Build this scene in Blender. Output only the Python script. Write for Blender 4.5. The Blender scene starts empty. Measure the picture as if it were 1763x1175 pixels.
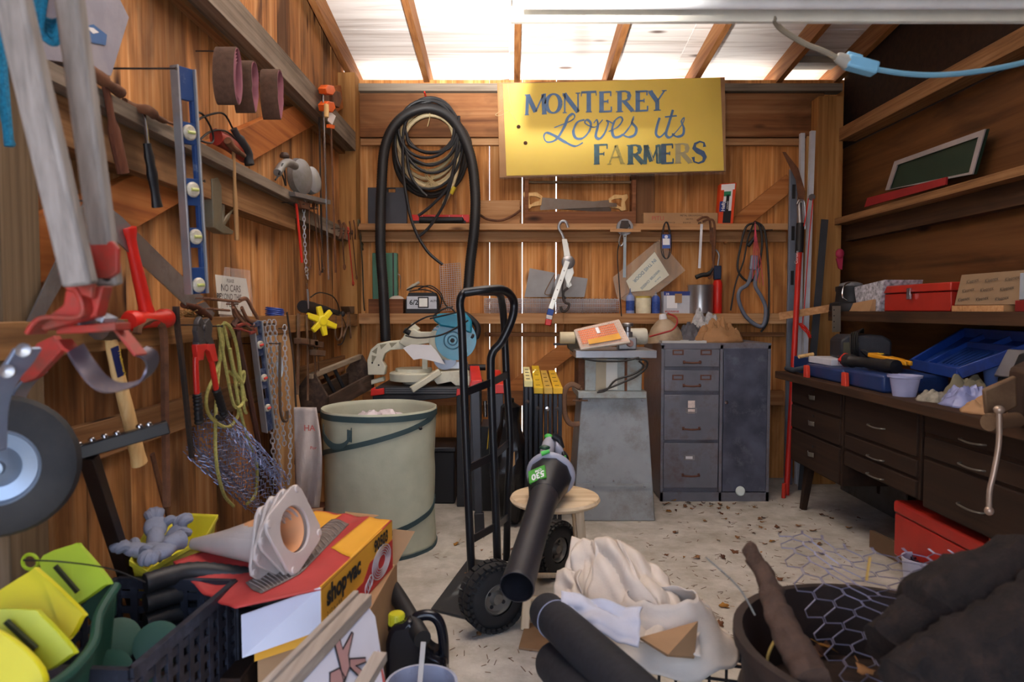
import bpy, bmesh, math, random
from mathutils import Vector as V, Matrix as Mx, Euler, noise
from math import sin, cos, pi, sqrt, atan, atan2, radians as R
rnd = random.Random(7)
S = bpy.context.scene
COL = S.collection
# ---------------------------------------------------------------- camera
F = 1175.0; CH = 1.25; PIT = atan(52.5/F)
cd = bpy.data.cameras.new('camera'); co = bpy.data.objects.new('camera', cd); COL.objects.link(co)
co.location = (0, 0, CH); co.rotation_euler = (pi/2-PIT, 0, 0)
cd.sensor_width = 36; cd.lens = F/1763*36; cd.clip_start = .02
cd.dof.use_dof = True; cd.dof.focus_distance = 4.4; cd.dof.aperture_fstop = 3.6
S.camera = co
def ray(px, py):
    u = (px-881.5)/F; v = (587.5-py)/F
    return V((u, cos(PIT)+v*sin(PIT), v*cos(PIT)-sin(PIT)))
def P(px, py, Y=None, X=None, Z=None):
    d = ray(px, py); o = V((0, 0, CH))
    t = (Y/d.y) if Y is not None else (X/d.x) if X is not None else ((Z-CH)/d.z)
    return o+d*t
XL = -1.22; XR = 2.42; YB = 5.05
def L(px, py, o=.02): return P(px, py, X=XL+o)        # a point o metres off the left wall
def B(px, py, o=.02): return P(px, py, Y=YB-o)        # a point o metres off the back wall
# ---------------------------------------------------------------- materials
def lin(h):
    h = h.lstrip('#'); c = [int(h[i:i+2], 16)/255 for i in (0, 2, 4)]
    return tuple((x/12.92 if x <= .04045 else ((x+.055)/1.055)**2.4) for x in c)+(1,)
_m = {}
def mat(name, col, rough=.6, metal=0, var=.12, scale=9, bump=0, dirt=None, damt=.5, dscale=6, trans=0, alpha=1, ior=1.45, coat=0):
    if name in _m: return _m[name]
    m = bpy.data.materials.new(name); m.use_nodes = True; nt = m.node_tree; N = nt.nodes; K = nt.links
    b = N['Principled BSDF']; c = lin(col)
    tc = N.new('ShaderNodeTexCoord'); nz = N.new('ShaderNodeTexNoise'); nz.inputs['Scale'].default_value = scale; nz.inputs['Detail'].default_value = 6
    K.new(tc.outputs['Object'], nz.inputs['Vector'])
    r = N.new('ShaderNodeValToRGB'); e = r.color_ramp.elements
    e[0].position = .3; e[1].position = .7
    e[0].color = tuple(x*(1-var) for x in c[:3])+(1,); e[1].color = tuple(min(1, x*(1+var)) for x in c[:3])+(1,)
    K.new(nz.outputs['Fac'], r.inputs['Fac']); out = r.outputs['Color']
    if dirt:
        n2 = N.new('ShaderNodeTexNoise'); n2.inputs['Scale'].default_value = dscale; n2.inputs['Detail'].default_value = 8; n2.inputs['Roughness'].default_value = .7
        K.new(tc.outputs['Object'], n2.inputs['Vector'])
        r2 = N.new('ShaderNodeValToRGB'); r2.color_ramp.elements[0].position = 1-damt-.15; r2.color_ramp.elements[1].position = min(1, 1-damt+.12)
        K.new(n2.outputs['Fac'], r2.inputs['Fac'])
        mx = N.new('ShaderNodeMix'); mx.data_type = 'RGBA'; mx.inputs[7].default_value = lin(dirt)
        K.new(r2.outputs['Color'], mx.inputs[0]); K.new(out, mx.inputs[6]); out = mx.outputs[2]
        if metal:
            mm = N.new('ShaderNodeMath'); mm.operation = 'MULTIPLY_ADD'; mm.inputs[1].default_value = -metal*.8; mm.inputs[2].default_value = metal
            K.new(r2.outputs['Color'], mm.inputs[0]); K.new(mm.outputs[0], b.inputs['Metallic'])
    K.new(out, b.inputs['Base Color']); b.inputs['Roughness'].default_value = rough
    if not (dirt and metal): b.inputs['Metallic'].default_value = metal
    b.inputs['Coat Weight'].default_value = coat
    b.inputs['Transmission Weight'].default_value = trans; b.inputs['Alpha'].default_value = alpha; b.inputs['IOR'].default_value = ior
    if bump:
        bp = N.new('ShaderNodeBump'); bp.inputs['Strength'].default_value = bump; bp.inputs['Distance'].default_value = .004
        n3 = N.new('ShaderNodeTexNoise'); n3.inputs['Scale'].default_value = scale*7; n3.inputs['Detail'].default_value = 5
        K.new(tc.outputs['Object'], n3.inputs['Vector']); K.new(n3.outputs['Fac'], bp.inputs['Height']); K.new(bp.outputs['Normal'], b.inputs['Normal'])
    _m[name] = m; return m
def wood(name, dark, mid, light, axis='z', scale=16, stain=None, samt=.35, island=.35, rough=.75, ring=1.0, knots=True, sscale=2.2):
    if name in _m: return _m[name]
    m = bpy.data.materials.new(name); m.use_nodes = True; nt = m.node_tree; N = nt.nodes; K = nt.links; b = N['Principled BSDF']
    tc = N.new('ShaderNodeTexCoord'); ge = N.new('ShaderNodeNewGeometry')
    add = N.new('ShaderNodeVectorMath'); add.operation = 'MULTIPLY_ADD'
    cb = N.new('ShaderNodeCombineXYZ')
    for i in range(3): K.new(ge.outputs['Random Per Island'], cb.inputs[i])
    add.inputs[1].default_value = (13, 17, 23); K.new(cb.outputs[0], add.inputs[0]); K.new(tc.outputs['Object'], add.inputs[2])
    mp = N.new('ShaderNodeMapping'); s = {'x': (.07, 1, 1), 'y': (1, .07, 1), 'z': (1, 1, .07)}[axis]; mp.inputs['Scale'].default_value = s
    K.new(add.outputs[0], mp.inputs['Vector'])
    # knots pull the grain around them
    nz = N.new('ShaderNodeTexNoise'); nz.inputs['Scale'].default_value = scale; nz.inputs['Detail'].default_value = 7; nz.inputs['Distortion'].default_value = 1.2*ring; nz.inputs['Roughness'].default_value = .62
    K.new(mp.outputs[0], nz.inputs['Vector'])
    r = N.new('ShaderNodeValToRGB'); e = r.color_ramp.elements; e[0].position = .3; e[1].position = .72
    e[0].color = lin(dark); e[1].color = lin(light); q = e.new(.5); q.color = lin(mid)
    fg = N.new('ShaderNodeTexNoise'); fg.inputs['Scale'].default_value = scale*5; fg.inputs['Detail'].default_value = 4; fg.inputs['Distortion'].default_value = .4
    mf = N.new('ShaderNodeMapping'); mf.inputs['Scale'].default_value = tuple(x if x == 1 else .02 for x in s); K.new(add.outputs[0], mf.inputs['Vector']); K.new(mf.outputs[0], fg.inputs['Vector'])
    bl = N.new('ShaderNodeMix'); bl.inputs[0].default_value = .45; K.new(nz.outputs['Fac'], bl.inputs[2]); K.new(fg.outputs['Fac'], bl.inputs[3])
    K.new(bl.outputs[0], r.inputs['Fac']); out = r.outputs['Color']
    if knots:
        mk = N.new('ShaderNodeMapping'); ks = {'x': (.35, 1, 1), 'y': (1, .35, 1), 'z': (1, 1, .35)}[axis]; mk.inputs['Scale'].default_value = ks
        K.new(add.outputs[0], mk.inputs['Vector'])
        vo = N.new('ShaderNodeTexVoronoi'); vo.inputs['Scale'].default_value = 4.2; vo.inputs['Randomness'].default_value = 1
        nw = N.new('ShaderNodeTexNoise'); nw.inputs['Scale'].default_value = 20; K.new(add.outputs[0], nw.inputs['Vector'])
        K.new(mk.outputs[0], vo.inputs['Vector'])
        rk = N.new('ShaderNodeValToRGB'); rk.color_ramp.elements[0].position = .055; rk.color_ramp.elements[0].color = (1, 1, 1, 1); rk.color_ramp.elements[1].position = .12; rk.color_ramp.elements[1].color = (0, 0, 0, 1)
        K.new(vo.outputs['Distance'], rk.inputs['Fac'])
        mk2 = N.new('ShaderNodeMix'); mk2.data_type = 'RGBA'; d = lin(dark); mk2.inputs[7].default_value = (d[0]*.35, d[1]*.3, d[2]*.3, 1)
        K.new(rk.outputs['Color'], mk2.inputs[0]); K.new(out, mk2.inputs[6]); out = mk2.outputs[2]
    if stain:
        m2 = N.new('ShaderNodeMapping'); s2 = {'x': (.3, 1, 1), 'y': (1, .3, 1), 'z': (1, 1, .3)}[axis]; m2.inputs['Scale'].default_value = s2
        K.new(add.outputs[0], m2.inputs['Vector'])
        n2 = N.new('ShaderNodeTexNoise'); n2.inputs['Scale'].default_value = sscale*2; n2.inputs['Detail'].default_value = 6; n2.inputs['Distortion'].default_value = .8
        K.new(m2.outputs[0], n2.inputs['Vector'])
        r2 = N.new('ShaderNodeValToRGB'); r2.color_ramp.elements[0].position = 1-samt-.08; r2.color_ramp.elements[1].position = min(1, 1-samt+.12)
        K.new(n2.outputs['Fac'], r2.inputs['Fac'])
        mx = N.new('ShaderNodeMix'); mx.data_type = 'RGBA'; mx.inputs[7].default_value = lin(stain)
        sf = N.new('ShaderNodeMath'); sf.operation = 'MULTIPLY'; sf.inputs[1].default_value = .75; K.new(r2.outputs['Color'], sf.inputs[0])
        K.new(sf.outputs[0], mx.inputs[0]); K.new(out, mx.inputs[6]); out = mx.outputs[2]
    hs = N.new('ShaderNodeHueSaturation'); ma = N.new('ShaderNodeMath'); ma.operation = 'MULTIPLY_ADD'; ma.inputs[1].default_value = island*1.4; ma.inputs[2].default_value = 1-island*.8
    K.new(ge.outputs['Random Per Island'], ma.inputs[0]); K.new(ma.outputs[0], hs.inputs['Value']); K.new(out, hs.inputs['Color'])
    K.new(hs.outputs[0], b.inputs['Base Color']); b.inputs['Roughness'].default_value = rough; b.inputs['Specular IOR Level'].default_value = .3
    bp = N.new('ShaderNodeBump'); bp.inputs['Strength'].default_value = .35; bp.inputs['Distance'].default_value = .004
    K.new(nz.outputs['Fac'], bp.inputs['Height']); K.new(bp.outputs['Normal'], b.inputs['Normal'])
    _m[name] = m; return m
# ---------------------------------------------------------------- mesh builder
def frame(d, up=V((0, 0, 1))):
    d = d.normalized()
    if abs(d.dot(up)) > .97: up = V((0, 1, 0)) if abs(d.y) < .9 else V((1, 0, 0))
    s = d.cross(up).normalized(); u = s.cross(d).normalized()
    return s, u
def cat(pts, n=6, closed=False):
    """Catmull-Rom through the points"""
    pts = [V(p) for p in pts]; m = len(pts); out = []
    for i in range(m if closed else m-1):
        g = (lambda k: pts[k % m]) if closed else (lambda k: pts[min(max(k, 0), m-1)])
        a, b, c, d = g(i-1), g(i), g(i+1), g(i+2)
        for j in range(n):
            t = j/n
            out.append(.5*((2*b)+(c-a)*t+(2*a-5*b+4*c-d)*t*t+(3*b-a-3*c+d)*t**3))
    if not closed: out.append(pts[-1])
    return out
class MB:
    def __init__(s): s.bm = bmesh.new()
    def quadring(s, rings, closed=False, cap=True, wrap=True):
        bm = s.bm; vs = [[bm.verts.new(p) for p in r] for r in rings]; n = len(rings[0]); m = len(vs)
        for i in range(m if closed else m-1):
            a, b = vs[i], vs[(i+1) % m]
            for j in range(n if wrap else n-1):
                k = (j+1) % n
                try: bm.faces.new((a[j], a[k], b[k], b[j]))
                except ValueError: pass
        if cap and not closed and wrap:
            for r in (vs[0][::-1], vs[-1]):
                try: bm.faces.new(r)
                except ValueError: pass
        return s
    def box(s, c, sz, rot=None):
        c = V(c); h = V(sz)/2; M = Euler(rot).to_matrix() if rot is not None and not isinstance(rot, Mx) else (rot or Mx.Identity(3))
        v = [s.bm.verts.new(c+M@V((x*h.x, y*h.y, z*h.z))) for x in (-1, 1) for y in (-1, 1) for z in (-1, 1)]
        for f in ((0, 1, 3, 2), (4, 6, 7, 5), (0, 4, 5, 1), (2, 3, 7, 6), (0, 2, 6, 4), (1, 5, 7, 3)): s.bm.faces.new([v[i] for i in f])
        return s
    def bb(s, x0, x1, y0, y1, z0, z1): return s.box(((x0+x1)/2, (y0+y1)/2, (z0+z1)/2), (abs(x1-x0), abs(y1-y0), abs(z1-z0)))
    def bar(s, a, b, w, h, up=V((0, 0, 1)), w2=None, h2=None):
        """box from a to b, w across (side), h along up"""
        a = V(a); b = V(b); sd, u = frame(b-a, V(up)); w2 = w2 or w; h2 = h2 or h
        ra = [a+sd*x*w/2+u*y*h/2 for x, y in ((-1, -1), (1, -1), (1, 1), (-1, 1))]
        rb = [b+sd*x*w2/2+u*y*h2/2 for x, y in ((-1, -1), (1, -1), (1, 1), (-1, 1))]
        return s.quadring([ra, rb])
    def tube(s, pts, r, n=8, closed=False, flat=None):
        pts = [V(p) for p in pts]; m = len(pts); rs = r if isinstance(r, (list, tuple)) else [r]*m
        if len(rs) != m: rs = [rs[min(int(i*len(rs)/m), len(rs)-1)] for i in range(m)]
        rings = []; u = None
        for i in range(m):
            d = (pts[(i+1) % m]-pts[i-1]) if closed else (pts[min(i+1, m-1)]-pts[max(i-1, 0)])
            if d.length < 1e-9: d = V((0, 0, 1))
            d.normalize()
            if u is None: _, u = frame(d)
            u = (u-d*u.dot(d)); u = u.normalized() if u.length > 1e-6 else frame(d)[1]
            sd = d.cross(u); f = flat or 1
            rings.append([pts[i]+(sd*cos(2*pi*k/n)*f+u*sin(2*pi*k/n))*rs[i] for k in range(n)])
        return s.quadring(rings, closed=closed)
    def cone(s, a, b, r1, r2=None, n=20): return s.tube([a, b], [r1, r1 if r2 is None else r2], n)
    def lathe(s, o, ax, prof, n=24, cap=True):
        o = V(o); ax = V(ax).normalized(); sd, u = frame(ax)
        return s.quadring([[o+ax*h+(sd*cos(2*pi*k/n)+u*sin(2*pi*k/n))*max(r, 1e-4) for k in range(n)] for r, h in prof], cap=cap)
    def torus(s, c, Rr, r, nrm=(0, 0, 1), n=24, k=8, sq=1):
        sd, u = frame(V(nrm)); c = V(c)
        return s.tube([c+sd*cos(2*pi*i/n)*Rr+u*sin(2*pi*i/n)*Rr*sq for i in range(n)], r, k, closed=True)
    def prism(s, pts, d):
        pts = [V(p) for p in pts]; d = V(d)
        a = [s.bm.verts.new(p) for p in pts]; b = [s.bm.verts.new(p+d) for p in pts]; n = len(pts)
        s.bm.faces.new(a[::-1]); s.bm.faces.new(b)
        for i in range(n): s.bm.faces.new((a[i], a[(i+1) % n], b[(i+1) % n], b[i]))
        return s
    def frameprism(s, outer, inner, d):
        """polygon ring with a hole: outer and inner have the same count"""
        o = [V(p) for p in outer]; i = [V(p) for p in inner]; d = V(d)
        return s.quadring([[o[k], i[k], i[k]+d, o[k]+d] for k in range(len(o))], closed=True)
    def sph(s, c, r, n=12, M=None):
        c = V(c); r = V((r, r, r)) if not hasattr(r, '__len__') else V(r); M = M or Mx.Identity(3)
        rings = []
        for i in range(1, n):
            t = pi*i/n
            rings.append([c+M@V((r.x*sin(t)*cos(2*pi*k/(n+4)), r.y*sin(t)*sin(2*pi*k/(n+4)), r.z*cos(t))) for k in range(n+4)])
        return s.quadring(rings[::-1])
    def sheet(s, fn, nu, nv, th=0):
        g = [[V(fn(i/nu, j/nv)) for j in range(nv+1)] for i in range(nu+1)]
        vs = [[s.bm.verts.new(p) for p in r] for r in g]
        for i in range(nu):
            for j in range(nv): s.bm.faces.new((vs[i][j], vs[i+1][j], vs[i+1][j+1], vs[i][j+1]))
        s.solid = max(getattr(s, 'solid', 0), th); return s
    def ribbon(s, pts, w, nrm, th=.001):
        """flat stroke of width w (list or number) facing nrm"""
        pts = [V(p) for p in pts]; nrm = V(nrm).normalized(); m = len(pts)
        ws = w if isinstance(w, (list, tuple)) else [w]*m
        if len(ws) != m: ws = [ws[0]+(ws[-1]-ws[0])*i/(m-1) if len(ws) == 2 else ws[min(int(i*len(ws)/m), len(ws)-1)] for i in range(m)]
        rings = []
        for i in range(m):
            d = (pts[min(i+1, m-1)]-pts[max(i-1, 0)]).normalized(); sd = d.cross(nrm).normalized()
            a, b = pts[i]-sd*ws[i]/2, pts[i]+sd*ws[i]/2
            rings.append([a, b, b+nrm*th, a+nrm*th])
        return s.quadring(rings)
    def strap(s, pts, wdir, w, th):
        """a band that follows pts; wdir = width direction"""
        pts = [V(p) for p in pts]; wd = V(wdir).normalized(); m = len(pts); rings = []
        for i in range(m):
            d = (pts[min(i+1, m-1)]-pts[max(i-1, 0)]).normalized(); n = d.cross(wd).normalized()
            rings.append([pts[i]+wd*w/2*a+n*th/2*b for a, b in ((-1, -1), (1, -1), (1, 1), (-1, 1))])
        return s.quadring(rings)
    def text(s, txt, o, right, up, h, th=.0006, align='LEFT', squash=1.0, bold=0, shear=0):
        cu = bpy.data.curves.new('t', 'FONT'); cu.body = txt; cu.size = 1; cu.align_x = align; cu.extrude = 0; cu.offset = bold; cu.shear = shear; cu.resolution_u = 3
        ob = bpy.data.objects.new('t', cu); COL.objects.link(ob)
        dg = bpy.context.evaluated_depsgraph_get(); me = bpy.data.meshes.new_from_object(ob.evaluated_get(dg))
        o = V(o); r = V(right).normalized(); u = V(up); u = (u-r*u.dot(r)).normalized(); n = r.cross(u)
        k = h/.7
        vs = [s.bm.verts.new(o+r*v.co.x*k*squash+u*v.co.y*k+n*th) for v in me.vertices]
        for p in me.polygons:
            try: s.bm.faces.new([vs[i] for i in p.vertices])
            except ValueError: pass
        bpy.data.objects.remove(ob); bpy.data.curves.remove(cu); bpy.data.meshes.remove(me); return s
def wmat(o):
    M = Mx.Identity(4)
    while o is not None:
        M = Mx.LocRotScale(o.location, o.rotation_euler, o.scale)@M; o = o.parent
    return M
def mesh_ob(mb, name, m, bev=0, flatsh=False):
    bm = mb.bm; bmesh.ops.recalc_face_normals(bm, faces=bm.faces[:])
    me = bpy.data.meshes.new(name); bm.to_mesh(me); bm.free()
    me.materials.append(m)
    if not flatsh:
        me.shade_smooth(); me.set_sharp_from_angle(angle=R(38))
    o = bpy.data.objects.new(name, me); COL.objects.link(o)
    if getattr(mb, 'solid', 0):
        q = o.modifiers.new('thickness', 'SOLIDIFY'); q.thickness = mb.solid; q.offset = 0
    if bev:
        q = o.modifiers.new('bevel', 'BEVEL'); q.width = bev; q.segments = 2; q.limit_method = 'ANGLE'; q.angle_limit = R(40)
    return o
def tag(o, label, category, group=None):
    o['label'] = label; o['category'] = category
    if group: o['group'] = group
    return o
LOCAL = set()
def T(name, label, category, loc=(0, 0, 0), rot=(0, 0, 0), group=None, local=False):
    """a thing: an Empty at its base. local=True: parts are modelled in its own axes, else in room coordinates"""
    o = bpy.data.objects.new(name, None); COL.objects.link(o); o.empty_display_size = .05
    o.location = loc; o.rotation_euler = rot
    if local: LOCAL.add(o.name)
    return tag(o, label, category, group)
def part(mb, name, m, parent, bev=0, label=None, flatsh=False):
    o = mesh_ob(mb, name, m, bev, flatsh)
    r = parent
    while r.parent is not None: r = r.parent
    if r.name not in LOCAL: o.data.transform(wmat(parent).inverted())
    o.parent = parent
    if label: o['label'] = label
    return o
def one(mb, name, m, label, category, group=None, bev=0, flatsh=False):
    o = mesh_ob(mb, name, m, bev, flatsh)
    cs = [v.co for v in o.data.vertices]
    c = V(((min(p.x for p in cs)+max(p.x for p in cs))/2, (min(p.y for p in cs)+max(p.y for p in cs))/2, min(p.z for p in cs)))
    o.data.transform(Mx.Translation(-c)); o.location = c
    return tag(o, label, category, group)
def struct(mb, name, m, bev=0, parent=None):
    o = mesh_ob(mb, name, m, bev)
    if parent: o.parent = parent
    else: o['kind'] = 'structure'
    return o
def dup(o, parent=None, loc=None, rot=None, label=None):
    c = o.copy(); COL.objects.link(c)
    if parent: c.parent = parent
    if loc is not None: c.location = loc
    if rot is not None: c.rotation_euler = rot
    if label: c['label'] = label
    if o.name in LOCAL: LOCAL.add(c.name)
    for ch in [x for x in bpy.data.objects if x.parent == o]: dup(ch, c)
    return c
# ---------------------------------------------------------------- palette
WB = wood('cedar boards', '85502a', 'cb8a4c', 'e8b880', 'z', 11, stain='6e3f20', samt=.40, island=.3)
WLf = wood('weathered boards', '7c4c2a', 'c0854e', 'e0b482', 'z', 10, stain='38221a', samt=.46, island=.42)
WLM = wood('pale lumber along', '8a5a36', 'b98a5e', 'cfa87e', 'x', 12, stain='6b4a30', samt=.3, island=.15)
WHD = wood('header plank', '5c3620', '93623c', 'b98a60', 'x', 6, stain='4a2c1a', samt=.42, island=.12)
WGR = wood('grey weathered lumber', '4c4238', '7d7062', '9a8e80', 'y', 12, stain='33291f', samt=.35, island=.12)
WGX = wood('grey plate lumber', '5c5248', '8d8172', 'a89c8c', 'x', 12, island=.1)
WBY = wood('brown beam', '54361f', '8a6440', 'ad8660', 'y', 12, stain='3a281a', samt=.38, island=.1)
WPZ = wood('corner post wood', '7a4e28', 'ac7c46', 'c69a62', 'z', 7, island=.1, ring=2.2)
WBR = wood('brace wood', '7a4520', 'b2723e', 'c98d58', 'x', 9, stain='5a351c', samt=.35)
WRT = wood('brown plywood', '40260f', '5c3a1c', '724c28', 'y', 5, stain='2a180c', samt=.42, island=.12, ring=2)  # right wall: the shade on that side is put into this dark brown
OSB = mat('dark strand board', '2c1a10', .85, var=.45, scale=26, bump=.4)
PLY = wood('pale plywood', 'a89a90', 'e2dcd8', 'f2efec', 'x', 5, ring=2.4, island=.04, knots=True, rough=.7)
RAF = wood('rafter wood', '6a4022', '9a663a', 'b48454', 'y', 12, island=.12)
CONC = mat('concrete', 'c0bab0', .9, var=.10, scale=14, bump=.35, dirt='a0988a', damt=.45, dscale=5)
TOPW = wood('bench wood', '24160d', '3c2718', '543a26', 'y', 9, stain='160d07', samt=.4, island=.2)
# ---------------------------------------------------------------- the shed
m = MB(); m.bb(XL-.15, XR+.15, -.6, YB+.1, -.06, 0); struct(m, 'floor', CONC)
m = MB(); m.bb(-14, 14, -16, -.6, -.1, -.05); m.bb(-14, 14, YB+.1, 16, -.1, -.05); m.bb(-14, XL-.15, -.6, YB+.1, -.1, -.05); m.bb(XR+.15, 14, -.6, YB+.1, -.1, -.05)
struct(m, 'ground', mat('pale gravel yard', 'b9b2a4', .95, var=.2, scale=20))
RZ = lambda y: 3.05+.13*(YB-y)                            # underside of the roof sheets
m = MB()
ed = [XL-.02]+[(p-881.5)/F*YB for p in (640, 676, 722, 780, 843, 899, 957, 1017, 1075, 1130, 1172, 1225, 1275, 1330, 1380)]+[2.32, XR+.02]
gap = {5: .003, 6: .006, 7: .008}
for i in range(len(ed)-1):
    a = ed[i]+gap.get(i, .0006)/2; b = ed[i+1]-gap.get(i+1, .0006)/2
    m.bb(a, b, YB+rnd.uniform(0, .004), YB+.022, .0, 2.93)
struct(m, 'wall_back', WB)
m = MB(); y = -.6
while y < YB:
    w = rnd.uniform(.16, .25); y1 = min(y+w, YB+.0); o = rnd.uniform(0, .006)
    if y1-y > .02: m.prism([(XL-o, y+.001, 0), (XL-o, y1-.001, 0), (XL-o, y1-.001, RZ(y1)), (XL-o, y+.001, RZ(y))], (-.025, 0, 0))
    y = y1
struct(m, 'wall_left', WLf)
m = MB()
for z0, z1 in ((0, .62), (.622, 1.22), (1.222, 1.83), (1.832, 2.43)): m.bb(XR+rnd.uniform(0, .006), XR+.025, -.6, YB, z0, z1)
struct(m, 'wall_right', WRT)
m = MB(); m.prism([(XR, -.6, 2.432), (XR, YB, 2.432), (XR, YB, RZ(YB)), (XR, -.6, RZ(-.6))], (.025, 0, 0)); struct(m, 'wall_right_upper', OSB)
m = MB(); m.prism([(.75, -.6, 0), (XR+.02, -.6, 0), (XR+.02, -.6, RZ(-.6)), (.75, -.6, RZ(-.6))], (0, -.03, 0)); m.bb(XL-.02, .75, -.63, -.6, 2.35, 3.85) ; struct(m, 'wall_front_added', WB)  # unseen front wall and header, added to darken the right side
m = MB()
for a, b in ((XL-.2, -.02), (-.017, 1.2), (1.203, XR+.2)):
    for y0, y1 in ((-1.0, 1.7), (1.703, 2.95), (2.953, 4.6), (4.603, YB+.62)):
        m.prism([(a, y0, RZ(y0)), (b, y0, RZ(y0)), (b, y1, RZ(y1)), (a, y1, RZ(y1))], (0, 0, .016))
struct(m, 'ceiling', PLY)
n = 1
def trim(mb, mt, bev=.002):
    global n
    o = struct(mb, 'trim_%d' % n, mt, bev); n += 1; return o
for px in (737, 890, 1046, 1192, 1334, 1432):              # rafters resting on the top plate
    x = (px-881.5)/F*YB
    trim(MB().bar((x, -.55, RZ(-.55)-.07), (x, YB+.5, RZ(YB+.5)-.07), .042, .138), RAF)
trim(MB().bar((XL+.06, -.55, RZ(-.55)-.07), (XL+.06, YB+.5, RZ(YB+.5)-.07), .042, .138), RAF)
m = MB(); m.bb(1.98, 2.32, 4.9, 5.05, 3.0, 3.045); trim(m, WGX)     # grey block between the last rafters
# back wall timbers
yf = YB-.09
z = lambda py, Y=YB-.09: P(881, py, Y=Y).z
trim(MB().bb(-1.1, XR-.05, yf+.005, YB+.05, z(156), z(143)), WGX)
trim(MB().bb(-1.1, 2.25, yf+.03, YB, z(234), z(158)), WHD)
trim(MB().bb(-1.1, 2.25, yf+.05, YB, z(247), z(235)), WLM)
SH1 = z(385, YB-.15); SH2 = z(540, YB-.15)                     # tops of the two shelves
trim(MB().bb(-1.1, 2.0, YB-.15, YB-.002, SH1-.045, SH1), WLM)
trim(MB().bb(-1.1, 2.0, YB-.05, YB-.002, SH1-.12, SH1-.047), WLM)
trim(MB().bb(-1.1, 2.0, YB-.15, YB-.002, SH2-.075, SH2), WLM)
trim(MB().bb(-.2, 2.0, YB-.05, YB-.002, SH2-.17, SH2-.14), WHD)
trim(MB().bb((1085-881.5)/F*4.98, (1125-881.5)/F*4.98, YB-.07, YB-.001, SH1, z(235)), wood('dark stud', '4c2e1a', '6e4a2e', '8a6240', 'z', 9))
trim(MB().bar(B(1362, 312, .03), B(1240, 410, .03), .03, .12), WBR)
trim(MB().bar(B(1150, 470, .03), B(860, 690, .03), .03, .12), WBR)
trim(MB().bb(-1.1, 2.0, YB-.05, YB-.002, .55, .66), WHD)
# corner posts
m = MB(); m.bb(-1.235, -1.10, 4.86, 4.99, 0, 2.92); trim(m, WPZ, .004)
m = MB(); m.bb((1402-881.5)/F*4.86, (1445-881.5)/F*4.86, 4.86, 4.98, 0, z(165, 4.86)); trim(m, WPZ, .004)
m = MB(); m.bb(XL, XL+.10, 1.50, 1.63, 0, 3.3); trim(m, wood('old post', '4a3a28', '6e5a42', '84705a', 'z', 14, stain='2c2218', samt=.4), .004)
# left wall timbers
zt = P(412, 0, X=-1.10).z
trim(MB().bb(XL, XL+.045, -.55, 4.86, zt-.15, zt-.02), WBY)
trim(MB().bb(XL+.045, -1.10, -.55, 4.86, zt-.13, zt), WGR)
ZM = P(511, 340, X=-1.10).z; ZM = (ZM+P(208, 167, X=-1.10).z)/2
trim(MB().bb(XL, -1.09, .3, 3.6, ZM-.045, ZM), WGR)
trim(MB().bb(XL, -1.135, .3, 3.6, ZM-.17, ZM-.047), WBY)
trim(MB().bb(XL, -1.15, 3.6, 4.86, ZM-.10, ZM-.02), WGR)
ZR = 1.225
trim(MB().bb(XL, -1.10, .3, 4.86, ZR-.085, ZR), wood('old rail', '5c3c22', '8c6238', 'ac8256', 'y', 12, stain='3a281a', samt=.4))
trim(MB().bb(XL, -1.19, .8, 4.86, .82, .93), WBY)
trim(MB().bar((XL+.022, P(35, 440, X=XL+.02).y, P(35, 440, X=XL+.02).z), (XL+.022, 4.8, P(590, 175, X=XL+.02).z), .044, .15), wood('red brace', '7a3e1c', 'a86430', 'bf8048', 'y', 9, stain='4a2a14', samt=.35))
# right wall timbers
trim(MB().bb(2.30, XR, -.5, 4.86, 2.44, 2.53), WBY)
ZU = P(1430, 378, X=2.28).z; ZU = (ZU+P(1763, 285, X=2.28).z)/2
trim(MB().bb(2.28, XR, -.5, 4.86, ZU-.045, ZU), WBY)
trim(MB().bb(2.36, XR, -.5, 4.86, ZU-.16, ZU-.047), TOPW)
ZS = 1.245
trim(MB().bb(2.06, XR, -.5, 4.45, ZS-.06, ZS), TOPW)
# ---------------------------------------------------------------- light
w = bpy.data.worlds.new('daylight'); S.world = w; w.use_nodes = True; N = w.node_tree.nodes; K = w.node_tree.links
bg = N['Background']; tc = N.new('ShaderNodeTexCoord'); sp = N.new('ShaderNodeSeparateXYZ'); cr = N.new('ShaderNodeValToRGB')
K.new(tc.outputs['Generated'], sp.inputs[0]); K.new(sp.outputs['Z'], cr.inputs['Fac']); K.new(cr.outputs[0], bg.inputs[0])
e = cr.color_ramp.elements; e[0].position = 0; e[0].color = (.86, .90, 1, 1); e[1].position = .7; e[1].color = (.38, .58, 1, 1)
bg.inputs[1].default_value = 2.6
sl = bpy.data.lights.new('sun', 'SUN'); sl.energy = 14; sl.angle = R(.6); sl.color = (1, .95, .86)
so = bpy.data.objects.new('sun', sl); COL.objects.link(so); so.rotation_euler = Euler((R(-42), R(14), 0))
S.view_settings.view_transform = 'Standard'; S.view_settings.look = 'None'; S.view_settings.gamma = 1; S.view_settings.use_curve_mapping = False
S.view_settings.exposure = 1.15
S.cycles.max_bounces = 7; S.cycles.diffuse_bounces = 4; S.cycles.glossy_bounces = 3; S.cycles.transmission_bounces = 5; S.cycles.transparent_max_bounces = 6; S.cycles.caustics_reflective = False; S.cycles.caustics_refractive = False
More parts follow.
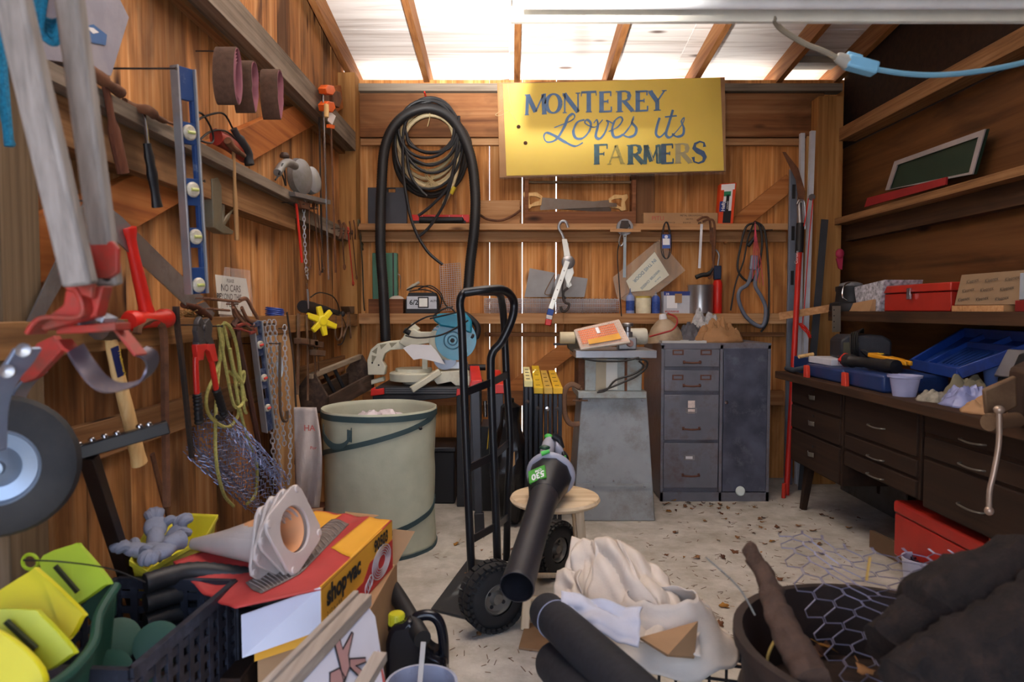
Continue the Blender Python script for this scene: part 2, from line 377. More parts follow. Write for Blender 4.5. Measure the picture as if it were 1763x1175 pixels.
# the photographer's flash, bounced off the roof sheets
fl = bpy.data.lights.new('bounce_flash', 'SPOT'); fl.energy = 2600; fl.spot_size = R(50); fl.spot_blend = 1; fl.shadow_soft_size = .04; fl.color = (1, .95, .90)
fo = bpy.data.objects.new('bounce_flash', fl); COL.objects.link(fo); fo.location = (-.05, -.1, 1.7)
fo.rotation_euler = (V((.1, 2.7, 3.35))-fo.location).to_track_quat('-Z', 'Y').to_euler()
# ---------------------------------------------------------------- common materials
STEEL = mat('steel', '9a9a9c', .35, .85, dirt='6a5a4c', damt=.35)
CHROME = mat('chrome', 'c4c4c8', .2, 1)
GALV = mat('galvanised wire', 'c6cad2', .4, .25)
IRON = mat('dark iron', '3e3a38', .55, .6, dirt='5a4030', damt=.4)
RUST = mat('rusty iron', '5e3f2e', .85, .25, var=.3, scale=30, dirt='7c5238', damt=.45, bump=.3)
REDP = mat('red paint', 'a83228', .55, dirt='6e4436', damt=.42, dscale=16)
REDN = mat('bright red plastic', 'd0281e', .35)
REDR = mat('red lacquer', 'c02a22', .35)
BLK = mat('black rubber', '17171a', .55, scale=20)
BLKG = mat('black satin paint', '1c1d20', .35)
HOSE = mat('black ribbed hose', '1d1d1f', .5, dirt='3c3a38', damt=.3)
YEL = mat('yellow plastic', 'e8d326', .45)
HNDL = wood('light handle wood', 'b98a50', 'd6ae74', 'e6c690', 'z', 14, island=0, knots=False, rough=.5)
ASH = wood('grey handle wood', '68615c', '8e8680', 'a8a09a', 'z', 16, island=.05, knots=False, stain='6c625a', samt=.3)
BRWN = wood('dark handle wood', '3c2018', '5a3222', '74452e', 'z', 14, island=0, knots=False)
PAPER = mat('white paper', 'e4e4e6', .8, var=.03)
INK = mat('black ink', '17171a', .7)
CARD = mat('brown cardboard', 'a5805c', .85, var=.1)
ALU = mat('brushed aluminium', 'b6b8bc', .4, .7, dirt='8a8680', damt=.3)
BLUE = mat('worn blue paint', '1f3f74', .5, dirt='8f9aa8', damt=.3, dscale=22)
CORD = mat('black cord', '1c1b1b', .55)
X1 = V((1, 0, 0))
def LP(pts, o): return [L(x, y, o) for x, y in pts]
def BP(pts, o): return [B(x, y, o) for x, y in pts]
def chain(mb, pts, ln=.03, r=.0022, w=.5):
    """oval links strung along the points, every second one turned"""
    pts = [V(p) for p in pts]; segs = []; step = ln*.74; acc = 0; k = 0
    for i in range(len(pts)-1):
        a, b = pts[i], pts[i+1]; Ld = (b-a).length; t = -acc+step if acc else 0
        while t < Ld:
            d = (b-a).normalized(); c = a+d*t; s, u = frame(d, V((.3, .2, 1)) if abs(d.z) < .9 else V((1, 0, 0)))
            s = s if k % 2 else u
            s = (s*.85+(s.cross(d))*.5).normalized()
            mb.tube([c+d*cos(q)*ln/2+s*sin(q)*ln*w/2*.9 for q in [2*pi*j/7 for j in range(7)]], r, 4, closed=True)
            k += 1; t += step
        acc = Ld-(t-step)
    return mb
# ================================================================ LEFT WALL
# --- wheel hoe hanging in front
t = T('wheel_hoe', 'old wheel hoe with grey wooden handles and red steel frame, nearest on the left wall', 'garden tool', P(60, 800, Y=1.3))
def seg(a, b, ya, yb): return P(*a, Y=ya), P(*b, Y=yb)
for i, (a, b, wd) in enumerate((((8, -60), (139, 492), .047), ((112, -60), (188, 492), .040))):
    p, q = seg(a, b, 1.02+.1*i, 1.10+.1*i)
    part(MB().bar(p, q, wd, .028, up=(0, 1, 0)), 'handle', ASH, t, .006)
m = MB()
m.prism([P(x, y, Y=1.13) for x, y in ((92, 415), (112, 405), (160, 490), (158, 515), (112, 500))], (0, .012, 0))
m.strap(cat([P(x, y, Y=1.15) for x, y in ((118, 470), (150, 510), (150, 545), (85, 548), (60, 575))]), (0, 1, 0), .05, .008)
m.prism([P(x, y, Y=1.175) for x, y in ((150, 415), (192, 415), (202, 428), (202, 470), (185, 480), (150, 478))], (0, .012, 0))
m.prism([P(x, y, Y=1.15) for x, y in ((112, 500), (178, 492), (165, 545), (75, 570), (60, 560), (108, 525))], (0, .03, 0))
bk = part(m, 'bracket', REDP, t, .003)
m = MB()
for x, y in ((118, 422), (129, 468), (175, 430), (181, 472)):
    c = P(x, y, Y=1.085 if x < 150 else 1.18); m.lathe(c+V((0, .01, 0)), (0, -1, 0), [(.014, 0), (.014, .004), (.008, .009), (.002, .010)], 12)
part(m, 'bolt', IRON, t)
m = MB()
for i in range(2):
    m.strap(cat([P(x+i*38, y-4*i, Y=1.2) for x, y in ((112, 555), (130, 548), (152, 556))], 4), (0, 1, 0), .045, .01)
part(m, 'clamp_plate', mat('zinc plate', 'a9b4c4', .35, .6), t, .002)
m = MB(); m.strap([P(x, y, Y=1.2) for x, y in ((112, 568), (160, 566), (212, 562))], (0, 1, 0), .05, .014)
m.strap(cat([P(x, y, Y=1.22) for x, y in ((205, 565), (225, 590), (243, 612))], 4), (0, 1, 0), .04, .005)
m.strap(cat([P(x, y, Y=1.18) for x, y in ((110, 585), (122, 600), (132, 606))], 4), (0, 1, 0), .04, .005)
m.prism([P(x, y, Y=1.25) for x, y in ((92, 578), (62, 592), (28, 650), (40, 660), (60, 652), (105, 605))], (0, .02, 0))
part(m, 'red_frame', REDP, t, .002)
part(MB().strap(cat([P(x, y, Y=yy) for x, y, yy in ((130, 600, 1.18), (150, 632, 1.16), (175, 660, 1.17), (205, 668, 1.2), (245, 655, 1.26), (262, 630, 1.28), (258, 612, 1.26), (240, 604, 1.24))]), (0, .9, .25), .045, .004), 'hoe_blade', mat('scuffed blade steel', '6b6672', .4, .6, dirt='8a7466', damt=.4), t)
m = MB(); m.strap(cat([P(x, y, Y=1.17) for x, y in ((48, 600), (30, 628), (8, 655), (-10, 700), (-14, 780))]), (0.25, 1, 0), .05, .008)
part(m, 'wheel_fork', mat('blue-grey steel', '8d9cb4', .35, .7), t, .002); m = MB(); m.strap(cat([P(x, y, Y=1.42) for x, y in ((70, 640), (40, 668), (20, 720), (8, 800))]), (0, 1, 0), .045, .006)
part(m, 'wheel_fork', mat('blue-grey steel', '8d9cb4', .35, .7), t, .002); m = MB()
for x, y in ((42, 604), (14, 640)): m = MB(); m.lathe(P(x, y, Y=1.15), (.3, -1, .2), [(.012, 0), (.012, .006), (.002, .010)], 12); part(m, 'fork_bolt', STEEL, t)
wc = P(-2, 803, Y=1.32); ax = V((.42, -.9, .05)).normalized()
m = MB().lathe(wc-ax*.025, ax, [(.074, 0), (.11, .0), (.132, .01), (.139, .025), (.132, .04), (.11, .05), (.074, .05)], 40, cap=False)
tyre = part(m, 'tyre', mat('old black tyre', '1b1b1d', .7, dirt='2e2c2a', damt=.4), t)
m = MB().lathe(wc-ax*.012, ax, [(.078, 0), (.078, .034), (.07, .038), (.066, .026), (.04, .020), (.026, .032), (.016, .036), (.014, .05), (.002, .052)], 36)
part(m, 'wheel_disc', mat('grey painted disc', '7d8b9c', .35, .5), t)
# --- teal rope
m = MB()
for i in range(5):
    c = [(62+i*5, -40), (60+i*3, 5+i*6), (72, 30+i*7), (95, 38+i*9), (112-i*2, 20+i*5), (116-i*3, -40)]
    m.tube(cat([P(x, y, Y=1.36-.015*i) for x, y in c], 6), .0066, 8)
m.tube(cat([P(x, y, Y=1.40) for x, y in ((6, -60), (2, 60), (8, 160), (16, 252))], 6), .009, 8)
m.tube(cat([P(x, y, Y=1.44) for x, y in ((16, -60), (14, 30), (2, 110), (6, 200), (22, 250))], 6), .006, 8)
one(m, 'coiled_rope', mat('teal braided rope', '187ba0', .8, var=.35, scale=160, bump=.8), 'teal braided rope coiled high on the left wall beside the grey handles', 'rope')
# --- picture box
m = MB(); q = LP([(140, -60), (192, -30), (222, 30), (191, 131), (120, 108), (60, 100)], .10); m.prism(q, (-.05, 0, 0))
t = T('product_box', 'grey cardboard box with blue picture standing on the left wall ledge', 'box', q[3])
part(m, 'carton', mat('grey printed card', '8c8a98', .6, dirt='a09aa0', damt=.4, dscale=4), t)
m = MB(); q = LP([(143, 45), (160, 42), (183, 60), (181, 78), (160, 74), (144, 68)], .101); m.prism(q, (.002, 0, 0)); pc = part(m, 'printed_picture', mat('blue print', '1f5c98', .5), t)
m = MB(); m.prism(LP([(148, 46), (160, 48), (170, 56), (160, 58)], .1032), (.001, 0, 0)); part(m, 'white_print', PAPER, pc)
m = MB(); m.prism(LP([(140, -8), (146, -5), (144, 2), (140, 0)], .1012), (.002, 0, 0)); part(m, 'red_print', REDN, t)
# --- hammers on the ledge
def hammer(label, head, hm, hbar, handle, km, r0, r1, o, grip=None, claw=False):
    t = T('claw_hammer' if claw else 'hammer', label, 'hammer', L(*handle[0], o))
    p = [L(x, y, o) for x, y in handle]; part(MB().tube(cat(p, 4), [r0]*4+[r1]*(4*(len(p)-1)-3), 10, flat=.7), 'handle', km, t)
    m = MB(); h = [L(x, y, oo) for x, y, oo in head]; rr = hbar; m.tube(cat(h, 4), [rr[min(int(i*len(rr)/(4*(len(h)-1)+1)), len(rr)-1)] for i in range(4*(len(h)-1)+1)], 10)
    part(m, 'head', hm, t)
    if grip: part(MB().tube(cat([L(x, y, o) for x, y in grip[0]], 4), grip[1], 12, flat=.75), 'rubber_grip', grip[2], t)
    return t
hammer('rusty headed hammer with a reddish-brown wooden handle, hung from the ledge', [(152, 118, .14), (170, 132, .14), (190, 147, .15), (208, 160, .15)], RUST, [.016, .018, .012, .016], [(182, 150), (196, 225), (212, 298)], BRWN, .012, .020, .14)
hammer('steel claw hammer with a black rubber grip, hung from the ledge beside the blue level', [(213, 176, .11), (232, 186, .12), (255, 190, .15), (275, 205, .15), (300, 214, .14)], RUST, [.013, .013, .015, .009, .004], [(247, 195), (250, 215), (254, 250)], CHROME, .008, .008, .13,
       grip=([(253, 247), (262, 300), (271, 357)], [.014, .014, .018, .016, .020, .017, .015, .018, .020], mat('black grip', '1a1b20', .45)), claw=True)
hammer('small old hammer with a thin wooden handle below the red grinder', [(392, 242, .14), (402, 255, .14), (420, 268, .14)], RUST, [.015, .013, .010], [(402, 262), (405, 340), (408, 414)], wood('dusty handle', '7a5a3a', 'a07a50', 'b8946a', 'z', 14, island=0, knots=False), .009, .012, .13)
# --- levels
def level(name, label, p, wpx, o, vials, holes, edge, face, fpts=None):
    """box level: pale edge flange, blue web with openings and vials; p = top and bottom edge points"""
    a, b = L(*p[0], o), L(*p[1], o)
    t = T(name, label, 'spirit level', b)
    d = (b-a); H = d.length; d.normalize(); wdir = V((.45, 1, 0)).normalized(); wdir = (wdir-d*wdir.dot(d)).normalized(); n = d.cross(wdir).normalized()
    if n.x < 0: n = -n
    W = wpx; g = MB()
    for s in (0, W): g.bar(a+wdir*s, b+wdir*s, .032, .006, up=wdir)
    g.bar(a, a+d*.006, .032, .006, up=wdir) ; part(g, 'flange', ALU, t, .001)
    m = MB(); ys = [0]+[v for h in holes for v in h]+[1]
    for i in range(0, len(ys), 2): m.bar(a+d*H*ys[i]+wdir*W/2, a+d*H*ys[i+1]+wdir*W/2, .014, W-.006, up=wdir)
    for h in holes:
        for s in (.12, .88): m.bar(a+d*H*h[0]+wdir*W*s, a+d*H*h[1]+wdir*W*s, .014, W*.16, up=wdir)
    part(m, 'web', face, t, .001)
    for v in vials:
        c = a+d*H*v+wdir*W/2; m = MB().lathe(c-n*.0, n, [(W*.36, 0), (W*.38, .012), (W*.30, .017), (W*.05, .018)], 18)
        vp = part(m, 'vial_housing', mat('cream vial plastic', 'c9c4b4', .4, dirt='8a7c66', damt=.4, dscale=30), t)
        part(MB().cone(c+n*.018-wdir*W*.2, c+n*.018+wdir*W*.2, .005, n=8), 'vial', edge, vp)
    return t
level('spirit_level', 'long dusty aluminium spirit level with blue face hung upright at the left wall', ((300, 112), (325, 507)), .062, .22,
      (.28, .53, .74, .96), ((.14, .235), (.33, .48), (.60, .70), (.79, .88)), mat('vial green', 'b8c070', .2), BLUE)
# --- sanding belts
for i, (cx, cy, hx, hh, o) in enumerate(((372, 131, 13, 50, .02), (403, 150, 12, 46, .02), (449, 163, 11, 46, .02))):
    lab = ('brown sanding belt nest with several belts inside, largest and nearest the level', 'middle one of three sanding belts, its purple inner side showing', 'farthest of three hanging sanding belts, purple backed, nearest the corner')[i]
    c = L(cx+14, cy, .18); pts = []
    for k in range(28):
        a = 2*pi*k/28; s = .6+.4*sin(a) if i else 1
        pts.append(c+V((0, cos(a)*.042*(1 if sin(a) < 0 else (.95, .7, .8)[i])+(0, .012, .01)[i]*sin(2*a), sin(a)*(.102, .098, .105)[i])))
    t = T('sanding_belt', lab, 'sanding belt', c-V((0, 0, .11)), group='sanding belts on the left wall')
    m = MB(); n = len(pts); rg = []
    for k in range(n):
        d = (pts[(k+1) % n]-pts[k-1]).normalized(); nn = d.cross(X1).normalized()
        rg.append([pts[k]+X1*a*.05+nn*b*.0012 for a, b in ((-.5, -1), (1, -1), (1, 1), (-.5, 1))])
    m.quadring(rg, closed=True); part(m, 'grit_side', mat('brown abrasive', '5c463a', .9, var=.2, scale=60, bump=.4), t)
    rg = []
    for k in range(n):
        d = (pts[(k+1) % n]-pts[k-1]).normalized(); nn = d.cross(X1).normalized()
        q = pts[k]+(c-pts[k])*.04; rg.append([q+X1*a*.051+nn*b*.0006 for a, b in ((-.5, -1), (1, -1), (1, 1), (-.5, 1))])
    m = MB().quadring(rg, closed=True)
    if i == 0:
        for f in (.12, .2, .28, .36):
            m.quadring([[pts[k]+(c-pts[k]-V((0, -.01, .04)))*f+X1*a*.05+V((0, b*.0006, 0)) for a, b in ((-.4, -1), (1, -1), (1, 1), (-.4, 1))] for k in range(n)], closed=True)
    part(m, 'backing', mat('purple cloth backing', '9a6470', .85, var=.15), t)
# --- angle grinder with cord
t = T('angle_grinder', 'red and black angle grinder with its cord coiled, lying on the left wall ledge', 'power tool', L(400, 265, .08))
part(MB().tube(cat([L(372, 236, .10), L(395, 248, .10), L(420, 268, .10)], 4), .032, 12, flat=.8), 'body', mat('dusty red', 'a02c22', .5, dirt='5a4a40', damt=.35), t)
part(MB().tube(cat([L(402, 222, .11), L(412, 240, .12), L(424, 262, .12), L(430, 284, .13)], 4), [.014, .022, .024, .02], 12), 'motor_housing', mat('dusty black plastic', '2c2c30', .6, dirt='504a44', damt=.3), t)
m = MB()
m.tube(cat([L(x, y, .13) for x, y in ((335, 192), (350, 198), (365, 225), (366, 245), (350, 244), (336, 235), (338, 210), (360, 198), (385, 196), (400, 220))], 5), .004, 6)
m.tube(cat([L(x, y, .12) for x, y in ((345, 240), (360, 228), (380, 224), (398, 232), (412, 250), (418, 268))], 5), .004, 6)
part(m, 'power_cord', CORD, t)
# --- stapler (staple gun)
t = T('staple_gun', 'dusty grey metal staple gun hanging under the left ledge', 'staple gun', L(362, 400, .06))
GM = mat('dusty grey metal', '7c7868', .5, .5, dirt='6a5a44', damt=.4)
m = MB(); m.prism(LP([(347, 308), (358, 306), (364, 320), (366, 385), (386, 398), (384, 404), (366, 402), (350, 392)], .05), (.04, 0, 0)); part(m, 'body', GM, t, .003)
m = MB(); m.tube(cat(LP([(358, 312), (372, 312), (380, 330), (382, 372), (374, 392)], .07), 5), .011, 8); part(m, 'grip', GM, t)
m = MB(); m.tube(cat(LP([(376, 398), (388, 380), (401, 360)], .07), 4), [.014, .012, .006], 8, flat=.5); part(m, 'lever', GM, t)
# --- framing square
t = T('framing_square', 'large grey steel framing square hung by its corner behind the wooden handles', 'framing square', L(170, 340, .13))
part(MB().prism(LP([(148, 338), (182, 352), (64, 562), (42, 560)], .115), (.004, 0, 0)), 'tongue', STEEL, t)
part(MB().prism(LP([(180, 352), (208, 374), (352, 515), (322, 530), (170, 388)], .115), (.004, 0, 0)), 'blade', STEEL, t)
# --- red dead blow mallet (head down on the rail)
t = T('dead_blow_mallet', 'bright red rubber mallet standing upside down on the left rail, handle up', 'mallet', L(255, 560, .13))
o = .12
part(MB().tube(cat([L(x, y, o) for x, y in ((220, 392), (222, 402), (230, 440), (244, 500), (252, 535), (254, 548))], 3), [.026, .026, .026, .024, .019, .018, .018, .019, .021, .021, .022, .022, .026, .026, .03, .034], 14, flat=.85), 'handle', REDN, t)
a, b = L(222, 553, o), L(289, 548, o+.015)
d = (b-a).normalized(); Ld = (b-a).length
part(MB().lathe(a, d, [(.002, -.004), (.024, -.002), (.030, .006), (.030, .03), (.025, .045), (.025, Ld-.045), (.030, Ld-.03), (.030, Ld-.006), (.024, Ld+.002), (.002, Ld+.004)], 24), 'head', REDN, t)
# --- long sledge handle with label
t = T('sledge_hammer', 'long pale wooden hammer handle with blue and yellow label hanging behind the hoe blade', 'hammer', L(200, 580, .16))
part(MB().tube(cat([L(x, y, .16) for x, y in ((188, 570), (202, 640), (222, 720), (240, 798))], 4), [.018, .020, .021, .021, .022, .022, .024, .027], 14, flat=.75), 'handle', HNDL, t)
a, b = L(197, 598, .188), L(209, 648, .188)
part(MB().bar(a, b, .022, .003, up=(1, -.4, 0)), 'label_sticker', mat('navy sticker', '1c2450', .5), t)
d = (b-a).normalized(); part(MB().text('Trademark', a+V((.003, .002, 0))+d*.008, d, V((0, 1, 0)), .012, .003), 'lettering', mat('yellow ink', 'e6c52a', .5), t)
part(MB().tube([L(170, 566, .16), L(206, 570, .16)], .03, 10), 'head', IRON, t)
# --- crowbars and long bars
def barT(name, label, cat_, pts, r, m, o, n=6, flat=1, taper=None):
    p = cat([L(x, y, oo if oo else o) for x, y, oo in [(q+(None,))[:3] if len(q) == 2 else q for q in pts]], 5)
    rr = r if not taper else [r+(taper-r)*i/(len(p)-1) for i in range(len(p))]
    return one(MB().tube(p, rr, n, flat=flat), name, m, label, cat_)
barT('crowbar', 'rusty brown crowbar with hooked top hanging beside the red mallet', 'crowbar', [(236, 575), (240, 560), (256, 552), (272, 556), (282, 580), (284, 700), (287, 872)], .013, RUST, .14)
barT('pry_bar', 'long dark straight pry bar hanging left of the bolt cutter', 'pry bar', [(303, 528), (305, 560), (315, 640), (330, 788)], .012, IRON, .14, taper=.010)
barT('crowbar', 'long rusty crowbar with bent top hanging right of the yellow rope', 'crowbar', [(414, 568, .16), (404, 562, .14), (404, 556, .13), (416, 552, .13), (410, 580, .13), (425, 660, .13), (446, 770, .13), (452, 850, .13)], .012, mat('red-brown iron', '5a3a30', .6, .4, dirt='34302e', damt=.4), .13)
barT('iron_strip', 'thin dark iron strip leaning right of the chain board', 'metal bar', [(494, 538, .14), (505, 620, .14), (510, 720, .14), (508, 800, .14)], .010, IRON, .14, flat=.4)
barT('iron_strip', 'narrow iron stake leaning at the foot of the left wall behind the cone tips', 'metal bar', [(262, 782, .05), (276, 840, .05), (290, 890, .05)], .012, RUST, .05, flat=.5)
# --- bolt cutter
t = T('bolt_cutter', 'red bolt cutter with black grips and grey jaws hanging on the left rail', 'bolt cutter', L(348, 560, .17))
m = MB()
for s in (((330, 570), (333, 552), (338, 545), (344, 556), (342, 585), (334, 592)), ((344, 556), (352, 548), (358, 560), (356, 580), (348, 592), (343, 585))):
    m.prism(LP(s, .155), (.018, 0, 0))
for p in ((325, 598), (350, 600)):
    m.prism(LP([(332, 580), (343, 580), (345, 600), (330, 600)] if p[0] < 340 else [(344, 580), (355, 580), (362, 600), (350, 600)], .15), (.022, 0, 0))
for x, y in ((337, 565), (351, 565)): m.lathe(L(x, y, .172), X1, [(.012, 0), (.012, .006), (.002, .008)], 10)
part(m, 'jaws', mat('gunmetal', '4c4a4c', .5, .5), t, .003)
for i, (top, bot, g) in enumerate((([(328, 595), (345, 594), (347, 604), (341, 618), (335, 640), (334, 680)], None, ((339, 678), (341, 700), (343, 730))), ([(346, 594), (362, 596), (364, 612)], None, ((372, 670), (380, 695), (386, 716))))):
    if i == 0: m = MB().prism(LP([(329, 594), (346, 592), (346, 602), (343, 606), (342, 620), (332, 622), (331, 610)], .155), (.018, 0, 0)); m.tube(cat(LP([(337, 615), (337, 640), (339, 680)], .163), 4), .012, 10, flat=.8)
    else: m = MB().prism(LP([(347, 593), (361, 592), (364, 608), (368, 622), (358, 624), (352, 606), (346, 602)], .155), (.018, 0, 0)); m.tube(cat(LP([(363, 615), (367, 640), (373, 674)], .163), 4), .012, 10, flat=.8)
    hp = part(m, 'handle', REDR, t, .002)
    part(MB().tube([a for a in cat(LP(g, .163), 8)], [.018 if k % 2 else .015 for k in range(17)], 12, flat=.85), 'grip', BLK, hp)
m = MB().tube(cat(LP([(386, 716), (382, 722), (374, 718)], .163), 4), .008, 8); part(m, 'hang_hook', BLK, t)
# --- yellow rope
m = MB(); ROPE = mat('pale yellow-green rope', 'b9b468', .8, var=.25, scale=120, bump=.7)
paths = [[(382, 560), (378, 620), (372, 700), (372, 790), (385, 850), (402, 872)], [(384, 558), (392, 590), (402, 640), (412, 700), (428, 760), (442, 800), (440, 850), (425, 868)],
         [(386, 556), (398, 566), (408, 600), (415, 650), (420, 700), (424, 712)], [(380, 562), (384, 600), (372, 640), (356, 680), (358, 710), (375, 730), (395, 735), (410, 715), (408, 690)],
         [(388, 556), (404, 580), (412, 640), (406, 660)], [(376, 560), (390, 640), (404, 700), (420, 690), (416, 660), (404, 640), (396, 600)], [(394, 640), (408, 650), (420, 640), (418, 660), (404, 664), (412, 676), (424, 690)]]
for i, p in enumerate(paths): m.tube(cat(LP(p, .132+.008*(i % 3)), 6), .0065, 7)
one(m, 'coiled_rope', ROPE, 'pale yellow-green rope hanging in loops between the bolt cutter and crowbar', 'rope')
# --- NO CARS sign
t = T('notice_sign', 'white PLEASE NO CARS BEYOND THIS POINT notice in a plastic sleeve on left wall', 'sign', L(400, 540, .05))
q = LP([(370, 473), (423, 480), (434, 545), (376, 541)], .05)
part(MB().prism(q, (.002, 0, 0)), 'paper', mat('notice paper', 'd9d8d0', .7, var=.04), t)
r = (q[1]-q[0]).normalized(); u = (q[0]-q[3]).normalized()
for tx, px, py, h, sq in (('PLEASE', 390, 486, .014, 1.1), ('NO CARS', 380, 501, .028, 1.1), ('BEYOND THIS', 373, 515, .024, 1.08), ('POINT', 390, 529, .024, 1.1), ('The road', 382, 536, .011, 1), ('beyond', 407, 538, .011, 1)):
    part(MB().text(tx, L(px, py, .0525), r, u, h, .001, squash=sq*1.05, bold=.012), 'lettering', INK, t)
part(MB().prism(LP([(386, 460), (430, 466), (438, 552), (378, 548)], .055), (.001, 0, 0)), 'plastic_sleeve', mat('clear sleeve', 'e8e8e8', .15, alpha=.14), t)
# --- blue wire coil
m = MB()
for i in range(6):
    c = L(473, 549-i*3.4, .07); m.torus(c, .042-.002*(i % 2), .0035, (.1, .1, 1), 24, 6)
one(m, 'wire_coil', mat('blue insulated wire', '2448a0', .4), 'small coil of blue wire lying on the left rail above the chains', 'wire coil')
# --- twine bundle
m = MB()
for i in range(22):
    a = rnd.uniform(0, 6.28); c = L(312, 545, .07)+V((rnd.uniform(-.02, .03), rnd.uniform(-.05, .1), rnd.uniform(-.005, .03)))
    m.tube(cat([c+V((rnd.uniform(-.03, .03), .05*cos(a+k*1.4), .02*sin(a*2+k))) for k in range(4)], 4), .0022, 4)
one(m, 'twine_bundle', mat('sisal twine', 'a58450', .9), 'tangled bundle of brown sisal twine on the left rail by the mallet', 'twine')
# --- try square with wooden stock
t = T('putty_knife', 'wide bladed scraper with a wooden handle lying on the left rail', 'scraper', L(345, 555, .09))
part(MB().prism(LP([(330, 528), (352, 520), (368, 540), (362, 556), (340, 546)], .09), (.004, 0, 0)), 'blade', STEEL, t)
part(MB().tube(cat(LP([(316, 525), (336, 530), (356, 545), (364, 554)], .11), 4), [.012, .015, .014, .01], 10), 'handle', BRWN, t)
# --- C clamps on the rail
def cclamp(label, pts, scr, o, r=.009, m=RUST, swivel=True, name='c_clamp', place=L, group=None):
    t = T(name, label, 'clamp', place(*scr[0], o), group=group)
    part(MB().tube(cat([place(x, y, o) for x, y in pts], 5), r, 8, flat=.7), 'clamp_frame', m, t)
    a, b = place(*scr[0], o), place(*scr[1], o)
    sp_ = part(MB().cone(a, b, r*.6, n=8), 'screw', m, t)
    d = (b-a).normalized(); s, u = frame(d); c = b
    part(MB().cone(c-s*r*3, c+s*r*3, r*.35, n=6), 'tommy_bar', m, sp_)
    return t
RU2 = mat('light rust', '74503c', .8, .2, var=.3, scale=30)
cclamp('rusty G-clamp lying on the rail in front of the notice, nearest the notice', [(400, 518), (404, 545), (420, 560), (428, 556)], ((425, 558), (400, 524)), .12, .008, RU2)
cclamp('brown G-clamp with long screw on the rail, overlapping the notice corner', [(412, 518), (424, 515), (434, 532), (444, 552), (428, 552), (416, 530)], ((412, 520), (350, 514)), .15, .009, RU2)
cclamp('third G-clamp with a pale barrel on the rail just left of the blue wire', [(402, 530), (412, 548), (432, 566), (438, 560)], ((395, 535), (358, 532)), .17, .007, RU2)
cclamp('small red G-clamp hanging over the rail edge above the second level', [(408, 562), (424, 558), (440, 570), (430, 574)], ((430, 572), (408, 566)), .17, .007, mat('faded red iron', '8a3a30', .6, .2), name='c_clamp')
# --- second level, chain board
level('spirit_level', 'second aluminium level with red-ringed vials hung beside the chains', ((433, 557), (456, 745)), .045, .15, (.2, .5, .78), ((.04, .12), (.3, .42), (.6, .7)), mat('red vial ring', 'c83c34', .4), mat('navy worn face', '2a3858', .5, dirt='8a90a0', damt=.35, dscale=25))
t = T('chain_board', 'plywood backing board with pale hook behind the hanging chains', 'board', L(480, 640, .1))
part(MB().prism(LP([(449, 553), (488, 551), (516, 720), (512, 850), (480, 850), (466, 700)], .10), (.014, 0, 0)), 'board', wood('plywood board', 'a07448', 'c09464', 'd2ac7c', 'z', 8, island=0), t)
part(MB().torus(L(482, 632, .135), .03, .006, X1, 20, 6, 1.6), 'hang_ring', mat('pale blue plastic', 'b8cce0', .4), t)
specs = [([(456, 558), (462, 640), (468, 740), (474, 832)], 'leftmost'), ([(464, 556), (470, 650), (478, 750), (484, 838)], 'second from left'), ([(472, 556), (476, 600), (484, 700), (490, 770)], 'third from left'), ([(490, 565), (492, 640), (500, 740), (498, 830)], 'rightmost')]
for p, w_ in specs:
    one(chain(MB(), cat(LP(p, .135), 6), .033, .0026, .62), 'steel_chain', GALV, '%s of the four silver chains hanging against the plywood board' % w_, 'chain', 'silver chains on the board')
p = [(478, 560), (486, 580), (480, 620), (484, 680), (492, 720), (488, 700), (482, 640)]
barT('hay_hook', 'curved rusty hook hanging in front of the silver chains', 'hook', [(482, 590, .16), (482, 690, .16), (486, 722, .16), (494, 724, .16), (494, 708, .16)], .007, mat('worn hook', '6a5a4c', .5, .4), .16)
# --- circular saw on the ledge end
t = T('circular_saw', 'old grey circular saw standing at the end of the left wall ledge', 'power saw', L(505, 335, .08))
GC = mat('cast grey alloy', '8b8d90', .45, .5, dirt='6a6458', damt=.4)
c = L(510, 305, .10)
part(MB().lathe(c, (1, -.3, 0), [(.002, 0), (.085, 0), (.095, .012), (.09, .04), (.06, .055), (.03, .06), (.002, .06)], 26), 'blade_guard', GC, t)
part(MB().lathe(L(528, 312, .12), (1, -.3, .1), [(.06, 0), (.075, .01), (.07, .045), (.04, .06), (.002, .062)], 22), 'lower_guard', mat('pale guard', 'a0a4a8', .4, .5, dirt='76726a', damt=.35), t)
part(MB().tube(cat([L(x, y, .14) for x, y in ((478, 298), (486, 285), (496, 280), (508, 286))], 4), .02, 10), 'handle', GC, t)
m = MB(); m.lathe(L(490, 272, .12), (0, 0, 1), [(.022, 0), (.024, .01), (.016, .024), (.002, .026)], 14); part(m, 'knob', IRON, t)
m = MB().tube(cat(LP([(474, 310), (485, 300), (492, 320), (488, 282), (480, 300)], .15), 5), .004, 6); part(m, 'power_cord', CORD, t)
part(MB().prism(LP([(472, 330), (540, 345), (540, 352), (474, 338)], .06), (.1, 0, 0)), 'shoe', GC, t)
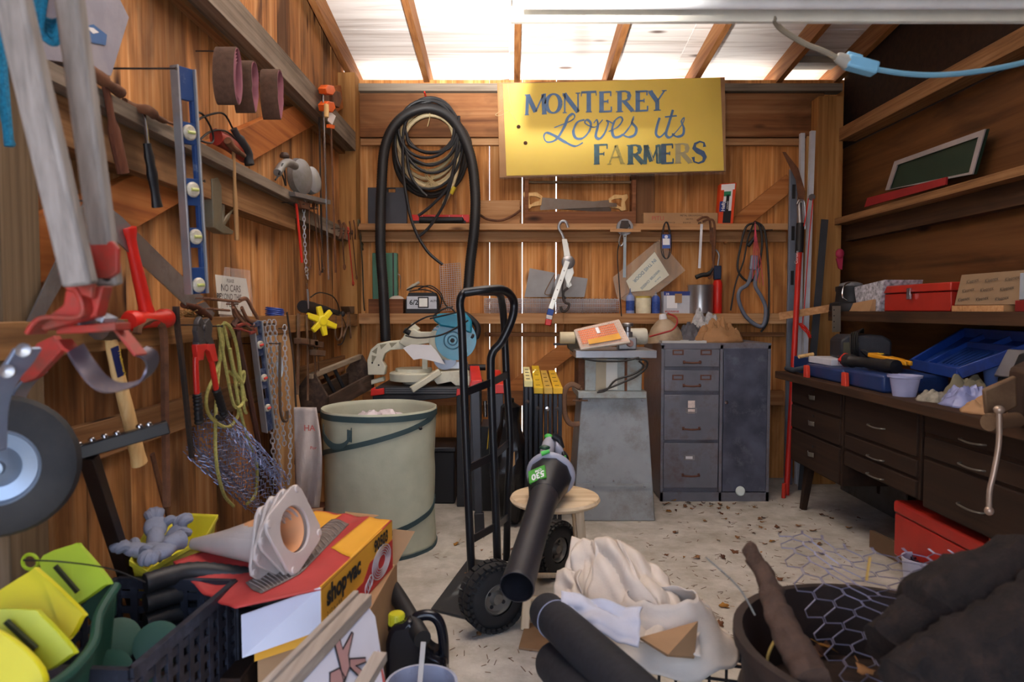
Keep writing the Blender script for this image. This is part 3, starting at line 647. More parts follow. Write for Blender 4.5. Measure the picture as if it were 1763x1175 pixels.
# --- bar clamps in the corner
def barclamp(label, x, top, bot, o, fm, headpos, tail):
    t = T('bar_clamp', label, 'clamp', L(x, bot, o), group='bar clamps hanging in the corner')
    part(MB().bar(L(x, top, o), L(x+tail, bot, o), .018, .008, up=(1, 0, 0)), 'bar', fm[0], t, .001)
    for (y, h) in headpos:
        part(MB().prism(LP([(x-9, y), (x-4, y-6), (x+6, y-4), (x+9, y+h*.4), (x+4, y+h), (x-7, y+h*.8)], o-.02), (.045, 0, 0)), 'clamp_head', fm[1], t, .004)
    return t
ORG = mat('orange clamp paint', 'e0601c', .4)
t1 = barclamp('long steel bar clamp with orange heads hanging in the left corner', 556, 152, 482, .16, (mat('bright bar steel', 'a8a8ac', .25, .9), ORG), ((152, 12), (180, 14)), 10)
part(MB().tube([L(562, 180, .19), L(562, 202, .19)], .014, 10), 'wooden_grip', HNDL, t1)
barclamp('dull iron bar clamp with brown jaw hanging left of the orange one', 549, 165, 470, .10, (IRON, RU2), ((160, 30),), 6)
t1 = barclamp('rusty pipe clamp with white tag hanging right of the orange-headed clamp', 568, 165, 470, .12, (RU2, RUST), ((162, 24),), 10)
part(MB().prism(LP([(566, 190), (578, 200), (572, 215), (564, 208)], .16), (.001, 0, 0)), 'paper_tag', PAPER, t1)
part(MB().prism(LP([(562, 214), (571, 216), (570, 222), (562, 220)], .16), (.02, 0, 0)), 'orange_pad', ORG, t1)
# --- wrenches on the batten
def wrench(label, a, b, r, m, o=.12, cate='wrench', name='wrench', jaw=True, bulge=False):
    t = T(name, label, cate, L(*b, o))
    p = [L(a[0], a[1], o), L((a[0]+b[0])/2, (a[1]+b[1])/2, o), L(b[0], b[1], o)]
    part(MB().tube(cat(p, 4), r, 8, flat=.5), 'shank', m, t)
    if jaw:
        c = p[0]; g = MB().torus(c, r*1.9, r*.8, X1, 14, 6); g.torus(p[2], r*1.6, r*.7, X1, 12, 6); part(g, 'jaw', m, t)
    return t
wrench('bright red handled pipe wrench, first of the tools on the batten', (510, 350), (520, 452), .012, mat('wrench red', 'd8362a', .35), name='pipe_wrench', jaw=False)
part(MB().prism(LP([(503, 345), (520, 350), (521, 362), (506, 358)], .10), (.04, 0, 0)), 'jaw', RUST, bpy.data.objects['pipe_wrench'], .002)
one(chain(MB(), cat(LP([(523, 348), (524, 400), (527, 460), (530, 480)], .12), 4), .03, .0025), 'steel_chain', GALV, 'short dull chain beside the red wrench, the yellow knob below it', 'chain')
wrench('slim rusty wrench hanging right of the red one', (532, 352), (534, 460), .006, RU2)
wrench('dark box wrench hanging in middle of the row', (540, 354), (551, 470), .007, RUST)
wrench('shiny chrome wrench with ribbed shank hanging in the row', (546, 356), (557, 462), .006, CHROME)
t = T('turnbuckle', 'thin silver hook and turnbuckle hanging under the red wrench', 'hook', L(530, 520, .14))
part(MB().tube(cat(LP([(527, 456), (531, 464), (525, 474), (528, 486), (529, 500)], .14), 5), .003, 6), 'hook', CHROME, t)
part(MB().tube(LP([(529, 498), (530, 508), (531, 532)], .14), [.006, .007, .003], 8), 'screw_body', STEEL, t)
for lab, a, b, r, m_ in (('rusty tin snips hanging at the far end of the batten', (588, 392), (593, 460), .009, RUST), ('red handled pliers wrench near the corner post', (599, 396), (608, 488), .008, mat('worn red', 'c03c2c', .5, dirt='6a4a3a', damt=.35)), ('dark rusty spanner between red pliers and corner post', (606, 400), (614, 478), .007, RUST), ('iron pipe clamp hanging nearest the corner post', (617, 385), (624, 425), .012, mat('greenish iron', '6a6850', .6, .3, dirt='4c4434', damt=.4))):
    tt = wrench(lab, a, b, r, m_, .12)
# rusty pruning tools tangled at batten end
t = T('rusty_shears', 'tangle of rusty shear blades hooked over the batten by the corner post', 'shears', L(600, 412, .12))
for k in range(5): m = MB(); m.tube(cat([L(586+k*8+rnd.uniform(-3, 3), 380+rnd.uniform(-6, 6), .11), L(588+k*8, 395, .13), L(585+k*8+rnd.uniform(-2, 6), 412, .12)], 4), .010, 6, flat=.5); part(m, 'shear_blade', RUST, t)
# --- yellow knob
t = T('star_knob', 'bright yellow plastic star-shaped knob hanging below the wrenches', 'knob', L(555, 575, .17))
c = L(554, 553, .18); m = MB(); ax = V((.75, -.6, .1)).normalized(); s, u = frame(ax)
m.lathe(c-ax*.012, ax, [(.002, 0), (.032, 0), (.034, .02), (.026, .03), (.002, .032)], 16)
for k in range(6):
    a = 2*pi*k/6+.35; d = s*cos(a)+u*sin(a); m.bar(c+d*.015, c+d*(.082 if k % 3 else .098), .036, .026, up=ax, w2=.03, h2=.018)
part(m, 'knob_body', YEL, t, .005)
# --- black corded tool on rail
t = T('multi_tool', 'black corded power tool lying on the left rail behind the yellow knob', 'power tool', L(545, 545, .06))
part(MB().tube(cat(LP([(522, 528), (545, 532), (575, 540), (588, 543)], .09), 4), [.034, .034, .03, .03, .026, .026, .02, .018], 14), 'body', BLK, t)
part(MB().tube(cat(LP([(535, 512), (550, 504), (572, 510), (582, 525), (584, 542), (575, 540)], .12), 5), .004, 6), 'power_cord', CORD, t)
part(MB().tube(cat(LP([(588, 545), (596, 565), (590, 590), (582, 594)], .12), 5), .004, 6), 'cord_tail', CORD, t)
part(MB().sph(L(589, 541, .12), .02, 8), 'end_cap', BLK, t)
one(MB().prism(LP([(586, 528), (614, 527), (617, 536), (590, 540)], .04), (.06, 0, 0)), 'metal_block', mat('dusty brown block', '6a5440', .8), 'dusty brown metal block lying on the rail at the corner', 'block')
# --- old tools under the rail at the corner
OLD = mat('old grey-brown iron', '6a4c38', .75, .25, var=.3, dirt='86705a', damt=.4)
for lab, p, r, nm in (('old iron slotted bar hanging first under the rail end', [(514, 540), (514, 600), (512, 680)], .018, 'iron_bar'),
                      ('long old brown pipe tool hanging second under the rail end', [(528, 542), (530, 610), (530, 690)], .013, 'iron_bar'),
                      ('old adjustable wrench with a long flat shank under the rail end', [(538, 545), (542, 610), (545, 690)], .011, 'old_wrench'),
                      ('thin rod with small knob hanging just left of the tool caddy', [(541, 560), (548, 620), (552, 706)], .008, 'iron_rod')):
    t = T(nm, lab, 'old tool', L(*p[-1], .12))
    part(MB().tube(cat(LP(p, .13), 4), r, 6, flat=.4), 'shank', OLD, t)
    part(MB().prism(LP([(p[0][0]-9, p[0][1]+42), (p[0][0]+8, p[0][1]+44), (p[0][0]+7, p[0][1]+54), (p[0][0]-8, p[0][1]+52)], .12), (.04, 0, 0)), 'jaw', OLD, t, .002)
for lab, p in (('brown iron shackle loop hanging under the rail, right of yellow knob', [(578, 545), (577, 575), (582, 586), (588, 575), (588, 545)]), ('rusty tongs with splayed ends hanging near the corner post', [(598, 538), (597, 560), (590, 582), (600, 560), (604, 582), (602, 555), (601, 538)])):
    barT('iron_loop', lab, 'old tool', [q+(.12,) for q in p], .006, OLD, .12)
barT('steel_strip', 'long thin steel strip hanging in the corner beside the post', 'metal strip', [(620, 400, .13), (624, 460, .13), (627, 530, .13), (632, 540, .13)], .005, mat('dull strip', '5a5040', .6, .4), .13)
# --- wooden tool caddy
t = T('tool_caddy', 'old dark wooden tool caddy with bar handle leaning by the corner', 'tool caddy', P(600, 706, Y=4.3))
DW = wood('dark caddy wood', '2e2420', '4a3a30', '6a5646', 'y', 10, stain='8a8078', samt=.25, island=.1)
A = P(560, 712, Y=3.75); Bq = P(640, 668, Y=4.5)
def C3(f, h, off=0): h *= .72; p = A.lerp(Bq, f); sd = (Bq-A).cross(V((0, 0, 1))).normalized(); return p+sd*off+V((0, 0, h))
for off, nm in ((.0, 'side_board'), (-.17, 'side_board')):
    part(MB().prism([C3(0, 0, off), C3(1, 0, off), C3(1, .14, off), C3(0, .12, off)], (Bq-A).cross(V((0, 0, 1))).normalized()*.016), nm, DW, t)
part(MB().prism([C3(0, 0, 0), C3(1, 0, 0), C3(1, 0, -.17), C3(0, 0, -.17)], (0, 0, .014)), 'bottom_board', DW, t)
for f in (0, .98): part(MB().prism([C3(f, 0, .016), C3(f, 0, -.17), C3(f, .17, -.17), C3(f, .30, -.1), C3(f, .30, -.06), C3(f, .12, .016)], (Bq-A).normalized()*.018), 'end_board', DW, t)
part(MB().bar(C3(-.02, .285, -.08), C3(1.02, .285, -.08), .03, .03), 'carry_bar', wood('caddy rail', '6a5a4a', '90806c', 'a89a86', 'y', 12, island=0), t, .004)
for f, m_, g, lab in ((.25, CHROME, .13, 'chrome socket bar standing inside the wooden tool caddy'), (.42, BLK, .12, 'black handled driver standing inside the wooden tool caddy'), (.6, BLK, .14, 'thick black wrench standing deeper inside the wooden caddy')):
    one(MB().tube([C3(f, .012, -.05), C3(f-.08, g+.12, -.11)], .012, 8), 'hand_tool', m_, lab, 'hand tool')
tb = MB(); tb.bb(-1.19, -.75, 3.9, 4.45, 0, A.z-.02) ; 
# --- flour sack
t = T('cloth_sack', 'pale canvas sack with faded red lettering hanging beside the pop-up bin', 'sack', P(530, 872, Y=3.2))
def sk(u, v):
    px = 506+u*(38+8*sin(v*3))+4*v; py = 702+v*172; w_ = .02*sin(u*9+v*4)*(.4+v)+.03*sin(v*6+u*2)
    return P(px, py, Y=3.15+w_+.04*v)
m = MB().sheet(sk, 14, 26, .006); part(m, 'canvas', mat('sack canvas', 'b9aca4', .9, var=.08, bump=.3, scale=20), t)
for tx, px, py, h in (('HA', 523, 742, .026), ('Por', 534, 774, .014)):
    part(MB().text(tx, P(px, py, Y=3.10), X1, (0, 0, 1), h, bold=.02), 'lettering', mat('faded red ink', 'b86058', .8), t)
# --- chicken wire roll
def hexroll(mb, a, b, r0, turns=3, cell=.035, rr=.0011, r1=None, jit=.004):
    a, b = V(a), V(b); d = (b-a).normalized(); s, u = frame(d); Ld = (b-a).length
    def pt(v, q): r = r0+((r1 or r0)-r0)*(q/(2*pi*turns)); return a+d*v+(s*cos(q)+u*sin(q))*r+V((rnd.uniform(-jit, jit), rnd.uniform(-jit, jit), rnd.uniform(-jit, jit)))
    dq = cell/r0*.9; nq = int(2*pi*turns/dq); nv = int(Ld/cell)
    for i in range(nq):
        pts = []
        for j in range(nv*2):
            off = (.28 if (j//1) % 2 == (i % 2) else -.28); pts.append(pt(j*cell/2, (i+off)*dq))
        mb.tube(pts, rr, 3)
    return mb
one(hexroll(MB(), P(356, 748, Y=2.55), P(462, 852, Y=2.95), .115, 2.8, .034, .0018, .06), 'chicken_wire_roll', mat('blue-grey wire', '8a94b8', .4, .6), 'tangled roll of chicken wire leaning against the left wall below the rope', 'wire roll')
# --- T tool
t = T('lawn_edger', 'dark steel T-shaped tool with bolted cross plate leaning at the left wall', 'garden tool', P(215, 985, Y=1.9))
Yt = 1.72
part(MB().bar(P(124, 783, Y=Yt), P(290, 735, Y=Yt+.12), .03, .034, up=(0, 0, 1)), 'cross_plate', BLKG, t, .003)
for x, y in ((136, 762), (158, 754), (180, 748), (201, 743), (240, 731), (256, 727)):
    p = P(x, y+3, Y=Yt+(x-124)/166*.12+.005); part(MB().lathe(p-V((0, 0, .004)), (0, 0, 1), [(.009, 0), (.009, .005), (.006, .009), (.001, .010)], 10), 'bolt', CHROME, t)
pa_ = P(152, 785, Y=Yt+.03); pb_ = P(218, 990, Y=Yt+.25); pb_ = pa_+(pb_-pa_)*((pa_.z-.003)/(pa_.z-pb_.z)); pb_.z = .003
part(MB().bar(pa_, pb_, .04, .03, up=(0, 1, 0)), 'shaft', mat('brown steel tube', '3a302c', .35, .6), t, .002)
# --- timbers on the floor along the wall
RW = wood('reddish plank', '5c3428', '80503c', '9a6a52', 'y', 9, stain='3c2a22', samt=.3, island=0)
m = MB().bar((-1.02, 1.75, .13), (-1.02, 3.6, .13), .1, .2); one(m, 'wood_plank', RW, 'thick reddish timber lying along the foot of the left wall', 'timber', bev=.004)
m = MB(); m.bb(-1.19, -1.13, 1.75, 3.35, .0, .27)
for k in range(22): m.lathe(V((-1.13, 1.9+k*.065, .24)), X1, [(.011, 0), (.011, .002)], 8)
one(m, 'perforated_rail', mat('dark perforated steel', '33343a', .5, .5), 'dark perforated steel rail standing along the left wall behind timber', 'steel rail')
# ================================================================ BACK WALL
Z3 = V((0, 0, 1)); YN = V((0, -1, 0))
def BX(px0, px1, py0, py1, o0, o1, base=None):
    """box on the back wall from pixel edges, between o0 and o1 metres off the boards; base = z it stands on"""
    Y = YB-o1; x0 = P(px0, 500, Y=Y).x; x1 = P(px1, 500, Y=Y).x; z1 = P(900, py0, Y=Y).z; z0 = P(900, py1, Y=Y).z
    if base is not None: z1 += base-z0; z0 = base
    return MB().bb(x0, x1, YB-o1, YB-o0, z0, z1)
# --- big corrugated hose hanging over a peg
def corr(pts, r, n=14, amp=.10, pitch=None):
    L_ = len(pts); return MB().tube(pts, [r*(1+amp*(i % 2)) for i in range(L_)], n)
def dense(pts, step):
    p = cat(pts, 14); out = [p[0]]; acc = 0
    for i in range(1, len(p)):
        d = (p[i]-p[i-1]).length; t = step-acc
        while t <= d: out.append(p[i-1]+(p[i]-p[i-1])*(t/d)); t += step
        acc = (acc+d) % step
    return out
o = .30
hp = [B(x, y, q) for x, y, q in ((664, 588, .3), (660, 500, .3), (655, 420, .28), (657, 320, .26), (664, 250, .24), (690, 205, .22), (735, 186, .2), (778, 205, .2), (808, 262, .22), (818, 330, .25), (817, 390, .28), (810, 450, .28), (806, 500, .3))]
one(corr(dense(hp, .009), .0345, 16, .07), 'vacuum_hose', HOSE, 'thick black corrugated hose looped over the coiled hoses with both ends hanging down', 'hose')
# --- coils on the peg
pk = B(737, 181, .02)
one(MB().cone(pk, pk+V((0, -.2, .03)), .006, n=8), 'hose_peg', REDN, 'red hook through the top of the hanging hose coils', 'hook')
m = MB(); cx, cz = B(738, 262, .1).x, B(738, 262, .1).z
def loop(cx_, cy_, rx, ry, o, n=28, j=.0): return [B(cx_+rx*cos(2*pi*k/n)+rnd.uniform(-j, j), cy_+ry*sin(2*pi*k/n)+rnd.uniform(-j, j), o) for k in range(n)]
for i, (x, y, a, b, o_) in enumerate(((742, 260, 58, 74, .075), (741, 268, 62, 70, .06), (744, 256, 66, 62, .05), (738, 272, 56, 66, .04))): m.tube(loop(x, y, a, b, o_, 40, .6), .016, 8, closed=True)
one(m, 'ribbed_hose_coil', mat('grey ribbed hose', '2e2c2a', .6, dirt='5a544c', damt=.3), 'coil of thin grey ribbed hose hanging furthest back on the red hook', 'hose')
m = MB()
for i, (x, y, a, b) in enumerate(((737, 248, 50, 60), (739, 254, 52, 64), (736, 243, 46, 52), (741, 260, 50, 62), (735, 236, 52, 48))): m.tube(loop(x, y, a, b, .105+.012*i, 32), .0145, 8, closed=True)
m.tube(cat(BP([(788, 232), (790, 270), (782, 310), (764, 352)], .17), 6), .0155, 10)
CR = mat('cream hose', 'd8c69c', .5, dirt='a8946c', damt=.3)
t = T('garden_hose', 'cream coloured hose coiled and tied with twine, hanging inside the black coils', 'hose', B(741, 325, .1))
part(m, 'hose_coil', CR, t)
part(MB().tube(BP([(782, 322), (776, 334)], .171), .0162, 10), 'yellow_band', mat('yellow tape', 'd8c030', .5), t)
m = MB()
for k in range(9):
    m.tube(cat([B(735+rnd.uniform(-4, 4), 292+rnd.uniform(-4, 4), .19), B(740+rnd.uniform(-8, 8), 305, .20), B(742+rnd.uniform(-14, 16), 318+rnd.uniform(-6, 8), .19)], 4), .003, 4)
m.tube(cat(BP([(738, 184), (740, 200), (736, 218)], .2), 4), .003, 5); part(m, 'twine_tie', mat('pale twine', 'c4ae80', .9), t)
m = MB()
for i, (x, y, a, b, o_) in enumerate(((738, 228, 52, 56, .20), (744, 236, 50, 62, .21), (734, 222, 48, 50, .215), (738, 248, 58, 78, .19), (741, 216, 44, 48, .2))): m.tube(loop(x, y, a, b, o_, 32), .0105, 8, closed=True)
for p in ([(700, 230), (706, 250), (735, 262), (772, 256), (790, 225)], [(692, 240), (705, 268), (740, 285), (772, 270), (788, 240)], [(694, 240), (694, 290), (700, 340), (712, 390), (735, 432), (762, 456)], [(790, 200), (786, 260), (772, 320), (745, 352), (720, 372)], [(700, 262), (706, 300), (722, 325), (735, 338)], [(780, 300), (765, 350), (740, 390), (718, 410)]):
    m.tube(cat(BP(p, .215), 7), .0105, 8)
one(m, 'rubber_hose', mat('black rubber hose', '222326', .45, dirt='3a3a3a', damt=.3), 'thin black rubber hose in loose loops, its cut ends dangling over the upper shelf', 'hose')
# --- sign
t = T('painted_sign', 'yellow painted board reading MONTEREY Loves its FARMERS wrapped in clear plastic', 'sign', B(1050, 303, .12))
SY = YB-.16
def W(x, y): return P(x, y, Y=SY)
q = [W(856, 143), W(1248, 133), W(1250, 295), W(860, 306)]
part(MB().prism(q, (0, .02, 0)), 'backing_board', mat('kraft board', 'a87c50', .8), t, .002)
SY = YB-.162
part(MB().prism([W(866, 145), W(1240, 134), W(1246, 294), W(872, 303)], (0, -.004, 0)), 'painted_panel', mat('yellow sign paint', 'e6c84e', .6, var=.05, scale=3), t)
SY = YB-.1675
BL = mat('sign blue', '4a74a4', .6, var=.15, scale=30); DB = mat('sign dark teal', '2c5c6c', .6, var=.5, scale=40); PB = mat('pale stipple paint', 'a89c50', .6, var=.25, scale=80); GY = mat('pale grey paint', 'aea478', .6)
def z2(x, y): return W(840+x/2.936, 100+y/2.936)
def st(mb, pts, w): mb.ribbon([z2(*p) for p in pts], [x/2.936*.0042 for x in w] if isinstance(w, (list, tuple)) else w/2.936*.0042, YN, .0012)
def serif(mb, ch, x, y, w, h, T_=22, t_=8, sf=5, sk=0):
    """one roman capital: left x, baseline y, width w, height h (sketch units)"""
    p = lambda u, v: (x+u*w, y-v*h+u*w*-.045)
    th = T_; tn = t_
    def ser(u, v, k=.16): st(mb, [p(u-k, v), p(u+k, v)], sf)
    if ch == 'M':
        st(mb, [p(.08, 0), p(.12, 1)], th*.7); st(mb, [p(.12, 1), p(.5, .12)], th); st(mb, [p(.5, .12), p(.88, 1)], tn); st(mb, [p(.88, 1), p(.92, 0)], th); ser(.08, 0, .1); ser(.92, 0, .12); ser(.08, 1, .1); ser(.92, 1, .08)
    elif ch in 'OC': mb.ribbon([z2(*p(.5+.5*cos(a), .5+.5*sin(a))) for a in [2*pi*k/28 for k in range(29)]], [(tn+(th-tn)*abs(cos(2*pi*k/28))**1.5)/2.936*.0042 for k in range(29)], YN, .0012)
    elif ch == 'N': st(mb, [p(.1, 0), p(.1, 1)], tn); st(mb, [p(.06, 1), p(.9, 0)], th); st(mb, [p(.9, 0), p(.9, 1)], tn); ser(.1, 0, .12); ser(.1, 1, .14); ser(.9, 1, .14)
    elif ch == 'T': st(mb, [p(.5, 0), p(.5, 1)], th); st(mb, [p(0, 1), p(1, 1)], tn+3); st(mb, [p(.03, 1.02), p(.0, .8)], sf); st(mb, [p(.97, 1.02), p(1, .8)], sf); ser(.5, 0, .2)
    elif ch == 'E' or ch == 'F':
        st(mb, [p(.2, 0), p(.2, 1)], th); st(mb, [p(.0, 1), p(.95, 1)], tn+1); st(mb, [p(.2, .52), p(.72, .52)], tn); st(mb, [p(.95, 1.03), p(.95, .78)], sf+2); st(mb, [p(.72, .62), p(.72, .42)], sf)
        if ch == 'E': st(mb, [p(.0, 0), p(1, 0)], tn+1); st(mb, [p(1, -.03), p(1, .24)], sf+2)
        else: ser(.2, 0, .22)
    elif ch == 'R':
        st(mb, [p(.2, 0), p(.2, 1)], th); mb.ribbon([z2(*p(.2+.55*a, b)) for a, b in ((0, 1), (.6, 1), (.95, .92), (1, .77), (.95, .6), (.6, .52), (0, .52))], [k/2.936*.0042 for k in (tn, tn, th*.7, th, th*.7, tn, tn)], YN, .0012)
        st(mb, [p(.45, .52), p(.95, 0)], th*.9); ser(.2, 0, .2); ser(.1, 1, .12); ser(.98, 0, .1)
    elif ch == 'Y': st(mb, [p(.08, 1), p(.5, .45)], th); st(mb, [p(.92, 1), p(.5, .45)], tn); st(mb, [p(.5, .5), p(.5, 0)], th*.9); ser(.5, 0, .2); ser(.1, 1, .16); ser(.9, 1, .14)
    elif ch == 'A': st(mb, [p(.1, 0), p(.5, 1)], tn); st(mb, [p(.5, 1), p(.88, 0)], th); st(mb, [p(.25, .35), p(.75, .35)], tn); ser(.1, 0, .12); ser(.9, 0, .14)
    elif ch == 'S': mb.ribbon([z2(*p(a, b)) for a, b in ((.9, .75), (.85, .95), (.55, 1.02), (.2, .92), (.12, .72), (.4, .56), (.75, .44), (.92, .25), (.8, .05), (.45, -.03), (.12, .05), (.05, .28))], [k/2.936*.0042 for k in (tn*2, tn, tn, tn*1.6, th*.8, th, th, th*.8, tn*1.6, tn, tn, tn*2)], YN, .0012)
ls = [('M', 188, 287, 106, 100), ('O', 296, 279, 70, 95), ('N', 380, 277, 84, 96), ('T', 472, 274, 76, 100), ('E', 562, 272, 62, 98), ('R', 648, 272, 88, 102), ('E', 745, 268, 62, 98), ('Y', 812, 266, 88, 98)]
for ch, x, y, w_, h_ in ls:
    m = MB(); serif(m, ch, x, y, w_, h_); part(m, 'letter', BL, t)
for s_, w_ in (([(480, 428), (440, 446), (390, 425), (335, 392), (295, 378), (283, 400), (300, 425), (345, 412), (385, 350), (405, 300), (430, 282), (438, 300), (415, 320), (335, 352)], (6, 10, 14, 12, 8, 6, 8, 11, 14, 12, 8, 6, 5, 4)),
               ([(488, 312), (452, 325), (432, 370), (445, 405), (480, 405), (512, 370), (520, 330), (500, 312), (492, 330), (540, 350), (580, 312)], (8, 10, 14, 12, 8, 10, 12, 8, 6, 5, 5)),
               ([(535, 330), (550, 312), (556, 340), (545, 395), (565, 408), (590, 380), (608, 330), (600, 315), (640, 335)], (5, 8, 12, 14, 10, 8, 8, 6, 4)),
               ([(610, 372), (655, 350), (680, 315), (668, 298), (640, 320), (628, 365), (640, 400), (680, 390), (715, 350), (738, 305)], (5, 7, 9, 7, 10, 14, 12, 8, 6, 6)),
               ([(738, 295), (728, 325), (750, 355), (742, 388), (710, 400), (675, 385)], (6, 12, 13, 12, 8, 6)),
               ([(868, 302), (855, 345), (850, 385), (870, 400), (900, 372)], (12, 13, 12, 8, 5)),
               ([(935, 262), (915, 330), (900, 385), (918, 402), (945, 380), (985, 330), (992, 302), (978, 320), (990, 355), (985, 388), (955, 398), (930, 382)], (12, 13, 13, 9, 5, 5, 6, 9, 12, 12, 8, 6)), ([(895, 298), (955, 292)], (7, 7))):
    p = cat([z2(*q_) for q_ in s_], 5); n_ = len(p); ws = [w_[min(int(i*(len(w_)-1)/(n_-1)), len(w_)-1)]/2.936*.0042 for i in range(n_)]
    m = MB().ribbon(p, ws, YN, .0012); part(m, 'script_stroke', BL, t)
for ch, x, y, w_, h_, mm in (('F', 536, 537, 70, 96, DB), ('A', 605, 537, 84, 94, PB), ('R', 704, 537, 84, 94, DB), ('M', 788, 535, 82, 92, DB), ('E', 876, 533, 60, 94, mat('sign deep blue', '265070', .6, var=.3, scale=40)), ('R', 944, 532, 84, 96, GY), ('S', 1034, 530, 68, 104, mat('sign steel blue', '2c5080', .6))):
    m = MB(); serif(m, ch, x, y, w_, h_, 26 if mm not in (PB,) else 18); part(m, 'letter', mm, t)
    if mm is DB and ch == 'M': m = MB(); st(m, [(815, 458), (836, 520)], 5); st(m, [(860, 450), (862, 530)], 5); part(m, 'letter_inline', mat('cream inline', 'e0d090', .6), t)
m = MB()
for x, y in ((155, 348), (190, 430)): m.sph(z2(x, y), .014, 6)
for x, y in ((155, 348),): pass
part(m, 'mud_spot', mat('mud', '4a3020', .9), t)
m = MB().tube(cat([z2(x, y)+V((0, -.004, 0)) for x, y in ((100, 130), (112, 220), (118, 260), (60, 292), (40, 285), (100, 262), (150, 330))], 5), .0016, 5); part(m, 'string', mat('pale string', 'b8a478', .8), t)
SY = YB-.172
def pl(u, v):
    x = 860+u*390; y = 136+6*(1-u)+v*(164+3*(1-u)); p = W(x, y); p.y += -.002+.003*sin(u*31+v*5)*sin(v*7+u*3); return p
part(MB().sheet(pl, 60, 16), 'plastic_wrap', mat('clear plastic film', 'f4f0e4', .35, alpha=.05), t)
# --- on the upper shelf
z1 = SH1
t = T('black_binder', 'flat dark grey plastic case with cut-out handle standing on the upper shelf corner', 'case', B(664, 385, .1))
m = BX(630, 662, 322, 385, .06, .09, z1); m2 = BX(676, 698, 321, 385, .06, .09, z1)
zt1 = P(900, 321, Y=YB-.09).z+(z1-P(900, 385, Y=YB-.09).z)
m = MB(); x0, x1 = P(630, 0, Y=YB-.09).x, P(698, 0, Y=YB-.09).x; xa, xb = P(665, 0, Y=YB-.09).x, P(678, 0, Y=YB-.09).x
m.prism([(x0, YB-.09, z1), (x1, YB-.09, z1), (x1, YB-.09, zt1), (xb, YB-.09, zt1), (xb, YB-.09, zt1-.035), (xa, YB-.09, zt1-.035), (xa, YB-.09, zt1), (x0, YB-.09, zt1)], (0, .03, 0))
part(m, 'case_body', mat('charcoal plastic', '3c3e46', .5), t, .003)
part(MB().bb(xa-.004, xb+.004, YB-.092, YB-.084, zt1-.012, zt1-.001), 'handle', BLK, t)
t = T('torpedo_level', 'long bright red level lying on the upper shelf behind the hoses', 'spirit level', B(758, 385, .1))
part(BX(708, 808, 364, 377, .05, .08, z1+.018), 'body', REDN, t, .002)
m = MB()
for px in (725, 750, 772, 795): m.add = 0; x = P(px, 0, Y=YB-.08).x; m.bb(x-.001, x+.001, YB-.0815, YB-.08, z1+.03, z1+.068)
part(m, 'white_marks', PAPER, t)
part(BX(712, 802, 378, 385, .05, .085, z1), 'lower_rail', BLK, t)
one(MB().lathe(B(722, 379, .12), (1, 0, 0), [(.002, 0), (.022, 0), (.024, .03), (.02, .31), (.002, .32)], 12), 'black_tube', BLK, 'black rubber sleeve lying in front of the red level on the upper shelf', 'tube')
t = T('wood_block', 'pale wide wood block on the upper shelf left of the saw box', 'wood block', B(860, 383, .1))
part(BX(826, 895, 341, 383, .03, .08, z1), 'block', WLM, t, .003)
part(MB().tube(cat(BP([(826, 370), (840, 378), (862, 380), (882, 372), (896, 362)], .11), 6), .009, 8), 'bent_rod', RUST, t)
t = T('saw_till', 'open brown wooden box with a crossbar holding two handsaws, on the upper shelf', 'wooden box', B(1000, 383, .1))
DBW = wood('dark box plank', '4a2c1a', '74482c', '946444', 'x', 8, stain='3a2216', samt=.35, island=0)
part(BX(903, 1094, 361, 382, .13, .148, z1), 'front_board', DBW, t, .002)
for a in (903, 1087): part(BX(a, a+7, 306, 382, .03, .13, z1), 'side_board', DBW, t, .002)
part(BX(903, 1094, 376, 382, .03, .13, z1), 'bottom_board', DBW, t)
part(MB().cone(B(908, 314, .07), B(1088, 314, .07), .010, n=10), 'cross_bar', mat('dowel', '8a7458', .7), t)
def saw(label, x0, x1, yt, flip, o, ph):
    t = T('handsaw', label, 'saw', B((x0+x1)/2, 362, o), group='handsaws in the saw box')
    s = -1 if flip else 1; a = x1 if flip else x0; b = x0 if flip else x1
    part(MB().prism(BP([(a, yt), (b, yt+10), (b, yt+16), (a, yt+22)], o), (0, .0025, 0)), 'blade', mat('old saw steel', '6e6258', .4, .7, dirt='5a4434', damt=.4), t)
    hpts = [(a+s*4, yt-2), (a-s*6, yt-9), (a-s*20, yt-8), (a-s*28, yt-10), (a-s*30, yt-4), (a-s*24, yt+4), (a-s*27, yt+18), (a-s*18, yt+20), (a-s*14, yt+16), (a+s*2, yt+14)]
    inn = [(a-s*0, yt+2), (a-s*6, yt-1), (a-s*14, yt-2), (a-s*18, yt-2), (a-s*19, yt+1), (a-s*18, yt+5), (a-s*18, yt+12), (a-s*15, yt+12), (a-s*10, yt+8), (a-s*2, yt+6)]
    part(MB().frameprism(BP(hpts, o+.012), BP(inn, o+.012), (0, .024, 0)), 'handle', HNDL, t, .004)
saw('handsaw with pale curled handle on the left, blade pointing right', 930, 1062, 340, False, .115, 0)
saw('second handsaw behind, its pale handle at the right end of the box', 950, 1052, 344, True, .07, 0)
t = T('cardboard_box', 'long flat cardboard box printed METAL GROUNDING on the upper shelf', 'box', B(1170, 380, .1))
part(BX(1107, 1234, 360, 379, .04, .13, z1), 'carton', CARD, t, .002)
Yb = YB-.1312
RI = mat('faded red print', 'b0524a', .8)
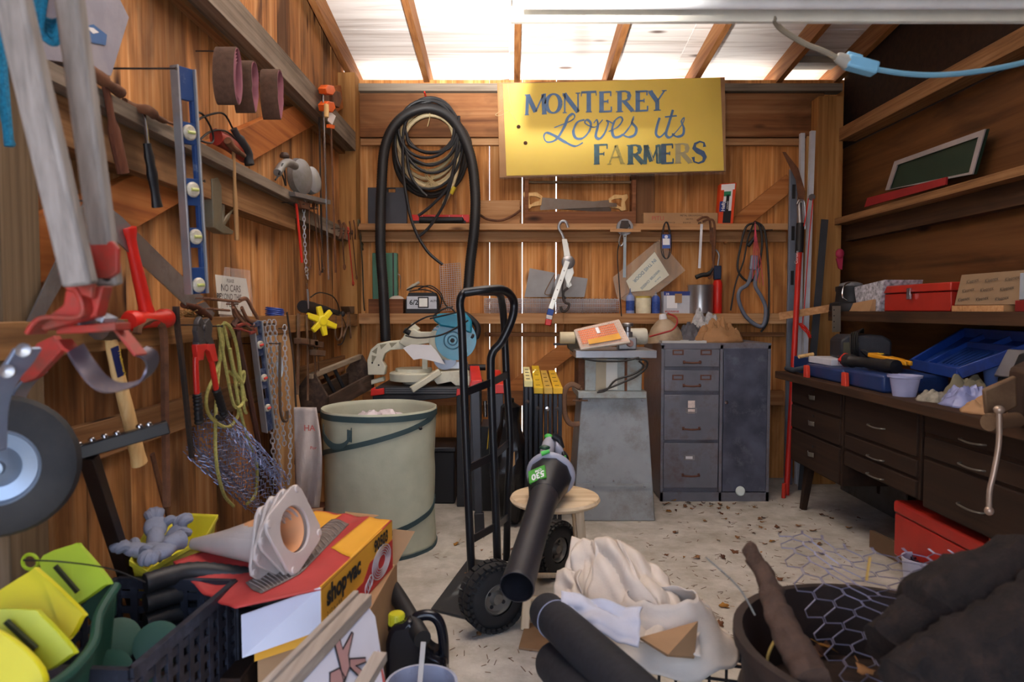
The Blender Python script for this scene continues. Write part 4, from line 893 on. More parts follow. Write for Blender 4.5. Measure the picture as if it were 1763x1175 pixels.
for tx, px, py, h, mm in (('METAL GROUNDING', 1171, 366, .012, INK), ('200 PCS.', 1181, 372, .010, INK), ('PITU', 1122, 373, .03, RI), ('\u25a1 10 A 20', 1152, 378, .009, INK), ('\u25a1 20 M 20', 1179, 378, .009, INK), ('\u25a1 30 A 10', 1205, 378, .009, INK)):
    c = P(px, py, Y=Yb); c.z += z1-P(px, 379, Y=Yb).z; tx_ = tx.replace('\u25a1 ', '')
    part(MB().text(tx_, c, X1, Z3, h, .0004), 'lettering', mm, t)
    if tx_ != tx: mb = MB(); e = c+V((-.012, -.0005, 0)); mb.frameprism([e, e+V((.009, 0, 0)), e+V((.009, 0, .009)), e+V((0, 0, .009))], [e+V((.0015, 0, .0015)), e+V((.0075, 0, .0015)), e+V((.0075, 0, .0075)), e+V((.0015, 0, .0075))], (0, -.0005, 0)); part(mb, 'tick_box', INK, t)
t = T('garbage_bag_box', 'orange and white box of garbage bags reading Hefty at the shelf end', 'box', B(1250, 378, .1))
Yh = YB-.13
q = [P(1236, 379, Y=Yh), P(1262, 379, Y=Yh), P(1268, 308, Y=Yh), P(1241, 310, Y=Yh)]; dz = z1-q[0].z; q = [p+V((0, 0, dz)) for p in q]; q[0].z = q[1].z = z1
part(MB().prism(q, (0, .07, 0)), 'carton', mat('orange carton', 'd8481e', .5), t, .001)
def hq(u, v, e=.0006): return q[0].lerp(q[1], u).lerp(q[3].lerp(q[2], u), v)+V((0, -e, 0))
for nm, u0, u1, v0, v1, mm in (('white_panel', .05, .92, .84, .98, PAPER), ('white_panel', .25, .8, .3, .84, PAPER), ('navy_band', .02, .42, .30, .56, mat('navy print', '2c3c80', .5)), ('green_band', .25, .7, .68, .80, mat('green print', '2f8a62', .5)), ('black_bag_picture', .3, .82, .02, .32, INK), ('black_stripe', .42, .62, .32, .72, INK)):
    part(MB().prism([hq(u0, v0), hq(u1, v0), hq(u1, v1), hq(u0, v1)], (0, -.0006 if 'white' in nm else -.0012, 0)), nm, mm, t)
part(MB().text('Hefty', hq(.36, .31, .003), (hq(.36, .9)-hq(.36, .3)), V((-1, 0, 0)), .024, .0006, bold=.02), 'lettering', PAPER, t)
part(MB().text('STRONG', hq(.58, .36, .003), (hq(.36, .9)-hq(.36, .3)), V((-1, 0, 0)), .010, .0006), 'lettering', PAPER, t)
# --- lower shelf
z2_ = SH2
t = T('metal_case', 'green metal tool case standing on end behind the thick hose', 'case', B(662, 520, .1))
GRN = mat('green painted steel', '4c7c66', .45, dirt='3c5a4c', damt=.3)
part(BX(641, 684, 430, 513, .04, .10, z2_+.09), 'case_body', GRN, t, .006)
part(BX(676, 678.5, 430, 513, .1, .103, z2_+.09), 'lid_seam', IRON, t)
part(MB().tube(cat(BP([(684, 472), (689, 476), (689, 496), (684, 500)], .08), 4), .003, 6), 'carry_handle', STEEL, t)
t = T('wood_box', 'small old wooden box under the green case at the left end of the lower shelf', 'box', B(662, 540, .1))
part(BX(634, 694, 513, 538, .03, .14, z2_), 'box_body', DBW, t, .002)
one(MB().sph(B(683, 515, .1)+V((0, 0, -.006)), (.055, .03, .03), 12), 'cloth_wad', mat('dusty white cloth', 'c8bfb4', .9), 'dusty white cloth wad on the small wooden box behind the charger', 'cloth')
t = T('battery_charger', 'black battery charger marked 6/2 with a meter, on the lower shelf', 'battery charger', B(727, 537, .15))
Yc = YB-.15
zb = z2_; k = P(0, 500, Y=Yc).z-P(0, 536, Y=Yc).z
x0, x1 = P(694, 0, Y=Yc).x, P(752, 0, Y=Yc).x
part(MB().prism([(x0, Yc, zb), (x1, Yc, zb), (x1, Yc, zb+k*.6), (x1-.02, Yc, zb+k), (x0+.025, Yc, zb+k), (x0, Yc, zb+k*.6)], (0, .12, 0)), 'case_body', BLK, t, .004)
part(MB().bb(x0+.012, x1-.012, Yc-.003, Yc, zb+k*.22, zb+k*.82), 'face_plate', mat('pale face plate', 'c8ccd4', .5), t)
part(MB().bb(x0+.095, x0+.165, Yc-.005, Yc-.003, zb+k*.3, zb+k*.75), 'meter', mat('meter window', 'f0f0e8', .3), t)
part(MB().frameprism([(x0+.092, Yc-.006, zb+k*.26), (x0+.168, Yc-.006, zb+k*.26), (x0+.168, Yc-.006, zb+k*.79), (x0+.092, Yc-.006, zb+k*.79)], [(x0+.1, Yc-.006, zb+k*.32), (x0+.16, Yc-.006, zb+k*.32), (x0+.16, Yc-.006, zb+k*.73), (x0+.1, Yc-.006, zb+k*.73)], (0, .002, 0)), 'meter_frame', INK, t)
part(MB().text('6/2', (x0+.03, Yc-.0035, zb+k*.42), X1, Z3, .035, .0005, bold=.02), 'lettering', INK, t)
part(MB().text('AUTO', (x0+.18, Yc-.0035, zb+k*.55), X1, Z3, .014, .0005, bold=.02), 'lettering', INK, t)
m = MB()
for p in ([(700, 500), (715, 494), (735, 494), (752, 502), (760, 515), (758, 530)], [(720, 498), (740, 492), (758, 504), (764, 520), (772, 530), (780, 528)], [(705, 502), (728, 499), (748, 505), (755, 520)]): m.tube(cat(BP(p, .13), 5), .005, 6)
part(m, 'power_cord', CORD, t)
one(MB().tube(cat(BP([(702, 500), (712, 492), (722, 486)], .10), 4), [.014]*5+[.010]*4, 10), 'rope_end', mat('off-white rope', 'b8b0a0', .9), 'short thick off-white handle lying above the battery charger', 'handle')
def meshpanel(mb, fn, nu, nv, r):
    for i in range(nu+1): mb.tube([fn(i/nu, j/8) for j in range(9)], r, 3)
    for j in range(nv+1): mb.tube([fn(i/8, j/nv) for i in range(9)], r, 3)
    return mb
def f(u, v): p = B(757+u*35+v*4, 456-u*3+v*80, .05+.02*sin(u*5+v*3)); return p
one(meshpanel(MB(), f, 9, 22, .0019), 'wire_mesh', GALV, 'upright piece of square wire mesh standing left of the long hose end', 'wire mesh')
t = T('hardware_cloth_roll', 'long roll of galvanised square wire mesh lying on the lower shelf', 'wire roll', B(950, 537, .1))
xa, xb = P(833, 0, Y=YB-.08).x, P(1068, 0, Y=YB-.08).x; rr_ = .053; cz = z2_+rr_+.003
m = MB()
for i in range(76): x = xa+(xb-xa)*i/75; m.torus((x, YB-.085, cz), rr_*(1 if i % 2 else .93), .0017, X1, 14, 3)
for k in range(22):
    a = 2*pi*k/22
    for q_ in (1, .93)[:1]: m.tube([(xa, YB-.085+rr_*cos(a), cz+rr_*sin(a)), (xb, YB-.085+rr_*cos(a)*.9, cz+rr_*sin(a)*.9)], .0017, 3)
part(m, 'wire_mesh', GALV, t)
m = MB()
for r_ in (.036, .02):
    for k in range(14):
        a = 2*pi*k/14; m.tube([(xa+.05, YB-.085+r_*cos(a), cz+r_*sin(a)), (xb-.02, YB-.085+r_*cos(a), cz+r_*sin(a))], .0012, 3)
part(m, 'inner_mesh', GALV, t)
for lab, q_, a_ in (('left grey translucent plastic sheet standing behind the mesh roll', [(912, 462), (955, 470), (952, 512), (903, 512)], .75), ('right grey translucent plastic sheet standing behind the mesh roll', [(960, 472), (1012, 480), (1006, 512), (944, 512)], .7)):
    one(MB().prism(BP(q_, .025), (0, .003, 0)), 'plastic_sheet', mat('grey frosted plastic', 'a8a8a8', .5, alpha=.8), lab, 'plastic sheet', group='grey sheets behind the mesh roll')
one(MB().tube(cat(BP([(955, 472), (945, 490), (938, 506), (950, 508)], .04), 4), .003, 5), 'twine_loop', mat('brown twine', '8a6a48', .9), 'short brown twine hanging between the two grey plastic sheets', 'twine')
# bottles and tins
def bottle(label, px, w_, h_, body, cap, nozzle):
    t = T('glue_bottle', label, 'bottle', (P(px, 0, Y=YB-.09).x, YB-.09, z2_), local=True, group='blue bottles on the lower shelf')
    r = w_/2; part(MB().lathe((0, 0, 0), Z3, [(.002, 0), (r*.95, 0), (r, .004), (r, h_*.62), (r*.9, h_*.72), (r*.5, h_*.8), (.002, h_*.8)], 18), 'bottle_body', body, t)
    part(MB().lathe((0, 0, h_*.78), Z3, [(.002, 0), (r*.45, 0), (r*.4, h_*.07), (.005, h_*.1), (.003, nozzle), (.001, nozzle)], 12), 'nozzle', cap, t)
    part(MB().lathe((0, 0, h_*.12), Z3, [(r*1.01, 0), (r*1.01, h_*.42)], 18, cap=False), 'label_wrap', mat('blue label', '2c4890', .5, var=.3, scale=60), t)
WHT = mat('off-white plastic', 'd8d8dc', .5)
bottle('blue and white glue bottle left of the flower-printed tin', 1089, .062, .17, mat('pale blue bottle', '8898c8', .4), mat('blue-grey nozzle', '5a6c9c', .5), .05)
bottle('blue bottle with grey cap, right of the flower-printed tin', 1134, .062, .16, mat('blue bottle', '3c56a0', .4), mat('grey cap', '9a9ca0', .5), .03)
t = T('tin_can', 'cream tin with a yellow rim and faded leaf print between blue bottles', 'tin', (P(1112, 0, Y=YB-.09).x, YB-.09, z2_), local=True)
part(MB().lathe((0, 0, 0), Z3, [(.002, 0), (.056, 0), (.056, .115), (.054, .118), (.002, .118)], 26), 'can_body', mat('cream tin print', 'd6ceb0', .5, var=.12, scale=30, dirt='8a9a50', damt=.2, dscale=30), t)
part(MB().lathe((0, 0, .112), Z3, [(.05, 0), (.0575, 0), (.0575, .012), (.05, .012)], 26), 'lid', mat('yellow rim', 'c8b048', .5), t)
t = T('small_carton', 'small grey and white printed carton with a torn brown flap on the lower shelf', 'box', B(1166, 540, .1))
part(BX(1143, 1190, 496, 534, .03, .13, z2_), 'carton', mat('pale carton', 'b9bcc4', .7), t, .001)
Yk = YB-.131
bz = lambda px, py: P(px, py, Y=Yk)+V((0, 0, z2_-P(px, 534, Y=Yk).z))
def lab2(nm, x0, x1, y0, y1, mm, th=.001): part(MB().prism([bz(x0, y1), bz(x1, y1), bz(x1, y0), bz(x0, y0)], (0, -th, 0)), nm, mm, t)
lab2('navy_band', 1143, 1190, 496, 503, mat('navy print', '2c3c80', .5)); lab2('white_panel', 1148, 1166, 503, 525, PAPER); lab2('torn_flap', 1162, 1174, 500, 516, CARD, .003)
part(MB().text('MULTI-PURPOSE', bz(1145, 532), X1, Z3, .012, .001, squash=.8, bold=.02), 'lettering', mat('red print', 'b83a30', .6), t)
part(MB().text('3/8', bz(1146, 502), X1, Z3, .014, .0015, bold=.02), 'lettering', PAPER, t)
t = T('steel_pot', 'round brushed steel container on the lower shelf beside the red torch cylinder', 'container', (P(1212, 0, Y=YB-.1).x, YB-.1, z2_), local=True)
part(MB().lathe((0, 0, 0), Z3, [(.002, 0), (.086, 0), (.09, .004), (.09, .200), (.092, .204), (.088, .206), (.086, .02), (.002, .02)], 36), 'pot_body', mat('brushed steel', 'b8b8ba', .3, .9), t)
t = T('gas_torch', 'red gas cylinder with a blue head and bent metal nozzle on the lower shelf', 'blow torch', (P(1242, 0, Y=YB-.09).x, YB-.09, z2_), local=True)
part(MB().lathe((0, 0, 0), Z3, [(.002, 0), (.030, 0), (.033, .006), (.033, .215), (.026, .238), (.012, .246), (.002, .246)], 22), 'gas_cylinder', REDN, t)
part(MB().bar((-.004, 0, .246), (-.006, 0, .345), .05, .04, up=(0, 1, 0), w2=.058), 'burner_head', mat('navy plastic', '20304c', .45), t, .006)
part(MB().tube(cat([(0, 0, .34), (.004, 0, .38), (.008, 0, .42), (-.01, 0, .455), (-.035, 0, .462)], 5), .006, 8), 'nozzle', STEEL, t)
# hanging: cable puller
t = T('cable_puller', 'silver ratchet cable puller with a red white and blue grip hanging from the shelf edge', 'hand winch', B(970, 560, .2))
m = MB().tube(cat(BP([(978, 392), (974, 382), (966, 382), (962, 392), (968, 404), (972, 416)], .2), 5), .010, 8, flat=.7); part(m, 'top_hook', STEEL, t)
m = MB(); m.prism(BP([(967, 412), (976, 412), (982, 440), (988, 470), (978, 495), (972, 480), (972, 450)], .20), (0, -.012, 0)); m.prism(BP([(970, 412), (979, 420), (976, 470), (985, 492), (976, 498), (970, 470)], .18), (0, -.008, 0)); part(m, 'side_plate', mat('pale zinc', 'ccc8bc', .35, .6), t, .002)
part(MB().lathe(B(978, 452, .205), YN, [(.002, 0), (.045, 0), (.048, .006), (.048, .02), (.04, .026), (.002, .026)], 24), 'ratchet_wheel', STEEL, t)
m = MB(); m.bar(B(977, 450, .24), B(948, 532, .24), .036, .008, up=YN); 
part(m, 'lever', mat('pale zinc', 'ccc8bc', .35, .6), t, .002)
m = MB()
for f_ in (.2, .4, .6, .8): m.lathe(B(977, 450, .245).lerp(B(948, 532, .245), f_), YN, [(.004, 0), (.004, .002), (.001, .002)], 8)
part(m, 'rivet', IRON, t)
part(MB().bar(B(949, 533, .24), B(946, 543, .24), .045, .02, up=YN), 'blue_grip', mat('grip blue', '2c50a0', .5), t, .004)
part(MB().bar(B(946, 543, .24), B(945, 550, .24), .045, .02, up=YN), 'white_grip', WHT, t, .004)
part(MB().bar(B(945, 550, .24), B(943, 561, .24), .045, .02, up=YN), 'red_grip', REDN, t, .006)
m = MB().tube(cat(BP([(978, 496), (970, 504), (972, 520), (980, 524), (976, 534), (968, 536), (965, 528)], .2), 5), .009, 8, flat=.8); m.tube(cat(BP([(972, 470), (968, 500), (974, 515)], .21), 4), .006, 6); part(m, 'lower_hook', IRON, t)
one(MB().tube(BP([(971, 536), (970, 575)], .2), .0015, 4), 'thin_string', mat('brown twine', '8a6a48', .9), 'thin brown string hanging straight down from the cable puller hook', 'string')
# pulley
t = T('pulley_block', 'round grey pulley with its iron strap hanging at the middle of the shelf edge', 'pulley', B(1075, 465, .2))
part(MB().lathe(B(1075, 392, .165), YN, [(.012, 0), (.058, 0), (.05, .012), (.058, .024), (.04, .024), (.036, .016), (.012, .016)], 26), 'wheel', STEEL, t)
part(MB().prism(BP([(1070, 380), (1082, 380), (1084, 390), (1080, 394), (1068, 392)], .20), (0, .03, 0)), 'top_bracket', IRON, t, .002)
part(MB().tube(cat(BP([(1070, 402), (1066, 416), (1069, 424), (1074, 416), (1073, 402)], .2), 5), .006, 8), 'lower_eye', STEEL, t)
part(MB().tube(cat(BP([(1066, 420), (1063, 440), (1066, 490), (1070, 545)], .2), 5), .004, 6), 'cord', CORD, t)
one(MB().bar(B(1050, 397, .22), B(1103, 397, .22), .02, .022), 'wood_strip', WLM, 'thin flat wood strip lying across the front of the pulley', 'wood strip')
one(MB().bar(B(1076, 404, .215), B(1075, 478, .215), .02, .006, up=YN), 'metal_ruler', mat('pale blue-grey metal', '9aa6ac', .5, .4), 'narrow pale metal strip hanging below the pulley', 'metal strip')
# belt
t = T('drive_belt', 'looped black drive belt in a blue and white sleeve hanging from a nail', 'belt', B(1147, 448, .2))
m = MB()
for rx in (9, 6): m.strap([B(1147+rx*sin(a)*(1-.25*cos(a)), 414-32*cos(a), .19) for a in [2*pi*k/32 for k in range(33)]], YN, .012, .004)
part(m, 'belt_loop', BLK, t)
part(MB().prism(BP([(1140, 404), (1154, 404), (1154, 428), (1140, 428)], .205), (0, -.004, 0)), 'paper_sleeve', mat('sleeve blue', '3c5ca8', .6), t)
part(MB().prism(BP([(1141, 411), (1153, 411), (1153, 422), (1141, 422)], .210), (0, -.001, 0)), 'white_band', PAPER, t)
part(MB().lathe(B(1147, 408, .21), YN, [(.012, 0), (.012, .001), (.001, .001)], 14), 'round_logo', mat('pale logo', 'd8dcec', .5), t)
# hacksaws
def hack(label, pts, blade, o, fm, bm):
    t = T('hacksaw', label, 'saw', B(*blade[1], o), group='hacksaws hanging at the right')
    part(MB().tube(cat(BP(pts, o), 5), .008, 8, flat=.6), 'saw_frame', fm, t)
    a, b = B(*blade[0], o), B(*blade[1], o); part(MB().bar(a, b, .018, .003, up=YN), 'blade', bm, t)
    return t
t = hack('dark framed hacksaw with black handle hanging nearest the shelf right', [(1210, 382), (1222, 378), (1230, 386), (1230, 430), (1226, 470), (1220, 480)], ((1208, 386), (1204, 462)), .18, RUST, WHT)
part(MB().tube(cat(BP([(1198, 478), (1208, 474), (1220, 472), (1228, 462)], .18), 5), [.016]*12+[.01]*4, 10), 'handle', BLK, t)
t = hack('second rusty hacksaw frame hanging just behind the first', [(1200, 380), (1212, 374), (1222, 380), (1224, 420)], ((1226, 392), (1228, 450)), .15, RUST, RUST)
# winter cheese envelope
t = T('plastic_envelope', 'clear plastic envelope with upside-down card reading WINTER CHEESE IN THIS DOOR', 'envelope', B(1110, 510, .08))
part(MB().prism(BP([(1055, 478), (1135, 412), (1180, 466), (1100, 530), (1062, 512)], .065), (0, -.0015, 0)), 'plastic_sleeve', mat('dusty clear sleeve', 'd8c8b4', .2, alpha=.28), t)
q_ = BP([(1078, 484), (1128, 433), (1152, 474), (1110, 504), (1100, 500)], .07)
part(MB().prism(BP([(1078, 484), (1127, 434), (1152, 474), (1118, 500), (1086, 503)], .07), (0, -.0015, 0)), 'card', mat('ivory card', 'e2e0cc', .7, var=.03), t)
r_ = (B(1078, 484)-B(1127, 434)).normalized(); u_ = (B(1127, 434)-B(1152, 474)).normalized()
for tx, px, py, h in (('IN THIS DOOR', 1127, 445, .024), ('WINTER CHEESE', 1134, 464, .018), ('from us', 1136, 476, .012)):
    part(MB().text(tx, B(px, py, .0735), r_, (V((0, 0, -1))-r_*r_.dot(V((0, 0, -1)))), h, .0006, bold=.01), 'lettering', mat('grey-blue ink', '7e96a4', .7), t)
# cable & chain hose at right
t = T('cable_coil', 'black electric cable coiled on a nail right of the torch', 'cable', B(1300, 560, .1))
m = MB()
m.tube(cat(BP([(1300, 384), (1284, 392), (1274, 430), (1270, 462), (1280, 480), (1294, 484), (1306, 460), (1312, 420), (1308, 390), (1298, 382)], .18), 6), .008, 8)
m.tube(cat(BP([(1300, 382), (1316, 396), (1322, 450), (1324, 500), (1322, 550), (1310, 572)], .17), 6), .008, 8)
m.tube(cat(BP([(1298, 384), (1288, 410), (1280, 450), (1266, 490), (1258, 535)], .16), 6), .006, 8)
part(m, 'cable_loops', CORD, t); part(MB().tube(BP([(1302, 406), (1288, 424)], .19), [.010, .014], 10), 'plug', BLK, t)
t = T('chain_lock', 'grey sleeved security chain hanging in a loop below pink cord', 'chain', B(1290, 560, .2))
part(MB().tube(cat(BP([(1296, 460), (1288, 488), (1274, 500), (1272, 518), (1284, 545), (1306, 562), (1316, 556), (1318, 530), (1310, 510), (1300, 490), (1306, 462)], .2), 6), .014, 10), 'sleeve', mat('grey-blue sleeve', '646a78', .6, dirt='484c58', damt=.3), t)
part(MB().bar(B(1299, 440, .2), B(1296, 465, .2), .05, .03, up=YN), 'lock_body', mat('blue-grey lock', '8a90a0', .4, .4), t, .006)
m = MB()
for dx in (0, 2, 4, 6): m.tube(cat(BP([(1300, 382), (1299+dx*.6, 410), (1297+dx*2, 445), (1296+dx*3, 480+dx*2)], .215), 4), .0022, 5)
one(m, 'pink_twine', mat('pink cord', 'd0405c', .6), 'several strands of pink cord hanging through the black cable coil', 'cord')
one(MB().tube(BP([(1286, 398), (1330, 396)], .16), .005, 6), 'peg', IRON, 'small iron peg above the coiled black cable', 'peg')
# right corner: long items
t = T('pole_pruner', 'red pole pruner standing in the right corner with black collar and red rope', 'pruner', (P(1365, 700, Y=4.7).x, 4.7, 0))
part(MB().tube([V((P(1356, 720, Y=4.58).x, 4.58, 0)), P(1363, 690, Y=4.62), P(1377, 420, Y=4.72)], .019, 12), 'red_pole', REDR, t)
part(MB().tube([P(1376, 435, Y=4.71), P(1378, 385, Y=4.73)], .027, 12), 'black_collar', BLK, t)
part(MB().text('Corona', P(1371.5, 455, Y=4.66)+V((0, -.012, 0)), (P(1376, 425, Y=4.68)-P(1371, 500, Y=4.66)), V((-1, 0, 0)), .02, .001), 'lettering', PAPER, t)
part(MB().tube([P(1378, 390, Y=4.72), P(1376, 350, Y=4.74)], .018, 10), 'upper_tube', STEEL, t)
m = MB().tube(cat([P(x, y, Y=4.72) for x, y in ((1372, 352), (1376, 345), (1384, 347), (1386, 365), (1386, 395))], 5), .007, 8); part(m, 'pruner_hook', STEEL, t)
part(MB().prism([P(x, y, Y=4.72) for x, y in ((1347, 262), (1352, 262), (1374, 290), (1386, 330), (1384, 345), (1374, 342), (1370, 310))], (0, -.004, 0)), 'saw_blade', RUST, t)
part(MB().lathe(P(1397, 340, Y=4.7), YN, [(.002, 0), (.022, 0), (.022, .012), (.002, .012)], 16), 'rope_pulley', STEEL, t)
m = MB().tube([P(x, y, Y=4.69) for x, y in ((1400, 342), (1394, 400), (1384, 540), (1380, 566))], .0035, 6); m.tube([P(x, y, Y=4.69) for x, y in ((1392, 342), (1388, 370), (1384, 390))], .0035, 6); part(m, 'red_rope', REDN, t)
m = MB()
for k in range(7): m.tube(cat([P(1376+rnd.uniform(-3, 3), 556+rnd.uniform(0, 6), Y=4.66), P(1385, 565+rnd.uniform(-4, 6), Y=4.66), P(1396+rnd.uniform(-3, 3), 578+rnd.uniform(-8, 5), Y=4.66)], 4), .0035, 5)
part(m, 'rope_knot', REDN, t)
one(MB().bar(P(1381, 230, Y=4.88), V((P(1376, 620, Y=4.88).x, 4.88, 0)), .03, .03, up=YN), 'white_pole', mat('white channel', 'c4c8d0', .45), 'left one of two tall white metal poles standing in the right corner', 'pole', group='white poles in the corner')
one(MB().bar(P(1399, 226, Y=4.80), V((P(1382, 620, Y=4.80).x, 4.80, 0)), .032, .03, up=YN), 'white_pole', mat('white channel', 'c4c8d0', .45), 'right one of two tall white metal poles, beside the corner post', 'pole', group='white poles in the corner')
one(MB().bar(P(1391, 235, Y=4.93), V((P(1388, 600, Y=4.93).x, 4.93, 0)), .018, .02, up=YN), 'wood_lath', HNDL, 'thin pale wood lath between the two white poles', 'lath')
t = T('corner_level', 'grey aluminium level standing upright in the right corner, left of the red pole', 'spirit level', P(1364, 600, Y=4.88))
a, b = P(1366, 292, Y=4.86), P(1360, 640, Y=4.86); b.z = 0; part(MB().bar(a, b, .024, .055, up=X1), 'level_body', mat('grey-blue level', '7e8898', .4, .5), t, .002)
for f_ in (.07, .2, .34): c = a.lerp(b, f_); part(MB().bar(c+V((0, -.013, .05)), c+V((0, -.013, -.05)), .003, .022, up=X1), 'cut_out', INK, t)
one(MB().bar(P(1420, 378, Y=4.74), V((P(1385, 575, Y=4.70).x, 4.70, 0)), .004, .05, up=X1), 'steel_rule', mat('dark ruler', '45484e', .5, .4), 'dark metal rule leaning against the right corner post', 'ruler')
m = MB().sph(P(1446, 437, Y=4.8), (.03, .02, .035), 8); m.prism([P(x, y, Y=4.8) for x, y in ((1440, 445), (1452, 440), (1450, 465), (1444, 462))], (0, .01, 0)); one(m, 'pink_ribbon', mat('pink tape', 'b03050', .6), 'crumpled pink flagging tape stuck on the post above the right shelf', 'tape')
# ================================================================ MIDDLE OF THE SHED
# --- filing cabinet with locker
CB = mat('worn grey cabinet steel', '767882', .42, .3, var=.2, scale=5, dirt='553c2e', damt=.36, dscale=5, bump=.1)
YC = 4.42; s_ = YC/F
x0, x1 = P(1138, 700, Y=YC).x, P(1326, 700, Y=YC).x; zt = P(1200, 592, Y=YC).z
t = T('filing_cabinet', 'worn grey steel filing cabinet with four drawers and a tall side locker', 'cabinet', ((x0+x1)/2, YC+.3, 0))
part(MB().bb(x0, x1, YC+.018, YC+.58, .012, zt), 'cabinet_body', CB, t, .004)
part(MB().bb(x0-.003, x1+.003, YC+.002, YC+.585, zt-.012, zt+.003), 'cabinet_top', CB, t, .002)
zp = lambda py: P(1200, py, Y=YC).z
xp = lambda px: P(px, 700, Y=YC).x
m = MB(); m.bb(x0, x0+.018, YC, YC+.02, .0, zt-.01); m.bb(xp(1239), xp(1244), YC, YC+.02, 0, zt-.01); m.bb(x1-.02, x1, YC, YC+.02, 0, zt-.01); m.bb(x0, x1, YC, YC+.02, .0, .06); m.bb(x0, x1, YC, YC+.02, zt-.035, zt-.01)
part(m, 'front_frame', CB, t, .001)
RH = mat('rusty drawer fittings', '6a4638', .7, .3, var=.25, scale=40)
for i, (a, b) in enumerate(((602, 632), (638, 674), (680, 758), (763, 840))):
    d_ = part(MB().bb(xp(1143), xp(1237), YC-.006, YC+.02, zp(b), zp(a)), 'drawer', CB, t, .003)
    cx = xp(1190); hz = (zp(624), zp(664), zp(738), zp(818))[i]
    m = MB().tube(cat([(cx-.05, YC-.006, hz), (cx-.048, YC-.03, hz), (cx, YC-.034, hz-.003), (cx+.048, YC-.03, hz), (cx+.05, YC-.006, hz)], 4), .006, 8); 
    for s in (-1, 1): m.bb(cx+s*.052-.007, cx+s*.052+.007, YC-.010, YC-.005, hz-.011, hz+.011)
    part(m, 'handle', RH, d_)
    hs = ((xp(1166), zp(607)), (xp(1214), zp(607))) if i == 0 else ((xp(1166), zp(650)), (xp(1214), zp(650))) if i == 1 else ((xp(1190), zp(707)),) if i == 2 else ((xp(1187), zp(788)),)
    for hx, hz_ in hs:
        o_ = [(hx-.036, YC-.009, hz_-.017), (hx+.036, YC-.009, hz_-.017), (hx+.036, YC-.009, hz_+.017), (hx-.036, YC-.009, hz_+.017)]
        n_ = [(hx-.027, YC-.009, hz_-.009), (hx+.027, YC-.009, hz_-.009), (hx+.027, YC-.009, hz_+.009), (hx-.027, YC-.009, hz_+.009)]
        part(MB().frameprism(o_, n_, (0, .004, 0)), 'label_holder', RH if i < 2 else STEEL, d_)
    if i == 2: part(MB().bb(xp(1184), xp(1196), YC-.008, YC-.0065, zp(712), zp(690)), 'card_label', mat('pinkish card', 'd8c8c0', .8, var=.2, scale=60), d_)
    if i == 3: part(MB().bb(xp(1181), xp(1193), YC-.008, YC-.0065, zp(791), zp(785)), 'card_label', PAPER, d_)
d_ = part(MB().bb(xp(1245), xp(1320), YC-.006, YC+.02, .065, zp(600)), 'locker_door', mat('blotchy blue-grey steel', '545868', .4, .3, var=.45, scale=6, dirt='7c8490', damt=.30, dscale=7), t, .003)
part(MB().lathe((xp(1250), YC-.006, zp(693)), YN, [(.012, 0), (.012, .003), (.004, .004)], 14), 'lock', CHROME, d_)
one(MB().lathe(P(1274, 846, Y=YC-.07), (0, -1, .25), [(.001, 0), (.026, .002), (.031, .008), (.026, .014), (.001, .017)], 22), 'white_disc', mat('white disc', 'd0dad6', .5), 'small round white disc standing at the foot of the cabinet locker', 'disc')
ZT = zt+.003
# things on the cabinet
t = T('work_lamp', 'dusty cream lamp shade with white socket lying on the cabinet, red cord behind', 'lamp', P(1145, 588, Y=4.6))
c = P(1146, 584, Y=4.62); c.z = ZT+.004; ax = V((-.12, .0, 1)).normalized()
part(MB().lathe(c, ax, [(.125, 0), (.122, .006), (.112, .05), (.085, .10), (.05, .135), (.03, .15), (.028, .148), (.08, .095), (.105, .048), (.118, .004)], 32, cap=False), 'lamp_shade', mat('dusty cream enamel', 'a8947a', .5, dirt='7c6854', damt=.4), t)
part(MB().lathe(c+ax*.145, ax, [(.002, 0), (.028, 0), (.026, .02), (.022, .04), (.002, .042)], 18), 'socket', WHT, t)
t = T('red_extension_lead', 'red electric cord curling around the lamp shade on the cabinet', 'cord', P(1165, 580, Y=4.5))
part(MB().tube(cat([P(x, y, Y=yy) for x, y, yy in ((1150, 540, 4.7), (1163, 546, 4.62), (1166, 556, 4.5), (1158, 568, 4.46), (1140, 574, 4.46), (1118, 580, 4.45))], 6), .006, 8), 'cord', mat('red cord', 'a02a2c', .5), t)
def crumple(u, v, rx, ry, h, seed, sharp=1.0, e=.9, fq=1):
    """a crumpled heap, as a height over an oval"""
    r = min(1, sqrt(u*u+v*v)); p = V((u*3*fq+seed, v*3*fq, seed*1.7))
    n_ = .25+.5*noise.noise(p*1.1)+.5*abs(noise.noise(p*1.9))*sharp+abs(noise.noise(p*4.1))*.22
    return (1-r**2.2)**e*h*(.45+n_)
